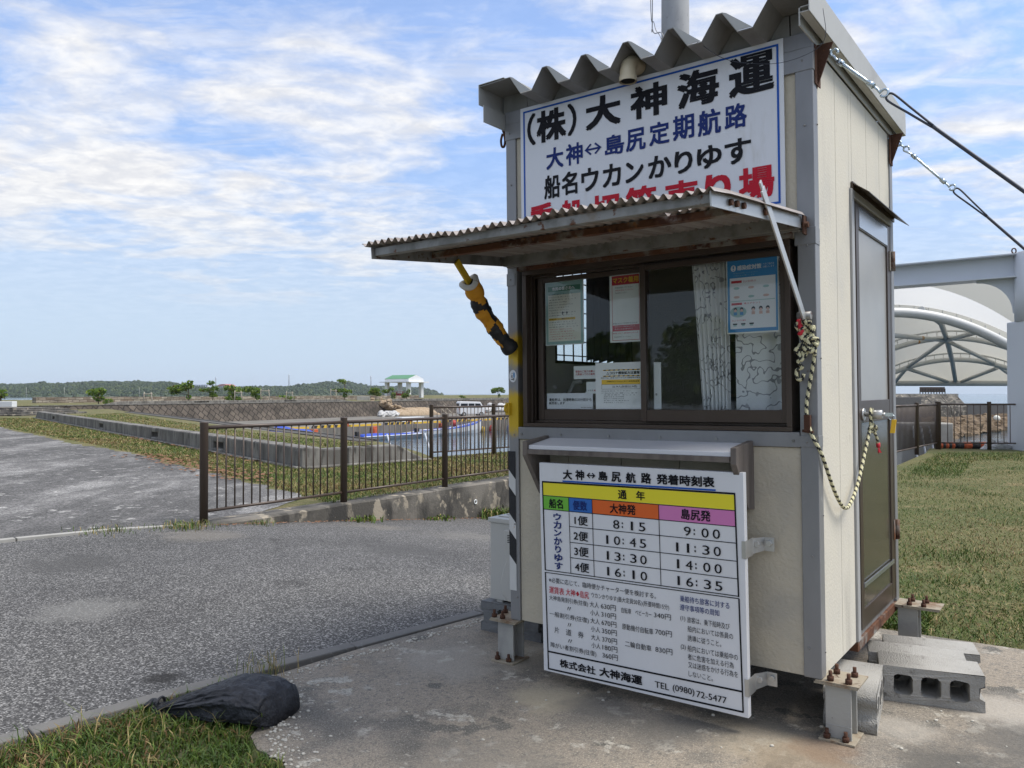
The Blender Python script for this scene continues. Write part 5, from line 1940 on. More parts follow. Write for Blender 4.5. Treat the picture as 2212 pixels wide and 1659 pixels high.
# black sandbag
t_ = thing('sandbag', 'black woven sandbag lying in the grass at the slab corner', 'sandbag', loc=(-1.165, 3.245, 0), rz=math.atan2(-.10, .62))
mb = MB()
na, nr = 80, 96
vs = []
for i in range(na + 1):
    t = i / na
    x = -.30 + .57 * t
    h = .135 * (min(1, t / .62) ** .72) * (1 - max(0, (t - .86) / .14) ** 2.6 * .62)
    w = .145 * (.22 + .78 * min(1, t / .55) ** .8) * (1 - max(0, (t - .9) / .1) ** 2 * .35)
    h = max(h, .022)
    for k in range(nr):
        a = 2 * PI * k / nr
        ca, sa = math.cos(a), math.sin(a)
        fold = (1 - min(1, t / .75)) ** .8
        rr = 1 + fold * (.13 * math.sin(8 * a + 2.6 * math.sin(t * 4 + a)) + .085 * math.sin(15 * a + 6 * t)) + .035 * math.sin(3 * a + t * 7) + .014 * math.sin(22 * a + 9 * t)
        px = w * math.copysign(abs(ca) ** .8, ca) * rr
        pz = h * .5 * (1 + math.copysign(abs(sa) ** .75, sa) * (rr if sa > 0 else 1))
        if sa < 0:
            pz *= .75
        sag = .012 * math.sin(x * 9 + 1) * t
        q_ = Vector((x * 5.5 + .3 * ca, ca * 3.1 + x * 3, sa * 3.1))
        cr_ = max(0, 1 - abs(mnoise.noise(q_)) * 5) * .011 * (.35 + .65 * (1 - t)) + .006 * max(0, 1 - abs(mnoise.noise(q_ * 2.3)) * 4)
        vs.append((x + (.02 * ca if t > .93 else 0), px * (1 - cr_ * 6) + .02 * math.sin(t * 4), max(.002, pz + sag * (sa > 0) - cr_ * max(0, sa))))
fs = [(i * nr + k, i * nr + (k + 1) % nr, (i + 1) * nr + (k + 1) % nr, (i + 1) * nr + k) for i in range(na) for k in range(nr)]
fs += [tuple(range(nr))[::-1], tuple(range(na * nr, (na + 1) * nr))]
mb.add(vs, fs, 0, True)
mb.build('bag', 'bag_black', t_)
mb = MB()
mb.tube([(-.288 + .0, .012 + .030 * math.cos(a), .022 + .024 * math.sin(a)) for a in np.linspace(0, 2 * PI, 17)], .006, 6, 0, False)
mb.tube(smooth_path([(-.298, .0, .025), (-.325, .02, .028), (-.34, -.01, .012)], 6), .012, 7)
mb.build('tie', 'bag_black', t_)


# ------------------------------------------------------------------ fences and walls
def fence(label, posts, h=1.1, z0=-.11, pr=.044, bot=.14, spacing=.111, nbal=True, group='brown pipe fences'):
    p0 = Vector((posts[0][0], posts[0][1], z0))
    ang = math.atan2(posts[1][1] - posts[0][1], posts[1][0] - posts[0][0])
    t_ = thing('pipe_fence', label, 'fence', loc=p0, group=group)
    me_p = me_b = None
    for x, y in posts:
        if me_p is None:
            mb = MB()
            mb.tube([(0, 0, -.02), (0, 0, h - .012), (0, 0, h - .003), (0, 0, h)], [pr, pr, pr * 1.06, pr * .9], 20)
            o = mb.build('post', 'fence_brown', t_)
            me_p = o.data
        else:
            o = bpy.data.objects.new('post', me_p)
            COL.objects.link(o)
            o.parent = t_
        o.location = (x - p0.x, y - p0.y, 0)
    for a, b in zip(posts, posts[1:]):
        A, B = Vector(a), Vector(b)
        d = (B - A).normalized()
        L_ = (B - A).length
        A2, B2 = A - p0.xy, B - p0.xy
        for nm, zz_, r_ in (('top_rail', h - .062, .021), ('bottom_rail', bot, .017)):
            mb = MB()
            mb.cyl((A2.x, A2.y, zz_), (B2.x, B2.y, zz_), r_, 12)
            mb.build(nm, 'fence_brown', t_)
        n_ = int(round((L_ - .1) / spacing))
        for i in range(1, n_):
            p = A2.lerp(B2, (.05 + (L_ - .1) * i / n_) / L_)
            if me_b is None:
                mb = MB()
                mb.cyl((0, 0, bot), (0, 0, h - .062), .0092, 8)
                o = mb.build('baluster', 'fence_brown', t_)
                me_b = o.data
            else:
                o = bpy.data.objects.new('baluster', me_b)
                COL.objects.link(o)
                o.parent = t_
            o.location = (p.x, p.y, 0)
    return t_


F1 = [(-3.307 + 1.155 * i, 8.582 + 1.645 * i) for i in range(5)]
fence('long brown pipe fence on the low retaining wall by the road', F1)
F2 = [(-1.70, 16.85), (-.42, 18.15), (.86, 19.45)]
fence('short brown pipe fence on the harbour bank, behind the front fence', F2, 1.15, -.09)
fR = [(9.92, 18.65), (8.66, 17.10), (7.40, 15.55), (6.14, 14.0), (4.88, 12.45)]
fence('brown pipe fence running along the ramp, right of the door', fR, 1.1, 0., spacing=.10)
fence('brown pipe fence along the pier edge in front of the shore rocks', [(9.95, 18.62), (11.05, 18.50), (12.9, 18.3), (14.7, 18.1), (16.5, 17.9)], 1.1, 0., spacing=.138)

t_ = thing('retaining_wall', 'stained low concrete retaining wall under the front fence', 'wall', loc=(0, 0, 0))
mb = MB()
d = Vector((1.155, 1.645)).normalized()
nL = Vector((-d.y, d.x))
o0 = Vector((-3.307, 8.582))
N_ = 60
fa = [o0 + d * (-.35 + 12.2 * i / N_) for i in range(N_ + 1)]
vs = []
for p in fa:
    a, b = p - nL * .16, p + nL * .20
    dz = .004 * math.sin(p.x * 5)
    vs += [(a.x, a.y, -2.6), (a.x, a.y, -.112 + dz), (a.x + nL.x * .03, a.y + nL.y * .03, -.094 + dz), (b.x, b.y, -.094), (b.x, b.y, -2.6)]
fs = [(i * 5 + k, (i + 1) * 5 + k, (i + 1) * 5 + k + 1, i * 5 + k + 1) for i in range(N_) for k in range(4)]
fs += [(0, 1, 2, 3, 4), tuple(N_ * 5 + k for k in (4, 3, 2, 1, 0))]
mb.add(vs, fs)
mb.build('wall', 'old_conc', t_)
mb = MB()
for s_ in (4.55,):
    p = o0 + d * s_ - nL * .161
    mb.tube([(p.x + .03 * math.cos(a) * d.x - nL.x * .006, p.y + .03 * math.cos(a) * d.y - nL.y * .006, -.36 + .03 * math.sin(a)) for a in np.linspace(0, 2 * PI, 17)], .008, 6, 0, False)
mb.build('drain_pipe', 'paper', t_)


def barrier(label, a, b, h, z0, th=.32, seg=2.0, slots=(), end_slope=(False, False)):
    a, b = Vector(a), Vector(b)
    d = (b - a).normalized()
    n = Vector((-d.y, d.x))
    L_ = (b - a).length
    t_ = thing('concrete_barrier', label, 'barrier', loc=(a.x, a.y, z0), rz=math.atan2(d.y, d.x), group='low concrete harbour barriers')
    mb = MB()
    k = max(1, int(round(L_ / seg)))
    for i in range(k):
        x0_, x1_ = L_ * i / k + .004, L_ * (i + 1) / k - .004
        dz = random.uniform(-.006, .006)
        if i in slots:
            mb.box(x0_, x0_ + .6, 0, th, 0, h + dz)
            mb.box(x1_ - .6, x1_, 0, th, 0, h + dz)
            mb.box(x0_ + .6, x1_ - .6, 0, th, h * .66, h + dz)
            mb.box(x0_ + .6, x1_ - .6, 0, th, 0, h * .3)
            mb.box(x0_ + .6, x1_ - .6, th * .7, th, h * .3, h * .66)
        elif end_slope[0] and i == 0:
            mb.extr([(x0_, 0), (x1_, 0), (x1_, h), (x0_ + seg * .55, h)], 0, th, 'y')
        elif end_slope[1] and i == k - 1:
            mb.extr([(x0_, 0), (x1_, 0), (x0_ + seg * .2, h), (x0_, h)], 0, th, 'y')
        else:
            mb.box(x0_, x1_, 0, th, 0, h + dz)
    mb.box(-.02, L_, -.12, -.0005, 0, .06)
    mb.build('wall', 'barrier_conc', t_, .03)
    return t_


barrier('long low concrete barrier between the two strips of mown grass', (-26.7, 44.7), (-3.873, 14.732), .40, GZ - .01, .36, 2.0, (3, 9, 13, 16), (True, False))
barrier('short low concrete barrier turning towards the water behind the fence', (-3.86, 14.74), (-1.75, 16.75), .36, GZ - .01, .34, .97, (1,), (False, True))
lg_ = barrier('dark concrete ledge along the basin edge of the grass', (-4.0, 23.3), (-27.7, 58.2), .03, GZ, .5, 2.6)
for c_ in lg_.children:
    c_.data.materials[0] = mt['ledge_dark']

sw = thing('stone_wall', 'long dark wall of diagonal stone blocks behind the harbour quay', 'wall', loc=(w0_.x, w0_.y, 0), rz=math.atan2(wd.y, wd.x))
mb = MB()
LW = (w1_ - w0_).length + 25
mb.add([(0, -.8, QZ - .02), (LW, -.8, QZ - .02), (LW, -.1, .22), (0, -.1, .22), (0, .6, .22), (LW, .6, .22), (LW, .6, QZ - .5), (0, .6, QZ - .5)], [(0, 1, 2, 3), (3, 2, 5, 4), (4, 5, 6, 7), (0, 3, 4, 7), (1, 6, 5, 2)])
mb.build('wall', 'diamond_stone', sw)
mb = MB()
mb.box(-.05, LW, -.16, .45, .221, .27)
mb.build('coping', 'barrier_conc', sw)


def on_park(e, d_):
    p = w0_ + wd * e - wnrm * d_
    return p, park_z(e, d_)


def park_at(px, d_):
    """point in the park at distance d_ behind the stone wall, in direction px"""
    k = (px - 1106) / FPX
    base = w0_ - wnrm * d_
    e = (k * base.y - base.x) / (wd.x - k * wd.y)
    return base + wd * e


a_, b_ = park_at(225, 1.2), park_at(762, 1.2)
barrier('pale concrete curb on top of the stone wall, left stretch', a_, b_, .28, .255, .3, 3.0, (3, 7, 11, 15), (True, True))
a_, b_ = park_at(826, 1.2), park_at(1180, 1.2)
barrier('pale concrete curb on top of the stone wall, below the shelter', a_, b_, .26, .255, .3, 3.0, (2, 6), (True, False))
p0_, p1_ = park_at(78, 12.5), park_at(905, 12.5)
t_ = thing('parapet_wall', 'low rubble stone parapet behind the young park trees', 'wall', loc=(p0_.x, p0_.y, .28), rz=math.atan2(wd.y, wd.x))
mb = MB()
mb.box(0, (p1_ - p0_).length, 0, .7, 0, .62)
mb.build('wall', 'rubble', t_, .03)
t_ = thing('stone_steps', 'stone steps left of the end of the long concrete barrier', 'steps', loc=(0, 0, 0))
mb = MB()
for i in range(4):
    mb.box(-48, -29.8 - i * .6, 48.5 + i * 1.0, 56, GZ - .1 + .11 * i, GZ + .11 * (i + 1))
mb.build('tread', 'old_conc', t_, .02)
t_ = thing('monument_block', 'long pale concrete block beside the steps at the left edge', 'block', loc=(-38.6, 57.5, .2))
mb = MB()
mb.box(-6, 2.6, 0, .6, -.1, .50)
mb.build('body', 'white_paint', t_, .02)
p, z_ = park_at(785, 6), .3
t_ = thing('monument_block', 'pale grey concrete box on the park lawn left of the shelter', 'block', loc=(p.x, p.y, z_), rz=R(12))
mb = MB()
mb.box(-.85, .85, -.4, .4, -.1, .55)
mb.build('body', 'pale_conc', t_, .03)


# shelter
DG = 138.0
th = R(35)
gx, gy = Vector((math.cos(th), -math.sin(th))), Vector((math.sin(th), math.cos(th)))
c3 = at(795.5 + 585 * .14881, 855.2, DG - 1.5)
gz = .80
mp = .14881 * DG / FPX
Lg, Wg = 345 * mp / math.cos(th), 190 * mp / math.sin(th) * .82
cc = c3.xy - gx * Lg / 2 + gy * Wg / 2
sh = thing('park_shelter', 'white park shelter with green gable roof on four columns', 'shelter', loc=(cc.x, cc.y, gz), rz=-th)
hx, hy = Lg / 2, Wg / 2
for sx in (-1, 1):
    for sy in (-1, 1):
        mb = MB()
        mb.box(sx * hx - .30, sx * hx + .30, sy * hy - .30, sy * hy + .30, -.3, 2.32)
        mb.build('column', 'white_paint', sh, .01)
mb = MB()
mb.box(-hx - 1.0, hx + 1.0, -hy - .9, hy + .9, 2.321, 2.46)
mb.build('eave_slab', 'white_paint', sh)
mb = MB()
mb.extr([(-hy - .30, 2.461), (hy + .30, 2.461), (hy + .30, 2.95), (0, 3.62), (-hy - .30, 2.95)], -hx - .3, hx + .3, 'x')
mb.build('gable', 'white_paint', sh)
mb = MB()
for s_ in (-1, 1):
    mb.add([(-hx - .32, s_ * (hy + .34), 2.96), (hx + .24, s_ * (hy + .34), 2.96), (hx + .24, 0, 3.645), (-hx - .32, 0, 3.645), (-hx - .32, s_ * (hy + .34), 2.93), (hx + .24, s_ * (hy + .34), 2.93), (hx + .24, 0, 3.615), (-hx - .32, 0, 3.615)],
           [(0, 1, 2, 3), (7, 6, 5, 4), (0, 4, 5, 1), (1, 5, 6, 2), (2, 6, 7, 3), (3, 7, 4, 0)])
mb.build('roof', 'green_roof', sh)
t_ = thing('picnic_table', 'dark red picnic table with benches under the park shelter', 'table', loc=(cc.x - .7, cc.y - .5, gz - .02), rz=-th)
mb = MB()
mb.box(-.9, .9, -.4, .4, .68, .75)
mb.build('top', 'bollard_red', t_)
mb = MB()
for s_ in (-1, 1):
    mb.box(-.9, .9, s_ * .85 - .15, s_ * .85 + .15, .40, .46)
build_each(mb, 'bench', 'bollard_red', t_)
mb = MB()
for s_ in (-.7, .7):
    mb.box(s_ - .05, s_ + .05, -.9, .9, 0, .40)
    mb.box(s_ - .05, s_ + .05, -.1, .1, .40, .68)
build_each(mb, 'leg', 'bollard_red', t_)


# ------------------------------------------------------------------ trees
def leaf_cloud(mb, ells, n, size, mats=4, seed=1):
    g = np.random.default_rng(seed)
    wts = np.array([e[3] * e[4] * e[5] for e in ells]) ** .8
    wts = wts / wts.sum()
    cnt = (wts * n).astype(int)
    for (x, y, z, rx, ry, rz), c in zip(ells, cnt):
        d = g.normal(size=(c, 3))
        d /= np.linalg.norm(d, axis=1)[:, None]
        rad = g.uniform(.25, 1.0, c) ** .5
        P_ = np.array([x, y, z]) + d * rad[:, None] * np.array([rx, ry, rz])
        a = g.normal(size=(c, 3))
        a /= np.linalg.norm(a, axis=1)[:, None]
        b = np.cross(a, g.normal(size=(c, 3)))
        b /= np.linalg.norm(b, axis=1)[:, None]
        s_ = size * g.uniform(.6, 1.3, c)[:, None]
        v = np.stack([P_ - a * s_, P_ + b * s_ * .55, P_ + a * s_, P_ - b * s_ * .55], 1).reshape(-1, 3)
        o = len(mb.v)
        mb.v += [tuple(q) for q in v]
        mb.f += [(o + 4 * i, o + 4 * i + 1, o + 4 * i + 2, o + 4 * i + 3) for i in range(c)]
        mm = g.choice(mats, c, p=[.42, .3, .24, .04] if mats == 4 else None)
        mb.m += [int(q) for q in mm]
        mb.sm += [False] * c


LEAF = ['leaf_a', 'leaf_b', 'leaf_c', 'leaf_d']


def sapling(label, px, d_, blobs, n=420, size=.16, trunk=True, seed=1, lean=0.):
    """blobs: (dx, z, rx, rz) in metres about the trunk base"""
    blobs = [(b[0], b[1] * .72, b[2], b[3] * .8) for b in blobs]
    p = park_at(px, d_)
    z_ = on_park(0, d_)[1]
    t_ = thing('young_tree', label, 'tree', loc=(p.x, p.y, z_), rz=0, group='young trees in the harbour park')
    top = max(b[1] for b in blobs)
    tp = [(0, 0, -.1), (lean * .3, 0, top * .35), (lean * .7, .05, top * .7), (lean, 0, top)]
    mb = MB()
    mb.tube(smooth_path(tp, 5), .05, 7)
    for dx_, z2, rx, rz_ in blobs:
        k = max(.35, min(.8, z2 / max(top, .1) * .7))
        s0 = Vector((lean * k, 0, top * k))
        mb.tube(smooth_path([s0, Vector(((s0.x + dx_) / 2, .03, (s0.z + z2) / 2 + .05)), Vector((dx_, 0, z2))], 4), [.03] * 9, 5)
    mb.build('trunk', 'bark', t_)
    mb = MB()
    leaf_cloud(mb, [(b[0], 0, b[1], b[2] * 1.05, b[2] * .8, b[3] * .95) for b in blobs], int(n * .62), size, 4, seed)
    mb.build('crown', LEAF, t_)
    return t_


sapling('young tree cut off by the left edge of the photo', 2, 4, [(0, 1.3, .6, .45), (-.5, .9, .6, .5), (.1, 1.75, .35, .2)], 300, .17, seed=1)
sapling('bushy young tree with flat top and a shrub at its foot, leftmost whole tree', 213, 4, [(-.25, 1.55, .85, .45), (.25, 1.75, .5, .3), (.0, .75, .55, .35), (.95, .35, .50, .38)], 560, .17, seed=2)
sapling('wide wind-swept young tree leaning left, largest crown of the row', 407, 3, [(-1.0, 2.1, 1.05, .45), (-.2, 2.45, .75, .45), (.15, 2.9, .35, .35), (-1.4, 1.55, .55, .3), (.05, .9, .28, .45)], 900, .17, seed=3)
sapling('young tree with tiered open branches before the red roofed building', 460, 5, [(-.2, 2.9, .45, .3), (-.75, 1.9, .75, .22), (.2, 2.1, .4, .5), (.0, 1.2, .45, .45), (-1.1, 1.75, .3, .15)], 470, .16, seed=4)
sapling('young tree with rounded crown over a dark low bush', 505, 4, [(-.5, 2.2, .7, .45), (.25, 1.9, .7, .5), (-.2, 1.4, .5, .4), (-.1, .55, 1.0, .42), (.5, .25, .7, .28)], 900, .17, seed=5)
sapling('young tree leaning left with light green rounded tufts', 557, 4, [(-1.2, 2.0, .65, .45), (-.35, 1.75, .75, .55), (-.4, 1.1, .45, .4), (0, .7, .4, .35)], 600, .17, seed=6, lean=-.6)
sapling('sparse low shrub between two timber stakes', 622, 4, [(-.5, .9, .8, .2), (.4, .6, .5, .3), (0, .35, .4, .3)], 200, .14, seed=7)
sapling('tiered young tree with separate upper tuft rising above the hill', 745, 5, [(-.4, 3.6, .65, .30), (-.1, 3.25, .3, .2), (-.5, 1.9, .9, .3), (.5, 1.7, .55, .25), (-1.2, 1.95, .5, .2), (.0, 1.0, .35, .35)], 620, .17, seed=8)
sapling('dense rounded young tree just left of the shelter', 812, 5, [(-.1, 1.9, .7, .5), (-.45, 1.45, .65, .45), (.35, 1.2, .5, .4)], 620, .17, seed=9)
sapling('thin crooked young tree in front of the left shelter columns', 848, 5, [(-.9, 1.8, .55, .35), (-.2, 2.2, .4, .3), (.1, 1.2, .35, .5), (.1, .6, .3, .4)], 420, .16, seed=10)
sapling('leafy shrub beside the right front shelter column', 878, 6, [(-.1, 1.0, .65, .4), (.3, 1.7, .3, .6), (-.4, .7, .4, .3)], 420, .16, seed=11)
sapling('tiny shrub alone on the far lawn right of the shelter', 996, 12, [(0, .6, .35, .3), (.4, .35, .4, .2)], 130, .15, seed=12)
sapling('round dense tree by itself near the left edge of the booth', 1076, 16, [(-.6, 2.1, .85, .65), (.35, 2.3, .85, .6), (.9, 1.9, .55, .5), (-.9, 1.7, .5, .4), (.2, .6, .22, .5)], 900, .18, seed=13)


def stake(px, d_, h, w, lb):
    p = park_at(px, d_)
    z_ = on_park(0, d_)[1]
    t_ = thing('tree_stake', lb, 'tree stake', loc=(p.x, p.y, z_), group='timber stake frames for the young trees')
    mb = MB()
    mb.tube([(-w / 2, 0, -.1), (-w / 2 + .05, 0, h)], .05, 7)
    mb.tube([(w / 2 + .12, 0, -.1), (w / 2 - .05, 0, h - .04)], .05, 7)
    build_each(mb, 'pole', 'wood_stake', t_)
    mb = MB()
    mb.tube([(-w / 2 - .05, 0, h - .22), (w / 2 + .1, 0, h - .20)], .045, 7)
    mb.build('crossbar', 'wood_stake', t_)


stake(319, 2.0, 1.15, .75, 'bare timber stake frame standing alone left of the wide wind-swept tree')
stake(514, 2.5, 1.3, .75, 'timber stake frame half hidden behind the tree with a low bush')
stake(572, 2.0, 1.5, .95, 'timber stake frame just right of the tree that leans left')
stake(625, 2.2, 1.25, .75, 'timber stake frame around the sparse low shrub')
stake(720, 2.2, 1.55, .7, 'timber stake frame left of the tiered tree')


# ------------------------------------------------------------------ harbour: boats, fenders, kerbs, van, nets
def hull(name, label, a, b, beam, free, matd, cat='boat'):
    a, b = Vector(a), Vector(b)
    d = b - a
    L_ = d.length
    t_ = thing(name, label, cat, loc=(a.x, a.y, WATER_Z), rz=math.atan2(d.y, d.x), group='small boats moored along the quay')
    mb = MB()
    ns_, sec = 16, []
    vs = []
    for i in range(ns_ + 1):
        t = i / ns_
        w = beam / 2 * (.88 + .12 * math.sin(t * PI)) * (1 - max(0, (t - .55) / .45) ** 2.2)
        zt = free * (.75 + 1.0 * t ** 3)
        x = L_ * t * (1.0)
        vs += [(x, -w, zt), (x * .985, -w * .88, zt * .35), (x * .95, -w * .6, -.15), (x * .95, w * .6, -.15), (x * .985, w * .88, zt * .35), (x, w, zt)]
    fs = [(i * 6 + k, (i + 1) * 6 + k, (i + 1) * 6 + k + 1, i * 6 + k + 1) for i in range(ns_) for k in range(5)] + [tuple(range(6))]
    mb.add(vs, fs)
    mb.build('hull', 'white_paint', t_)
    return t_, L_


def quay_at(px, off):
    k = (px - 1106) / FPX
    s_ = (k * q0.y - q0.x) / (qdir.x - k * qdir.y)
    return q0 + qdir * s_ + Vector((qdir.y, -qdir.x)) * off


bs, be = quay_at(878, 1.5), quay_at(1020, 1.3)
t_, L_ = hull('fishing_boat', 'white fishing skiff with blue deck and an outboard motor by the quay', bs, be, 1.6, .72, 'white')
mb = MB()
vs = []
for i in range(13):
    t = i / 12
    w = .70 * (1 - max(0, (t - .55) / .45) ** 2.2)
    vs += [(L_ * t * .97 + .06, -w, .72 * (.75 + t ** 3) - .10), (L_ * t * .97 + .06, w, .72 * (.75 + t ** 3) - .10)]
mb.add(vs, [(2 * i, 2 * i + 2, 2 * i + 3, 2 * i + 1) for i in range(12)])
mb.build('deck', 'tarp_blue', t_)
mb = MB()
for s_ in (-1, 1):
    mb.tube([(L_ * i / 16, s_ * .79 * (.9 + .1 * math.sin(PI * i / 16)) * (1 - max(0, (i / 16 - .55) / .45) ** 2.2), .72 * (.75 + (i / 16) ** 3) + .02) for i in range(17)], .026, 6)
build_each(mb, 'gunwale', 'tarp_blue', t_)
mb = MB()
mb.box(-.45, -.05, -.16, .16, .35, .80)
mb.box(-.32, -.16, -.06, .06, -.4, .35)
mb.build('outboard_motor', 'haz_black', t_, .05)
mb = MB()
mb.box(.5, 1.3, -.35, .35, .38, .62)
mb.tube([(1.9, 0, .3), (1.9, 0, 1.75)], .035, 6)
build_each(mb, 'console', 'white_paint', t_)


def covered(label, a, b, z_top, beam=1.5):
    t_, L_ = hull('covered_boat', label, a, b, beam, .34, 'white')
    mb = MB()
    vs = []
    n_ = 18
    for i in range(n_ + 1):
        t = i / n_
        w = (beam / 2 + .08) * (.8 + .2 * math.sin(PI * t)) * (1 - max(0, (t - .7) / .3) ** 2 * .8)
        zt = z_top * (.78 + .16 * math.sin(t * 9) * .4 + .15 * math.sin(PI * t)) * (1 - .35 * t)
        vs += [(L_ * t, -w, .30), (L_ * t, -w * .7, zt * .82), (L_ * t, 0, zt), (L_ * t, w * .7, zt * .86), (L_ * t, w, .32)]
    mb.add(vs, [(i * 5 + k, (i + 1) * 5 + k, (i + 1) * 5 + k + 1, i * 5 + k + 1) for i in range(n_) for k in range(4)] + [(0, 1, 2, 3, 4)], 0, True)
    mb.build('tarp', 'tarp_blue', t_)
    mb = MB()
    for s_ in (0, 4):
        mb.tube([vs[i * 5 + s_] for i in range(n_ + 1)], .045, 5)
    mb.tube([(L_, 0, .45), (L_ + 2.6, .3, .35)], .04, 5)
    build_each(mb, 'tarp_edge', 'white_paint', t_)
    mb = MB()
    mb.box(-.35, -.02, -.15, .15, .2, .75)
    mb.build('outboard_motor', 'haz_black', t_, .05)


covered('boat under a blue tarpaulin moored left of the white skiff', quay_at(752, 1.3), quay_at(890, 1.5), .62)
covered('boat under a blue tarpaulin with white edge at the left end of the quay', quay_at(566, 1.2), quay_at(655, 1.3), 1.75)


def on_quay(s_, off=0.):
    """point s_ metres along the quay edge, off metres inland"""
    return q0 + qdir * s_ - Vector((qdir.y, -qdir.x)) * off


qang = math.atan2(qdir.y, qdir.x)
K_ = 0
for i in range(11):
    s_ = 1.0 + i * 4.15
    p = on_quay(s_, .12)
    st = i % 2 == 1
    nm = 'striped' if st else 'plain yellow'
    words = ['first', 'second', 'third', 'fourth', 'fifth', 'sixth', 'seventh', 'eighth', 'ninth', 'tenth', 'eleventh']
    t_ = thing('quay_kerb', f'{nm} quay edge kerb, {words[i]} along the quay from its left end', 'kerb', loc=(p.x, p.y, QZ), rz=qang, group='yellow kerb blocks on the quay edge')
    mb = MB()
    L_ = 3.7
    if st:
        for k in range(10):
            x_ = L_ * k / 10
            mb.extr([(x_, 0), (x_ + L_ / 10, 0), (x_ + L_ / 10 + .12, .22), (x_ + .12, .22)], 0, .26, 'y', k % 2)
    else:
        mb.box(0, L_, 0, .26, 0, .16, 1)
    mb.build('block', ['haz_black', 'haz_yellow'], t_)
for i, s_ in enumerate((2.5, 9.5, 17.5, 26, 37)):
    p = on_quay(s_, .8)
    words2 = ['leftmost red mooring bollard on the quay', 'red bollard behind the second striped kerb', 'red bollard in the middle of the quay', 'red bollard left of the skiff stern', 'red bollard right of the skiff bow']
    mb = MB()
    mb.tube([(0, 0, -.02), (0, 0, .10), (0, 0, .32), (0, 0, .36), (0, 0, .46), (0, 0, .5)], [.26, .18, .16, .27, .27, .18], 12)
    o = mb.build('bollard', 'bollard_red')
    o.location = (p.x, p.y, QZ)
    tag(o, words2[i], 'bollard', 'red mooring bollards')
for i, (s_, lb) in enumerate(((5.0, 'orange fender post at the left end of the quay wall'), (11.8, 'slim orange fender on the quay wall behind the blue tarpaulin'), (21.0, 'orange fender on the quay wall left of the skiff'), (38.5, 'orange fender on the quay wall above the skiff bow'))):
    p = on_quay(s_, -.02)
    mb = MB()
    mb.box(-.28, .28, -.34, 0, WATER_Z + .05, QZ - .05)
    mb.box(-.2, .2, -.42, -.3405, WATER_Z + .3, QZ - .25)
    o = mb.build('fender', 'fender_orange', bevel=.04)
    o.location = (p.x, p.y, 0)
    o.rotation_euler = (0, 0, qang)
    tag(o, lb, 'fender', 'orange rubber fenders on the quay wall')
for (px, py, r_, mm, lb) in ((1027, 1.0, .30, 'haz_yellow', 'upright yellow float by the quay wall'), (1046, 1.0, .38, 'bollard_red', 'red float by the quay wall'), (1084, 1.1, .45, 'fill_blue', 'blue float nearest the booth post')):
    p = quay_at(px, py)
    mb = MB()
    mb.ball((0, 0, .2), (r_ * .8, r_ * .8, r_ * 1.3), 0, 12, 8)
    o = mb.build('float', mm)
    o.location = (p.x, p.y, WATER_Z)
    tag(o, lb, 'buoy', 'coloured floats along the quay')
p = quay_at(953, 1.6)
mb = MB()
mb.ball((0, 0, 0), .34, 0, 12, 8)
o = mb.build('float', 'bollard_red')
o.location = (p.x, p.y, WATER_Z + 1.05)
tag(o, 'red and white float hanging over the skiff', 'buoy')
for (x0_, y0_, x1_, y1_, Y, lb) in ((836, 939, 843, 961, 42, 'slanted white mooring pole in the water, left one'), (918, 937, 924, 956, 44, 'slanted white mooring pole in the water by the second fence')):
    a, b = at(x0_, y0_, Y + 5), at(x1_, y1_, Y)
    mb = MB()
    dd_ = (b - a)
    k = (WATER_Z - .3 - a.z) / dd_.z
    mb.tube([a, a + dd_ * k], .05, 8)
    o = mb.build('mooring_pole', 'white_paint')
    tag(o, lb, 'pole', 'white mooring poles')

# white kei van on the quay
pv = at(1017, 893, 100)
k_ = (1017 - 1106) / FPX
van = thing('parked_van', 'white box-shaped mini van parked on the quay before the stone wall', 'van', loc=(pv.x, pv.y, QZ), rz=R(20))
mb = MB()
side = [(-1.65, .28), (1.62, .28), (1.68, .45), (1.66, .85), (1.50, 1.02), (1.12, 1.68), (.98, 1.80), (-1.55, 1.86), (-1.68, 1.72), (-1.70, .5)]
mb.extr(side, -.74, .74, 'y')
mb.build('body', 'white_paint', van, .06)
mt['car_glass'] = pm('car window glass', (.02, .025, .03), .08)
mb = MB()
for y_ in (-.748, .742):
    mb.extr([(-1.52, 1.08), (-.62, 1.08), (-.62, 1.60), (-1.50, 1.60)], y_, y_ + .006, 'y')
    mb.extr([(-.50, 1.08), (.25, 1.08), (.25, 1.60), (-.50, 1.60)], y_, y_ + .006, 'y')
    mb.extr([(.34, 1.08), (1.28, 1.08), (.98, 1.58), (.34, 1.60)], y_, y_ + .006, 'y')
build_each(mb, 'side_window', 'car_glass', van)
mb = MB()
mb.add([(1.49, -.62, 1.08), (1.49, .62, 1.08), (1.16, .58, 1.64), (1.16, -.58, 1.64)], [(0, 1, 2, 3)])
for v in range(len(mb.v)):
    mb.v[v] = (mb.v[v][0] + .012, mb.v[v][1], mb.v[v][2])
mb.add([(-1.705, -.6, 1.05), (-1.705, .6, 1.05), (-1.698, .6, 1.6), (-1.698, -.6, 1.6)], [(3, 2, 1, 0)])
build_each(mb, 'windscreen', 'car_glass', van)
for x_ in (-1.10, 1.15):
    for y_ in (-.66, .66):
        mb = MB()
        mb.cyl((x_, y_ - .09, .28), (x_, y_ + .09, .28), .28, 18)
        w_ = mb.build('wheel', 'haz_black', van)
        mb = MB()
        mb.cyl((x_, y_ - .10, .28), (x_, y_ + .10, .28), .16, 14)
        mb.build('rim', 'alu', w_)
for y_ in (-.55, .55):
    mb = MB()
    mb.box(1.655, 1.69, y_ - .14, y_ + .14, .66, .82)
    mb.build('headlight', 'alu_sheen', van, .02)
mb = MB()
mb.box(-1.72, -1.695, -.70, -.62, .75, 1.05)
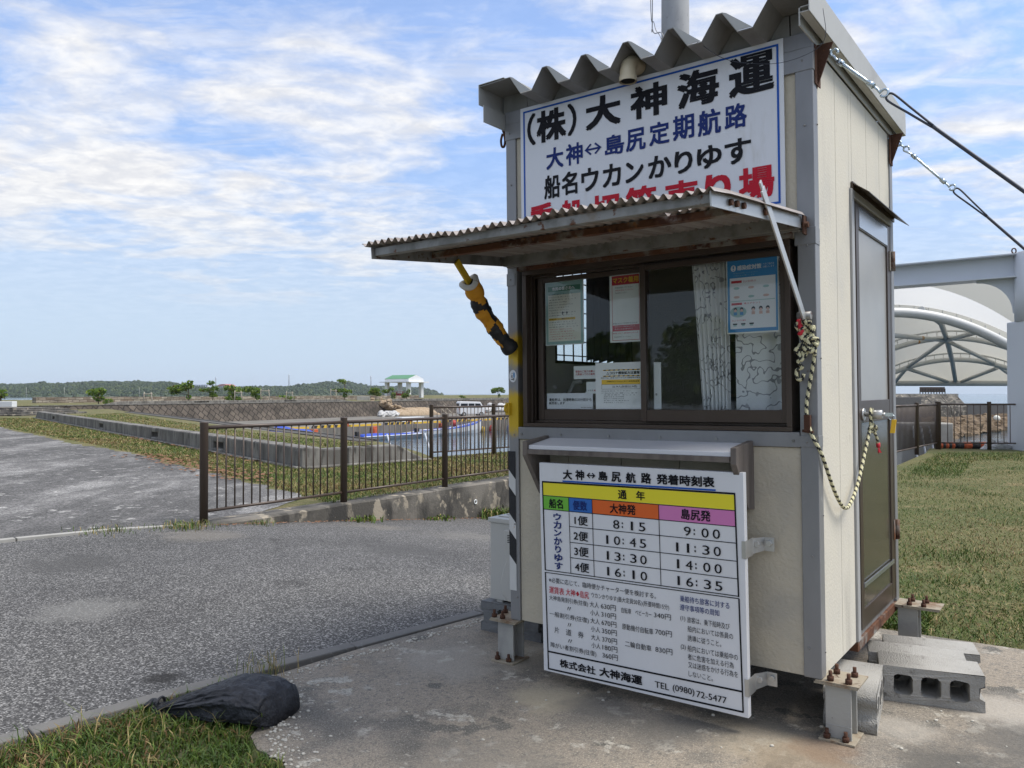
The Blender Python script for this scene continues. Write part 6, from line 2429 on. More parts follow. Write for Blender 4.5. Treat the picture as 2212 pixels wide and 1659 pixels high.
mb.box(-1.72, -1.695, .62, .70, .75, 1.05)
build_each(mb, 'tail_light', 'bollard_red', van)


def lump(name, label, cat, loc, rx, ry, rz_, mat, seed, rot=0., tilt=0., n=26, amp=.22):
    g = random.Random(seed)
    ph = [(g.uniform(2, 6), g.uniform(2, 6), g.uniform(0, 6)) for _ in range(5)]
    mb = MB()
    vs = []
    m_ = n // 2
    for i in range(m_ + 1):
        t = i / m_ * PI / 2
        for k in range(n):
            a = 2 * PI * k / n
            q = 1 + amp * sum(math.sin(p[0] * a * .7 + p[2] + p[1] * t) for p in ph) / 3
            vs.append((rx * math.cos(t) * math.cos(a) * q, ry * math.cos(t) * math.sin(a) * q, rz_ * math.sin(t) * q - .05))
    mb.add(vs, [(i * n + k, i * n + (k + 1) % n, (i + 1) * n + (k + 1) % n, (i + 1) * n + k) for i in range(m_) for k in range(n)], 0, False)
    o = mb.build(name, mat)
    o.location = loc
    o.rotation_euler = (0, tilt, rot)
    return tag(o, label, cat)


def qpt(px, off):
    """on the quay apron, off metres in front of the stone wall, in direction px"""
    p = park_at(px, -.9 - off)
    return (p.x, p.y, QZ)


wa = math.atan2(wd.y, wd.x)
lump('fishing_net', 'pile of beige fishing net at the foot of the stone wall', 'fishing net', qpt(898, 1.6), 5.4, 1.5, .95, 'net_beige', 1, wa)
def heap(name, label, cat, centres, r0, r1, mat, seed):
    g = random.Random(seed)
    mb = MB()
    for c in centres:
        n_ = len(mb.v)
        r_ = g.uniform(r0, r1)
        mb.ball(c, (r_ * g.uniform(.9, 1.4), r_ * g.uniform(.8, 1.2), r_ * g.uniform(.7, 1.)), 0, 9, 6)
        for k in range(n_, len(mb.v)):
            v = mb.v[k]
            mb.v[k] = tuple(q + g.uniform(-.16, .16) * r_ for q in v)
    mb.sm = [False] * len(mb.f)
    o = mb.build(name, mat)
    return tag(o, label, cat)


g_n = random.Random(12)
cs = []
for i in range(26):
    p = qpt(822 + g_n.random() * 36, 1.4 + g_n.random() * 1.2)
    cs.append((p[0], p[1], QZ + .12 + abs(g_n.gauss(0, .22))))
heap('fishing_net', 'grey white heap of net at the foot of the net-covered slope', 'fishing net', cs, .22, .42, 'net_white', 2)
cs = []
for i in range(210):
    t = g_n.random() ** .8
    a_, b_ = park_at(822, -.25), park_at(870, -1.5)
    p = a_.lerp(b_, t)
    cs.append((p.x + g_n.gauss(0, .5), p.y + g_n.gauss(0, .4), .22 + (QZ - .05) * t * 1.05 + g_n.gauss(0, .16)))
heap('fishing_net', 'beige net draped down the face of the stone wall', 'fishing net', cs, .14, .34, 'net_beige', 3)
cs = []
for i in range(34):
    p = qpt(1043 + g_n.random() * 62, 1.0 + g_n.random() * 1.8)
    cs.append((p[0], p[1], QZ + .25 + abs(g_n.gauss(0, .5)) * (1 - abs(i - 17) / 24)))
heap('net_bag', 'heap of white net bags right of the parked van', 'net bag', cs, .35, .6, 'net_white', 5)
p = qpt(1043, 4)
lump('float', 'red float lying before the heap of white net bags', 'buoy', p, .4, .4, .6, 'bollard_red', 6)
t_ = thing('wooden_trestle', 'bleached wooden trestle leaning on the quay left of the van', 'trestle', loc=qpt(963, 4), rz=wa)
mb = MB()
for s_ in (-.5, .5):
    mb.bar((-1.2, s_, 1.3), (1.1, s_, 0), .12, .12)
mb.bar((-1.1, -.6, 1.25), (-1.1, .6, 1.25), .12, .12)
mb.build('frame', 'wood_stake', t_)
t_ = thing('fish_box', 'white plastic box standing on the quay behind the kerbs', 'box', loc=tuple(on_quay(20, 3)) + (QZ,), rz=qang)
mb = MB()
mb.box(-1.6, 1.6, -.4, .4, 0, .45)
mb.build('body', 'white_paint', t_, .04)
mb = MB()
mb.box(-1.65, 1.65, -.45, .45, .4505, .52)
mb.build('lid', 'white_paint', t_, .02)


# ------------------------------------------------------------------ roadside wood (mirrored in the panes)
mb = MB()
gw = np.random.default_rng(77)
ells = []
for i in range(46):
    t = i / 45
    bx_, by_ = -58 + 14 * t + gw.uniform(-3, 3), 14 - 75 * t + gw.uniform(-3, 3)
    hh = gw.uniform(4.0, 7.2)
    ells += [(bx_, by_, hh * .62, 2.6, 2.6, hh * .42), (bx_ + gw.uniform(-2, 2), by_ + gw.uniform(-2, 2), hh * .28, 2.4, 2.4, hh * .3)]
    mb.tube([(bx_, by_, -.3), (bx_ + .2, by_, hh * .7)], .16, 6)
mb.m = [2] * len(mb.f)
leaf_cloud(mb, ells, 22000, .42, 4, 5)
stuff(mb.build('roadside_wood', LEAF), 'dark roadside trees across the road, mirrored in the ticket window', 'wood')


# ------------------------------------------------------------------ far hills
sil = [(-260, 838), (-120, 832), (0, 829), (60, 828.5), (90, 826.5), (110, 828), (150, 826), (190, 824), (230, 823.5), (270, 822), (300, 822.5), (330, 826), (355, 824), (380, 826), (410, 832), (440, 836), (470, 838), (510, 836), (530, 834), (560, 834.5), (600, 835),
       (625, 834), (645, 830.5), (670, 829), (690, 827), (705, 825), (730, 827), (752, 824.5), (775, 829), (800, 833), (830, 835), (870, 836), (904, 836.5), (922, 840), (938, 846), (948, 850.5), (957, 853)]


def sil_y(x):
    for (a, b), (c, d_) in zip(sil, sil[1:]):
        if a <= x <= c:
            return b + (d_ - b) * (x - a) / (c - a)
    return sil[0][1] if x < sil[0][0] else 853.3


def hill_D(x):
    return 720 + 530 * max(0, min(1, (x - 520) / 420)) ** 1.3


mb = MB()
xs = np.linspace(-260, 957, 150)
rowsn = 14
vs = []
g = np.random.default_rng(4)
for j in range(rowsn):
    t = j / (rowsn - 1)
    for x in xs:
        D = hill_D(x) + 260 * t
        top = at(x, sil_y(x), hill_D(x) + 260).z - 2.5
        prof_ = math.sin(t * PI / 2) ** .8
        P_ = at(x, 849, D)
        vs.append((P_.x, P_.y, WATER_Z - .5 + (top - WATER_Z + .5) * prof_ * (1 if t == 1 else .94 + .06 * math.sin(x * .05 + t * 4))))
W_ = len(xs)
mb.add(vs, [(j * W_ + i, j * W_ + i + 1, (j + 1) * W_ + i + 1, (j + 1) * W_ + i) for j in range(rowsn - 1) for i in range(W_ - 1)], 0, True)
struct(mb.build('hills', 'forest_a'))
# tree cover on the hills
ico_v = []
phi = (1 + 5 ** .5) / 2
for s1 in (-1, 1):
    for s2 in (-1, 1):
        ico_v += [(0, s1, s2 * phi), (s1, s2 * phi, 0), (s2 * phi, 0, s1)]
ico_v = np.array(ico_v) / math.sqrt(1 + phi * phi)
ico_f = []
for i in range(12):
    for j in range(i + 1, 12):
        for k in range(j + 1, 12):
            if all(abs(np.linalg.norm(ico_v[a] - ico_v[b]) - 1.0515) < .01 for a, b in ((i, j), (j, k), (i, k))):
                n3 = np.cross(ico_v[j] - ico_v[i], ico_v[k] - ico_v[i])
                ico_f.append((i, j, k) if n3.dot(ico_v[i]) > 0 else (i, k, j))
mb = MB()
V_ = np.array(vs).reshape(rowsn, W_, 3)
for q in range(9500):
    t = g.uniform(0, 1) ** .8
    if q % 7 == 0:
        t = g.uniform(.93, 1)
    i = g.integers(0, W_ - 1)
    jf = t * (rowsn - 1)
    j = min(int(jf), rowsn - 2)
    c = V_[j, i] * (1 - (jf - j)) + V_[j + 1, i] * (jf - j) + (V_[j, i + 1] - V_[j, i]) * g.uniform(0, 1)
    r = g.uniform(1.6, 3.6) * (.35 + .65 * c[1] / 1500)
    if q % 40 == 0:
        r *= 1.5
    sc = np.array([r, r, r * g.uniform(.7, 1.25)])
    vv = ico_v * sc * g.uniform(.75, 1.2, (12, 1)) + c + np.array([0, 0, r * .25])
    o = len(mb.v)
    mb.v += [tuple(p) for p in vv]
    mb.f += [tuple(k + o for k in f) for f in ico_f]
    m_ = int(g.choice(3, p=[.45, .35, .2]))
    mb.m += [m_] * 20
    mb.sm += [False] * 20
o = mb.build('forest', ['forest_a', 'forest_b', 'forest_c'])
stuff(o, 'dark green wood covering the far hills across the water', 'forest')
# a little brown quarry scar
P_ = at(307, 841, 1590)


def far_building(name, label, px, py, D, w, h, dpt, roof, rz=0.):
    P_ = at(px, py, D)
    t_ = thing(name, label, 'building', loc=(P_.x, P_.y, P_.z), rz=rz)
    mb = MB()
    mb.box(-w / 2, w / 2, -dpt / 2, dpt / 2, -12, h)
    mb.build('wall', 'far_wall' if roof else 'white_paint', t_)
    mb = MB()
    if roof:
        n_ = 10
        arc_ = [(-w / 2 - .6 + (w + 1.2) * i / n_, h + .01 + 3.6 * math.sin(PI * i / n_) ** .8) for i in range(n_ + 1)]
        mb.extr([(w / 2 + .6, h + .005), (-w / 2 - .6, h + .005)][::-1] + arc_[1:-1][::-1], -dpt / 2 - .5, dpt / 2 + .5, 'y')
        mb.build('roof', 'red_roof', t_)
    else:
        mb.box(-w / 2 - .4, w / 2 + .4, -dpt / 2 - .4, dpt / 2 + .4, h + .01, h + .8)
        mb.build('roof', 'white_paint', t_)
    mb = MB()
    for k in range(6):
        x_ = -w * .42 + k * w * .168
        mb.box(x_ - w * .05, x_ + w * .05, -dpt / 2 - .1, -dpt / 2 - .02, h * .35, h * .75)
    build_each(mb, 'window', 'car_glass', t_)


far_building('hall_building', 'far hall with a curved red roof above the wooded ridge', 489, 838, 1480, 24, 3.5, 22, True, R(-18))
far_building('school_building', 'far flat-roofed white building left of the red roofed hall', 436, 836.5, 1480, 24, 4.2, 12, False, R(5))
for px, py, ptop, D, lb in ((466, 838, 816, 1450, 'thin radio mast beside the red roofed far hall'), (624, 836, 809.5, 1450, 'tallest lattice mast on the middle of the ridge'), (801, 834, 813.5, 1400, 'lattice mast on the right part of the ridge, near the shelter')):
    a, b = at(px, py, D), at(px, ptop, D)
    t_ = thing('radio_mast', lb, 'mast', loc=(a.x, a.y, a.z), group='radio masts on the far ridge')
    H_ = b.z - a.z
    mb = MB()
    for k in range(3):
        an = 2 * PI * k / 3
        mb.tube([(1.3 * math.cos(an), 1.3 * math.sin(an), -6), (.5 * math.cos(an), .5 * math.sin(an), H_)], .22, 5)
    for k in range(10):
        z1, z2 = H_ * k / 10, H_ * (k + 1) / 10
        r1, r2 = 1.3 - .8 * k / 10, 1.3 - .8 * (k + 1) / 10
        for m_ in range(3):
            a1, a2 = 2 * PI * m_ / 3, 2 * PI * (m_ + 1) / 3
            mb.tube([(r1 * math.cos(a1), r1 * math.sin(a1), z1), (r2 * math.cos(a2), r2 * math.sin(a2), z2)], .12, 4)
    mb.build('lattice', 'galv', t_)
    mb = MB()
    mb.cyl((0, 0, H_ - .5), (0, 0, H_ + .6), 1.5, 10)
    mb.build('antenna_ring', 'white_paint', t_)
for i, px in enumerate((57, 139, 222, 301, 446 + 20, 525, 540, 568, 714, 762)):
    D = hill_D(px) - 30
    a = at(px, 856, D)
    mb = MB()
    mb.tube([(0, 0, -3), (0, 0, 8.0)], .13, 6)
    mb.box(-.7, .7, -.06, .06, 7.2, 7.35)
    o = mb.build('power_pole', 'pale_conc')
    o.location = (a.x, a.y, WATER_Z + 1)
    tag(o, 'slim pale power pole along the shore below the wooded hills', 'power pole', 'power poles along the far shore')


# ------------------------------------------------------------------ right: white steel frame, membrane roofs, sea wall
gt = thing('steel_portal', 'white steel portal frame with round column and deep beam, far right', 'steel frame', loc=(12.12, 18.25, -.03))
mb = MB()
mb.box(-.5, .62, -.5, .5, 0, 2.98)
mb.build('column_casing', 'beam_white', gt, .02)
mb = MB()
mb.tube([(.03, 0, 2.97), (.03, 0, 3.6), (.03, 0, 4.56)], .56, 32)
mb.build('column', 'beam_white', gt)
mb = MB()
bd = Vector((-.775, .632, 0))
A = Vector((.03, 0, 0)) + bd * .2
B = A + bd * 9
nn = Vector((bd.y, -bd.x, 0))
for z0_, z1_, hw in ((4.03, 4.52, .02), (4.00, 4.03, .30), (4.52, 4.55, .30)):
    mb.obox(((A + B) / 2 + Vector((0, 0, (z0_ + z1_) / 2))), (B - A) / 2, nn * hw, (0, 0, (z1_ - z0_) / 2))
bd2 = Vector((.80, -.6, 0))
A2, B2 = Vector((.03, 0, 0)) + bd2 * .2, Vector((.03, 0, 0)) + bd2 * 7
n2_ = Vector((bd2.y, -bd2.x, 0))
for z0_, z1_, hw in ((4.03, 4.52, .02), (4.00, 4.03, .30), (4.52, 4.55, .30)):
    mb.obox(((A2 + B2) / 2 + Vector((0, 0, (z0_ + z1_) / 2))), (B2 - A2) / 2, n2_ * hw, (0, 0, (z1_ - z0_) / 2))
mb.build('beam', 'beam_white', gt)
mb = MB()
g0 = Vector((.03, 0, 0)) + bd * .53
poly = [g0 + Vector((0, 0, 3.999)), g0 + bd * .80 + Vector((0, 0, 3.999))]
for a in np.linspace(90, 0, 9):
    poly.append(g0 + bd * (.80 - .74 * math.cos(R(90 - a)) if False else .06 + .74 * (1 - math.sin(R(90 - a)))) + Vector((0, 0, 3.95 - .75 * (1 - math.sin(R(a))))))
poly.append(g0 + Vector((0, 0, 3.15)))
n_ = len(poly)
vs = [p + nn * .012 for p in poly] + [p - nn * .012 for p in poly]
mb.add(vs, [tuple(range(n_)), tuple(range(2 * n_ - 1, n_ - 1, -1))] + [(i, n_ + i, n_ + (i + 1) % n_, (i + 1) % n_) for i in range(n_)])
mb.build('gusset', 'beam_white', gt)
mb = MB()
mb.tube([(-.5 + .05 * math.cos(a), .2, 4.62 + .06 * math.sin(a)) for a in np.linspace(0, 2 * PI, 13)], .015, 6, 0, False)
mb.build('lifting_eye', 'rust', gt)


def membrane_mat():
    m = pm('white tensile membrane', (.74, .74, .72), .5)
    nt, ln = m.node_tree.nodes, m.node_tree.links
    b = nt['Principled BSDF']
    tr = N(nt, 'ShaderNodeBsdfTranslucent')
    tr.inputs[0].default_value = (.66, .64, .56, 1)
    mx = N(nt, 'ShaderNodeMixShader')
    mx.inputs[0].default_value = .40
    ln.new(b.outputs[0], mx.inputs[1])
    ln.new(tr.outputs[0], mx.inputs[2])
    ln.new(mx.outputs[0], nt['Material Output'].inputs[0])
    mt['membrane'] = m


membrane_mat()
def curve3(f, x0, x1, Y, n=41, dz=0.):
    """an arch in the plane at depth Y: f gives its height line"""
    out = []
    for i in range(n):
        x = x0 + (x1 - x0) * i / (n - 1)
        p = at(x, f(x), Y)
        out.append(p + Vector((0, 0, dz)))
    return out


def para(c, top, k, w):
    return lambda x: top + k * ((x - c) / w) ** 2


A0, A1, A2 = para(1930, 675, 69, 244), para(2056, 730.5, 24, 130), para(2066, 777, 25, 128)
lip = para(1925, 658, 60, 249)
crest = para(1930, 611, 83, 254)
SPAN = [(1560, 2300), (1800, 2312), (1840, 2292), (1850, 2280)]
YS = [22.0, 26.5, 30.0, 33.0]
can = thing('membrane_canopy', 'white vaulted canopy on rust-streaked tubular arches showing its braced underside', 'canopy', group='white membrane canopies over the pier')
mb = MB()
rear = lambda x: 829
cols = 40
arcs = [curve3(lip, *SPAN[0], 22.0, cols + 1), curve3(crest, 1600, 2290, 24.0, cols + 1), curve3(A1, *SPAN[1], 27.0, cols + 1, .42), curve3(A2, *SPAN[2], 30.2, cols + 1, .22), curve3(rear, *SPAN[3], 33.0, cols + 1, .10)]
rowsS = []
for i in range(cols + 1):
    rowsS.append(smooth_path([a[i] for a in arcs], 6))
nr_ = len(rowsS[0])
vs = [p for r in rowsS for p in r]
mb.add(vs, [(i * nr_ + j, (i + 1) * nr_ + j, (i + 1) * nr_ + j + 1, i * nr_ + j + 1) for i in range(cols) for j in range(nr_ - 1)], 0, True)
o = mb.build('membrane', 'membrane', can)
for f, sp_, Y, r_ in ((A0, SPAN[0], 22.0, .135), (A1, SPAN[1], 26.5, .085), (A2, SPAN[2], 30.0, .085)):
    mb = MB()
    ax = curve3(f, *sp_, Y, 49)
    mb.tube(ax, r_, 14)
    if f is not A0:
        mb.tube([p + Vector((0, 0, .24)) for p in ax], .03, 8)
    for p in ax[1:-1:2]:
        mb.tube([p, p + Vector((0, .05 if f is A0 else 0, .24))], .012, 5)
    mb.build('arch', 'tube_white', can)
RIDGE = [at(1990, 668, 22.0), at(2033, 698, 23.6), at(2046, 735, 26.5), at(2057, 781, 30.0), at(2064, 824, 33.0)]
mb = MB()
mb.tube(RIDGE, .085, 10)
mb.build('ridge_tube', 'tube_white', can)
mb = MB()
N2 = at(2043, 735, 26.4)
for a, b in ((N2, at(1960, 793, 30)), (at(1960, 793, 30), at(1930, 829, 33)), (N2, at(2148, 785, 30)), (at(2148, 785, 30), at(2186, 812, 32)), (N2, at(1925, 724, 22.2)), (N2, at(2109, 718, 22.2)), (at(1962, 797, 30), at(2046, 824, 32.9)), (at(2154, 795, 30), at(2078, 824, 32.9))):
    mb.tube([a, b], .07, 9)
mb.build('brace', 'tube_white', can)
mb = MB()
mb.tube([at(1860, 827, 33), at(2290, 827, 33)], .135, 14)
mb.build('rear_tube', 'tube_white', can)
mb = MB()
for p in (at(1860, 827, 33), at(2290, 827, 33), at(1562, 831, 22), at(2298, 829, 22)):
    mb.cyl((p.x, p.y, -3), p, .13, 12)
build_each(mb, 'support', 'tube_white', can)
can2 = thing('membrane_canopy', 'tall plain white canopy farther back under the steel beam', 'canopy', group='white membrane canopies over the pier')
arcs = [curve3(para(2150, 606, 60, 300), 1700, 2560, 34, cols + 1), curve3(para(2150, 576, 60, 300), 1700, 2560, 38, cols + 1), curve3(para(2150, 690, 40, 320), 1700, 2560, 44, cols + 1), curve3(para(2150, 800, 12, 320), 1700, 2560, 46, cols + 1)]
rowsS = [smooth_path([a[i] for a in arcs], 6) for i in range(cols + 1)]
nr_ = len(rowsS[0])
mb = MB()
mb.add([p for r in rowsS for p in r], [(i * nr_ + j, (i + 1) * nr_ + j, (i + 1) * nr_ + j + 1, i * nr_ + j + 1) for i in range(cols) for j in range(nr_ - 1)], 0, True)
o = mb.build('membrane', 'membrane', can2)
mb = MB()
for k in (0, -1):
    for p in (arcs[k][0], arcs[k][-1]):
        mb.cyl((p.x, p.y, -3.5), p, .2, 10)
build_each(mb, 'support', 'tube_white', can2)

# sea wall, rocks, screen fence
swl = thing('sea_wall', 'sloping stained concrete sea wall above the shore rocks', 'wall', loc=(0, 0, 0))
mb = MB()
Yw = 84
xa, xb_, xc_ = (1900 - 1106) / FPX * Yw, (2072 - 1106) / FPX * Yw, (2105 - 1106) / FPX * Yw
zt_, zm = at(0, 852, Yw).z, at(0, 868, Yw).z
for i in range(5):
    x0_, x1_ = xa + (xb_ - xa) * i / 5 + .03, xa + (xb_ - xa) * (i + 1) / 5 - .03
    mb.extr([(Yw - 2.4, -3.2), (Yw - 1.4, zm - .5), (Yw + .6, zt_), (Yw + 2.5, zt_), (Yw + 3, -3.2)], x0_, x1_, 'x')
mb.add([(xb_, Yw - 1.0, zm - .3), (xb_, Yw + .6, zt_), (xb_, Yw + 2.5, zt_), (xc_, Yw + 1.5, zm - .4), (xb_, Yw - 2, -3.2), (xb_, Yw + 3, -3.2), (xc_, Yw + 1, -3.2)],
       [(0, 3, 1), (1, 3, 2), (4, 6, 3, 0), (2, 3, 6, 5), (0, 1, 2, 5, 4)])
mb.build('wall', 'old_conc', swl)
mb = MB()
mb.box(xc_ - 2, xc_ + 9, Yw + 8, Yw + 9.5, -3.2, at(0, 874, Yw + 8).z)
mb.box((1935 - 1106) / FPX * 80 - 9, (1968 - 1106) / FPX * 80, 78, 81, -3.2, at(0, 858, 79).z)
build_each(mb, 'return_wall', 'kerb', swl)
sc = thing('screen_fence', 'brown slatted screen on the breakwater behind the sea wall', 'fence', loc=((1987 - 1106) / FPX * 105, 105, 0))
mb = MB()
za, zb = at(0, 849, 105).z, at(0, 836, 105).z
wsc = 54 / FPX * 105
mb.box(0, wsc, 0, .08, za + .1, zb)
mb.build('panel', 'brown_panel', sc)
mb = MB()
for k in range(10):
    mb.box(wsc * k / 9 - .05, wsc * k / 9 + .05, -.08, -.005, za - .35, zb - .2)
build_each(mb, 'post', 'haz_black', sc)
bw = thing('breakwater', 'low pale breakwater with a grass strip under the screen fence', 'breakwater', loc=(0, 0, 0))
mb = MB()
mb.box((1900 - 1106) / FPX * 106 - 16, (2043 - 1106) / FPX * 106, 103, 110, -3.2, at(0, 850.5, 103).z)
mb.build('wall', 'pale_conc', bw)
mb = MB()
g = random.Random(9)
tops = []
for i in range(420):
    px = g.uniform(1930, 2215)
    t = g.random()
    Yn = 70 + max(0, px - 2050) * .135
    Yf = 82.5 if px < 2105 else 92
    Y = Yn + (Yf - Yn) * t
    p = at(px, 900, Y)
    r_ = g.uniform(.25, .8)
    zc = WATER_Z - .05 + t * 1.25
    n_ = len(mb.v)
    mb.ball((p.x, p.y, zc), (r_ * g.uniform(.8, 1.6), r_, r_ * g.uniform(.5, .9)), 0, 7, 5)
    for k in range(n_, len(mb.v)):
        v = mb.v[k]
        mb.v[k] = (v[0] + g.uniform(-.1, .1) * r_ * 2, v[1] + g.uniform(-.1, .1) * r_ * 2, v[2] + g.uniform(-.12, .12) * r_ * 2)
mb.sm = [False] * len(mb.f)
o = mb.build('shore_rocks', 'rock')
stuff(o, 'brown shore rocks at the foot of the sea wall', 'rocks')
p = at(2153, 904, 88)
mb = MB()
mb.ball((0, 0, 0), .36, 0, 14, 9)
o = mb.build('float', 'paper_cream')
o.location = p
tag(o, 'round cream float washed up on the shore rocks', 'buoy')
# pier edge bits
for i, (px, w_, lb) in enumerate(((2126, 1.35, 'long black and orange striped rubber bumper lying on the pier edge'), (2046, .5, 'short rubber bumper end left on the pier edge'))):
    p = at(px, 963, 18.9)
    mb = MB()
    n_ = 7
    for k in range(n_):
        mb.cyl((-w_ / 2 + w_ * k / n_, 0, .085), (-w_ / 2 + w_ * (k + 1) / n_, 0, .085), .085, 12, k % 2)
    o = mb.build('rubber_bumper', ['haz_black', 'fender_orange'])
    o.location = (p.x, 18.95, -.03)
    tag(o, lb, 'bumper')
lump('net_bag', 'crumpled white bag on the pier edge beside the white column', 'bag', (11.35, 18.75, -.03), .36, .2, .22, 'net_white', 8, amp=.3)
t_ = thing('mooring_block', 'grey concrete mooring block with leaning planks behind the fence corner', 'block', loc=(10.25, 20.3, 0))
mb = MB()
mb.box(-.55, .75, -.4, .4, -3.2, .55)
mb.build('body', 'pale_conc', t_, .03)
mb = MB()
for k in range(4):
    mb.bar((-.2 + k * .22, -.5, -.35), (-.28 + k * .2, -.42, .48), .07, .03)
build_each(mb, 'plank', 'beam_white', t_)


# ------------------------------------------------------------------ grass, weeds, pebbles, litter
def inside(P_, poly):
    x, y = P_[:, 0], P_[:, 1]
    r = np.zeros(len(x), bool)
    j = len(poly) - 1
    for i in range(len(poly)):
        xi, yi = poly[i]
        xj, yj = poly[j]
        c = ((yi > y) != (yj > y)) & (x < (xj - xi) * (y - yi) / (yj - yi + 1e-12) + xi)
        r ^= c
        j = i
    return r


def grass(name, label, polys, n, hmin, hmax, wid, z0, probs, seed, near_bias=0., flat=.45, density=None):
    g = np.random.default_rng(seed)
    pts = np.zeros((0, 2))
    poly = polys
    xs_ = [p[0] for p in poly]
    ys_ = [p[1] for p in poly]
    while len(pts) < n:
        q = np.stack([g.uniform(min(xs_), max(xs_), n), g.uniform(min(ys_), max(ys_), n)], 1)
        k = inside(q, poly)
        if density is not None:
            k &= g.uniform(0, 1, n) < density(q)
        if near_bias:
            k &= g.uniform(0, 1, n) < (near_bias / np.maximum(q[:, 1], near_bias)) ** 2
        pts = np.concatenate([pts, q[k]])
    pts = pts[:n]
    h = g.uniform(hmin, hmax, n) * g.uniform(.5, 1, n)
    a = g.uniform(0, 2 * PI, n)
    dx_, dy_ = np.cos(a), np.sin(a)
    lean = g.uniform(.1, 1., n) * h * (1 + flat)
    b = g.uniform(0, 2 * PI, n)
    lx, ly = np.cos(b) * lean, np.sin(b) * lean
    w = wid * g.uniform(.6, 1.3, n) * np.maximum(1, pts[:, 1] / 12)
    base = np.stack([pts[:, 0], pts[:, 1], np.full(n, z0)], 1)
    sd_ = np.stack([dx_ * w, dy_ * w, np.zeros(n)], 1)
    mid = base + np.stack([lx * .35, ly * .35, h * .62], 1)
    tip = base + np.stack([lx, ly, h * (1 - .25 * g.uniform(0, 1, n))], 1)
    V = np.stack([base - sd_, base + sd_, mid + sd_ * .75, mid - sd_ * .75, tip], 1).reshape(-1, 3)
    me = bpy.data.meshes.new(name)
    idx = np.arange(n) * 5
    quads = np.stack([idx, idx + 1, idx + 2, idx + 3], 1)
    tris = np.stack([idx + 3, idx + 2, idx + 4], 1)
    me.from_pydata(V.tolist(), [], quads.tolist() + tris.tolist())
    # colour patches: large noise decides straw or green
    sx = 1.6 * np.sin(pts[:, 0] * 1.1 + 1.3 * np.sin(pts[:, 1] * .7)) * np.sin(pts[:, 1] * 1.9 + 2 + 1.4 * np.sin(pts[:, 0] * 1.3)) + .5 * np.sin(pts[:, 0] * 6.1 + pts[:, 1] * 4.3)
    lat = g.uniform(-1, 1, (64, 64))

    def vnoise(fx, fy):
        X_, Y_ = pts[:, 0] * fx + 100.3, pts[:, 1] * fy + 100.7
        i_, j_ = np.floor(X_).astype(int), np.floor(Y_).astype(int)
        a_, b_ = X_ - i_, Y_ - j_
        a_, b_ = a_ * a_ * (3 - 2 * a_), b_ * b_ * (3 - 2 * b_)
        L = lambda p, q: lat[p % 64, q % 64]
        return (L(i_, j_) * (1 - a_) + L(i_ + 1, j_) * a_) * (1 - b_) + (L(i_, j_ + 1) * (1 - a_) + L(i_ + 1, j_ + 1) * a_) * b_
    sx = 1.3 * vnoise(.55, .8) + 1.1 * vnoise(1.7, 2.9) + .8 * vnoise(5, 9)
    u_ = g.uniform(0, 1, n)
    P2 = np.array(probs, float)
    cum = np.cumsum(P2 / P2.sum())
    shift = np.clip(u_ + .22 * sx, 0, .999)
    mi = np.searchsorted(cum, shift)
    for k, _ in BL:
        me.materials.append(mt[k])
    me.polygons.foreach_set('material_index', np.concatenate([mi, mi]).astype(np.int32))
    o = bpy.data.objects.new(name, me)
    COL.objects.link(o)
    return stuff(o, label, 'grass')


VERGE = [(-1.13, 3.68), (-1.20, 3.64), (-1.84, 2.97), (-3.2, 1.5), (-2.4, 1.2), (-1.2, 1.6), (-.62, 2.35), (-.74, 2.60), (-.80, 2.80), (-.93, 2.90), (-1.0, 3.04), (-.99, 3.14), (-1.06, 3.30), (-1.13, 3.55)]
BAGX = [(-1.50, 3.34), (-1.45, 3.22), (-.90, 3.12), (-.86, 3.25), (-1.2, 3.40)]


def verge_density(q):
    d = np.ones(len(q))
    d[inside(q, BAGX)] = .0
    bare = (q[:, 1] < 2.66) & (q[:, 0] > -1.6)
    d[bare] = .16
    return d


grass('verge_grass', 'thick green grass between the road kerb and the slab around the sandbag', VERGE, 21000, .02, .065, .0030, -.006, [.40, .33, .17, .07, .03], 21, 0, .6, verge_density)
g_ = np.random.default_rng(5)
tall = grass('tall_grass', 'tall straw seed stalks in the verge beside the sandbag', [(-1.62, 3.1), (-1.40, 3.08), (-.95, 3.10), (-.98, 3.0), (-1.55, 2.85), (-2.0, 2.7), (-1.9, 2.86)], 60, .11, .20, .0024, -.006, [.25, .05, .3, .4, 0], 22, 0, .5)
LW_ = [(2.62, 4.08), (5.5, 2.2), (13, 4.5), (24, 17.5), (10.2, 17.6), (9.1, 17.2), (6.8, 13.9), (4.2, 9.5), (2.03, 4.48)]
grass('lawn_grass', 'short patchy mown grass on the lawn right of the booth', LW_, 210000, .012, .040, .0026, LAWN_Z, [.28, .28, .13, .23, .08], 23, 4.2, 1.2)
def clumps(seed, fx, fy, cut):
    lat = np.random.default_rng(seed).uniform(-1, 1, (64, 64))

    def f(q):
        X_, Y_ = q[:, 0] * fx + 50.3, q[:, 1] * fy + 50.7
        i_, j_ = np.floor(X_).astype(int), np.floor(Y_).astype(int)
        a_, b_ = X_ - i_, Y_ - j_
        L = lambda p, r: lat[p % 64, r % 64]
        v = (L(i_, j_) * (1 - a_) + L(i_ + 1, j_) * a_) * (1 - b_) + (L(i_, j_ + 1) * (1 - a_) + L(i_ + 1, j_ + 1) * a_) * b_
        return np.clip((v - cut) * 3.5, .02, 1)
    return f


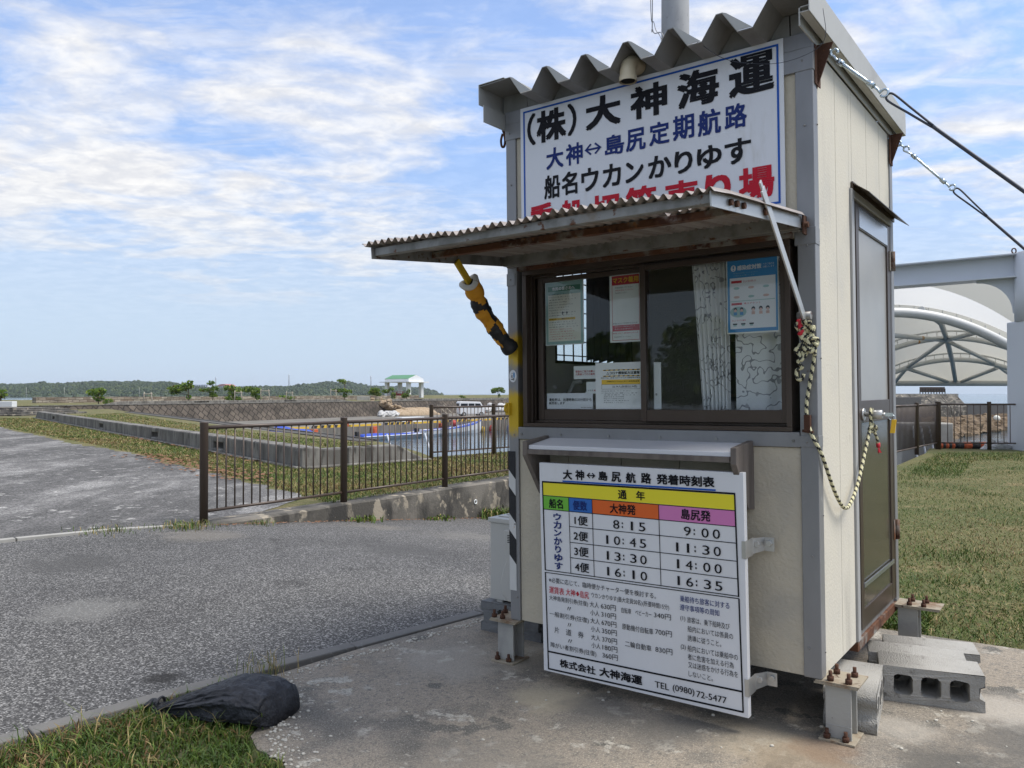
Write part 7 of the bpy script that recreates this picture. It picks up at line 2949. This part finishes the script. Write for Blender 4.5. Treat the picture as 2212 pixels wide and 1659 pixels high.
grass('straw_litter', 'pale mown straw lying in streaks on the lawn right of the booth', LW_, 46000, .004, .012, .0022, LAWN_Z + .026, [0, 0, .05, .75, .2], 27, 4.2, 9., clumps(3, .45, 1.3, .08))
grass('lawn_grass', 'darker green tufts scattered through the lawn right of the booth', LW_, 16000, .035, .08, .0032, LAWN_Z, [.4, .45, .1, .05, 0], 28, 4.2, .5, clumps(8, 1.6, 2.4, .25))


def lawn_far_edge(q):
    return (q[:, 1] > 12.5) | (q[:, 1] < 5.0)


grass('lawn_grass', 'longer fresh green grass along the ramp fence and under the rear leg', [(2.03, 4.48), (2.3, 5.3), (4.4, 9.6), (7.0, 13.9), (9.3, 17.4), (20, 17.4), (18, 16.2), (8.9, 15.4), (5.5, 10.2), (2.6, 4.9), (2.25, 4.35)], 9000, .03, .09, .004, LAWN_Z, [.45, .2, .3, .05, .0], 24, 4.2, .8, lawn_far_edge)
GA = [(-2.72, 10.7), (-2.30, 10.1), (-1.15, 11.85), (1.1, 15.1), (1.0, 19.5), (-.4, 18.7), (-1.7, 17.2), (-3.7, 14.5), (-26.6, 44.4), (-32, 45), (-20.6, 32.4), (-8.3, 18.1), (-4.3, 12.9), (-3.2, 11.4)]
grass('strip_grass', 'mown grass strip with dry patches between the old parking and the barrier', GA, 60000, .02, .075, .0045, GZ, [.24, .17, .20, .28, .11], 25, 10.0, .9)
GB = [(-3.6, 15.2), (-1.9, 16.95), (-2.6, 19.2), (-4.2, 22.5), (-6.3, 24.6), (-10.8, 30.4), (-27.5, 56), (-27, 46.0)]
grass('strip_grass', 'paler grass strip behind the long barrier beside the basin', GB, 34000, .02, .07, .0045, GZ, [.22, .14, .26, .30, .08], 26, 14., .9)


def scatter(name, label, pts, r0, r1, mat, z_, cat, seed, flat=.6):
    g = random.Random(seed)
    mb = MB()
    for x, y in pts:
        r_ = g.uniform(r0, r1)
        zc = z_(x, y) if callable(z_) else z_
        n_ = len(mb.v)
        mb.ball((x, y, zc + r_ * flat * .5), (r_, r_ * g.uniform(.6, 1), r_ * flat), 0, 6, 4)
    o = mb.build(name, mat)
    return stuff(o, label, cat)


g = random.Random(31)
pts = []
for i in range(260):
    t = g.random()
    e_ = [(-1.06, 3.62), (-1.0, 3.28), (-.93, 3.06), (-.85, 2.86), (-.62, 2.5)]
    k = min(3, int(t * 4))
    f_ = t * 4 - k
    pts.append((e_[k][0] + (e_[k + 1][0] - e_[k][0]) * f_ + abs(g.gauss(0, .07)), e_[k][1] + (e_[k + 1][1] - e_[k][1]) * f_ + g.gauss(0, .03)))
for i in range(170):
    t = g.random()
    pts.append((-1.10 + .9 * t + g.gauss(0, .02) + .03, 3.70 + .93 * t - abs(g.gauss(0, .03)) - .03))
for i in range(60):
    pts.append((g.uniform(-.9, 2.2), g.uniform(2.3, 3.6)))
scatter('pebbles', 'pale coral pebbles strewn along the slab edge', pts, .0025, .009, 'pebble', 0, 'pebbles', 1)
pts = [(-1.4 + g.gauss(0, .25), 2.55 + g.gauss(0, .12)) for i in range(120)]
scatter('pebbles', 'pale pebbles on the bare soil at the bottom of the verge', pts, .003, .008, 'pebble', -.006, 'pebbles', 2)
# dead leaves drifted along the far strip and the foot of the wall
mb = MB()
for i in range(900):
    c_ = g.random()
    if c_ < .5:
        t = g.random()
        x, y = -8.3 + 4.2 * t + g.gauss(0, .25), 18.0 - 5.2 * t + g.gauss(0, .25)
        z_ = GZ + .03
        s_ = .05
    elif c_ < .7:
        t = g.random()
        x, y = -13 + 8.5 * t + .1, 26.7 - 11.1 * t - .3 + g.gauss(0, .15)
        z_ = GZ + .03
        s_ = .06
    else:
        t = g.random()
        p = o0 + d * 0
        dd_ = Vector((1.155, 1.645)).normalized()
        nn_ = Vector((-dd_.y, dd_.x))
        p = o0 + dd_ * (-.2 + 5.5 * t) - nn_ * (.2 + abs(g.gauss(0, .06)))
        x, y = p.x, p.y
        z_ = ramp_z(x, y) + .012
        s_ = .022
    a = g.uniform(0, 6.28)
    ca, sa = math.cos(a) * s_, math.sin(a) * s_
    mb.add([(x - ca, y - sa, z_), (x + sa * .5, y - ca * .5, z_ + s_ * .3), (x + ca, y + sa, z_ + s_ * .2), (x - sa * .5, y + ca * .5, z_)], [(0, 1, 2, 3)])
o = mb.build('dead_leaves', 'dead_leaf')
stuff(o, 'brown dead leaves drifted along the grass strip and the wall foot', 'leaves')


def weed(label, x, y, z_, n, h, spread, mats=('blade_green', 'blade_light', 'blade_straw'), seed=1, leafy=False, thin=.003):
    g = random.Random(seed)
    mb = MB()
    for i in range(n):
        a = g.uniform(0, 6.28)
        bx_, by_ = x + g.gauss(0, spread), y + g.gauss(0, spread)
        hh = h * g.uniform(.4, 1)
        lx, ly = math.cos(a) * hh * g.uniform(.2, .9), math.sin(a) * hh * g.uniform(.2, .9)
        w = thin + .006 * leafy
        px_, py_ = -math.sin(a) * w, math.cos(a) * w
        m_ = g.choices(range(3), (5, 3, 1 if leafy else 3))[0]
        mb.add([(bx_ - px_, by_ - py_, z_), (bx_ + px_, by_ + py_, z_), (bx_ + lx * .4 + px_, by_ + ly * .4 + py_, z_ + hh * .7), (bx_ + lx * .4 - px_, by_ + ly * .4 - py_, z_ + hh * .7), (bx_ + lx, by_ + ly, z_ + hh * .9)], [(0, 1, 2, 3), (3, 2, 4)], m_)
    o = mb.build('weed_clump', list(mats))
    return stuff(o, label, 'weeds')


dd_ = Vector((1.155, 1.645)).normalized()
nn_ = Vector((-dd_.y, dd_.x))
for i, (s_, n_, h, sp, lf, lb) in enumerate(((-.35, 260, .09, .14, False, 'grass clump at the foot of the first fence post'), (.55, 120, .07, .12, False, 'dry weed tuft just right of the first fence post'), (2.1, 90, .10, .10, True, 'small leafy weed at the middle of the retaining wall foot'),
                                             (3.55, 110, .08, .12, True, 'low green weed clump at the wall foot'), (4.9, 260, .22, .16, True, 'tall green weeds at the wall foot beside the air conditioner'))):
    p = o0 + dd_ * s_ - nn_ * .24
    weed(lb, p.x, p.y, ramp_z(p.x, p.y), n_, h, sp, seed=i, leafy=lf)
p = Vector((-3.9, 7.75))
weed('grass tuft growing on the pale road edging', p.x, p.y, ramp_z(p.x, p.y), 160, .06, .15, seed=11)
p = Vector((-1.02, 3.78))
weed('thin seeding grass growing in the kerb joint behind the sandbag', p.x - .12, p.y - .08, 0, 70, .13, .07, ('blade_light', 'blade_straw', 'blade_straw'), 12, thin=.0013)


# ------------------------------------------------------------------ sea air
mb = MB()
mb.box(-2700, 4100, -60, 4600, -5.6, 60)
m = bpy.data.materials.new('sea haze')
m.use_nodes = True
hn, hl = m.node_tree.nodes, m.node_tree.links
hn.clear()
ho = N(hn, 'ShaderNodeOutputMaterial')
hv = N(hn, 'ShaderNodeVolumePrincipled')
hv.inputs['Color'].default_value = (.80, .88, 1, 1)
hv.inputs['Density'].default_value = .00013
hl.new(hv.outputs[0], ho.inputs['Volume'])
mt['haze'] = m
stuff(mb.build('haze', 'haze'))
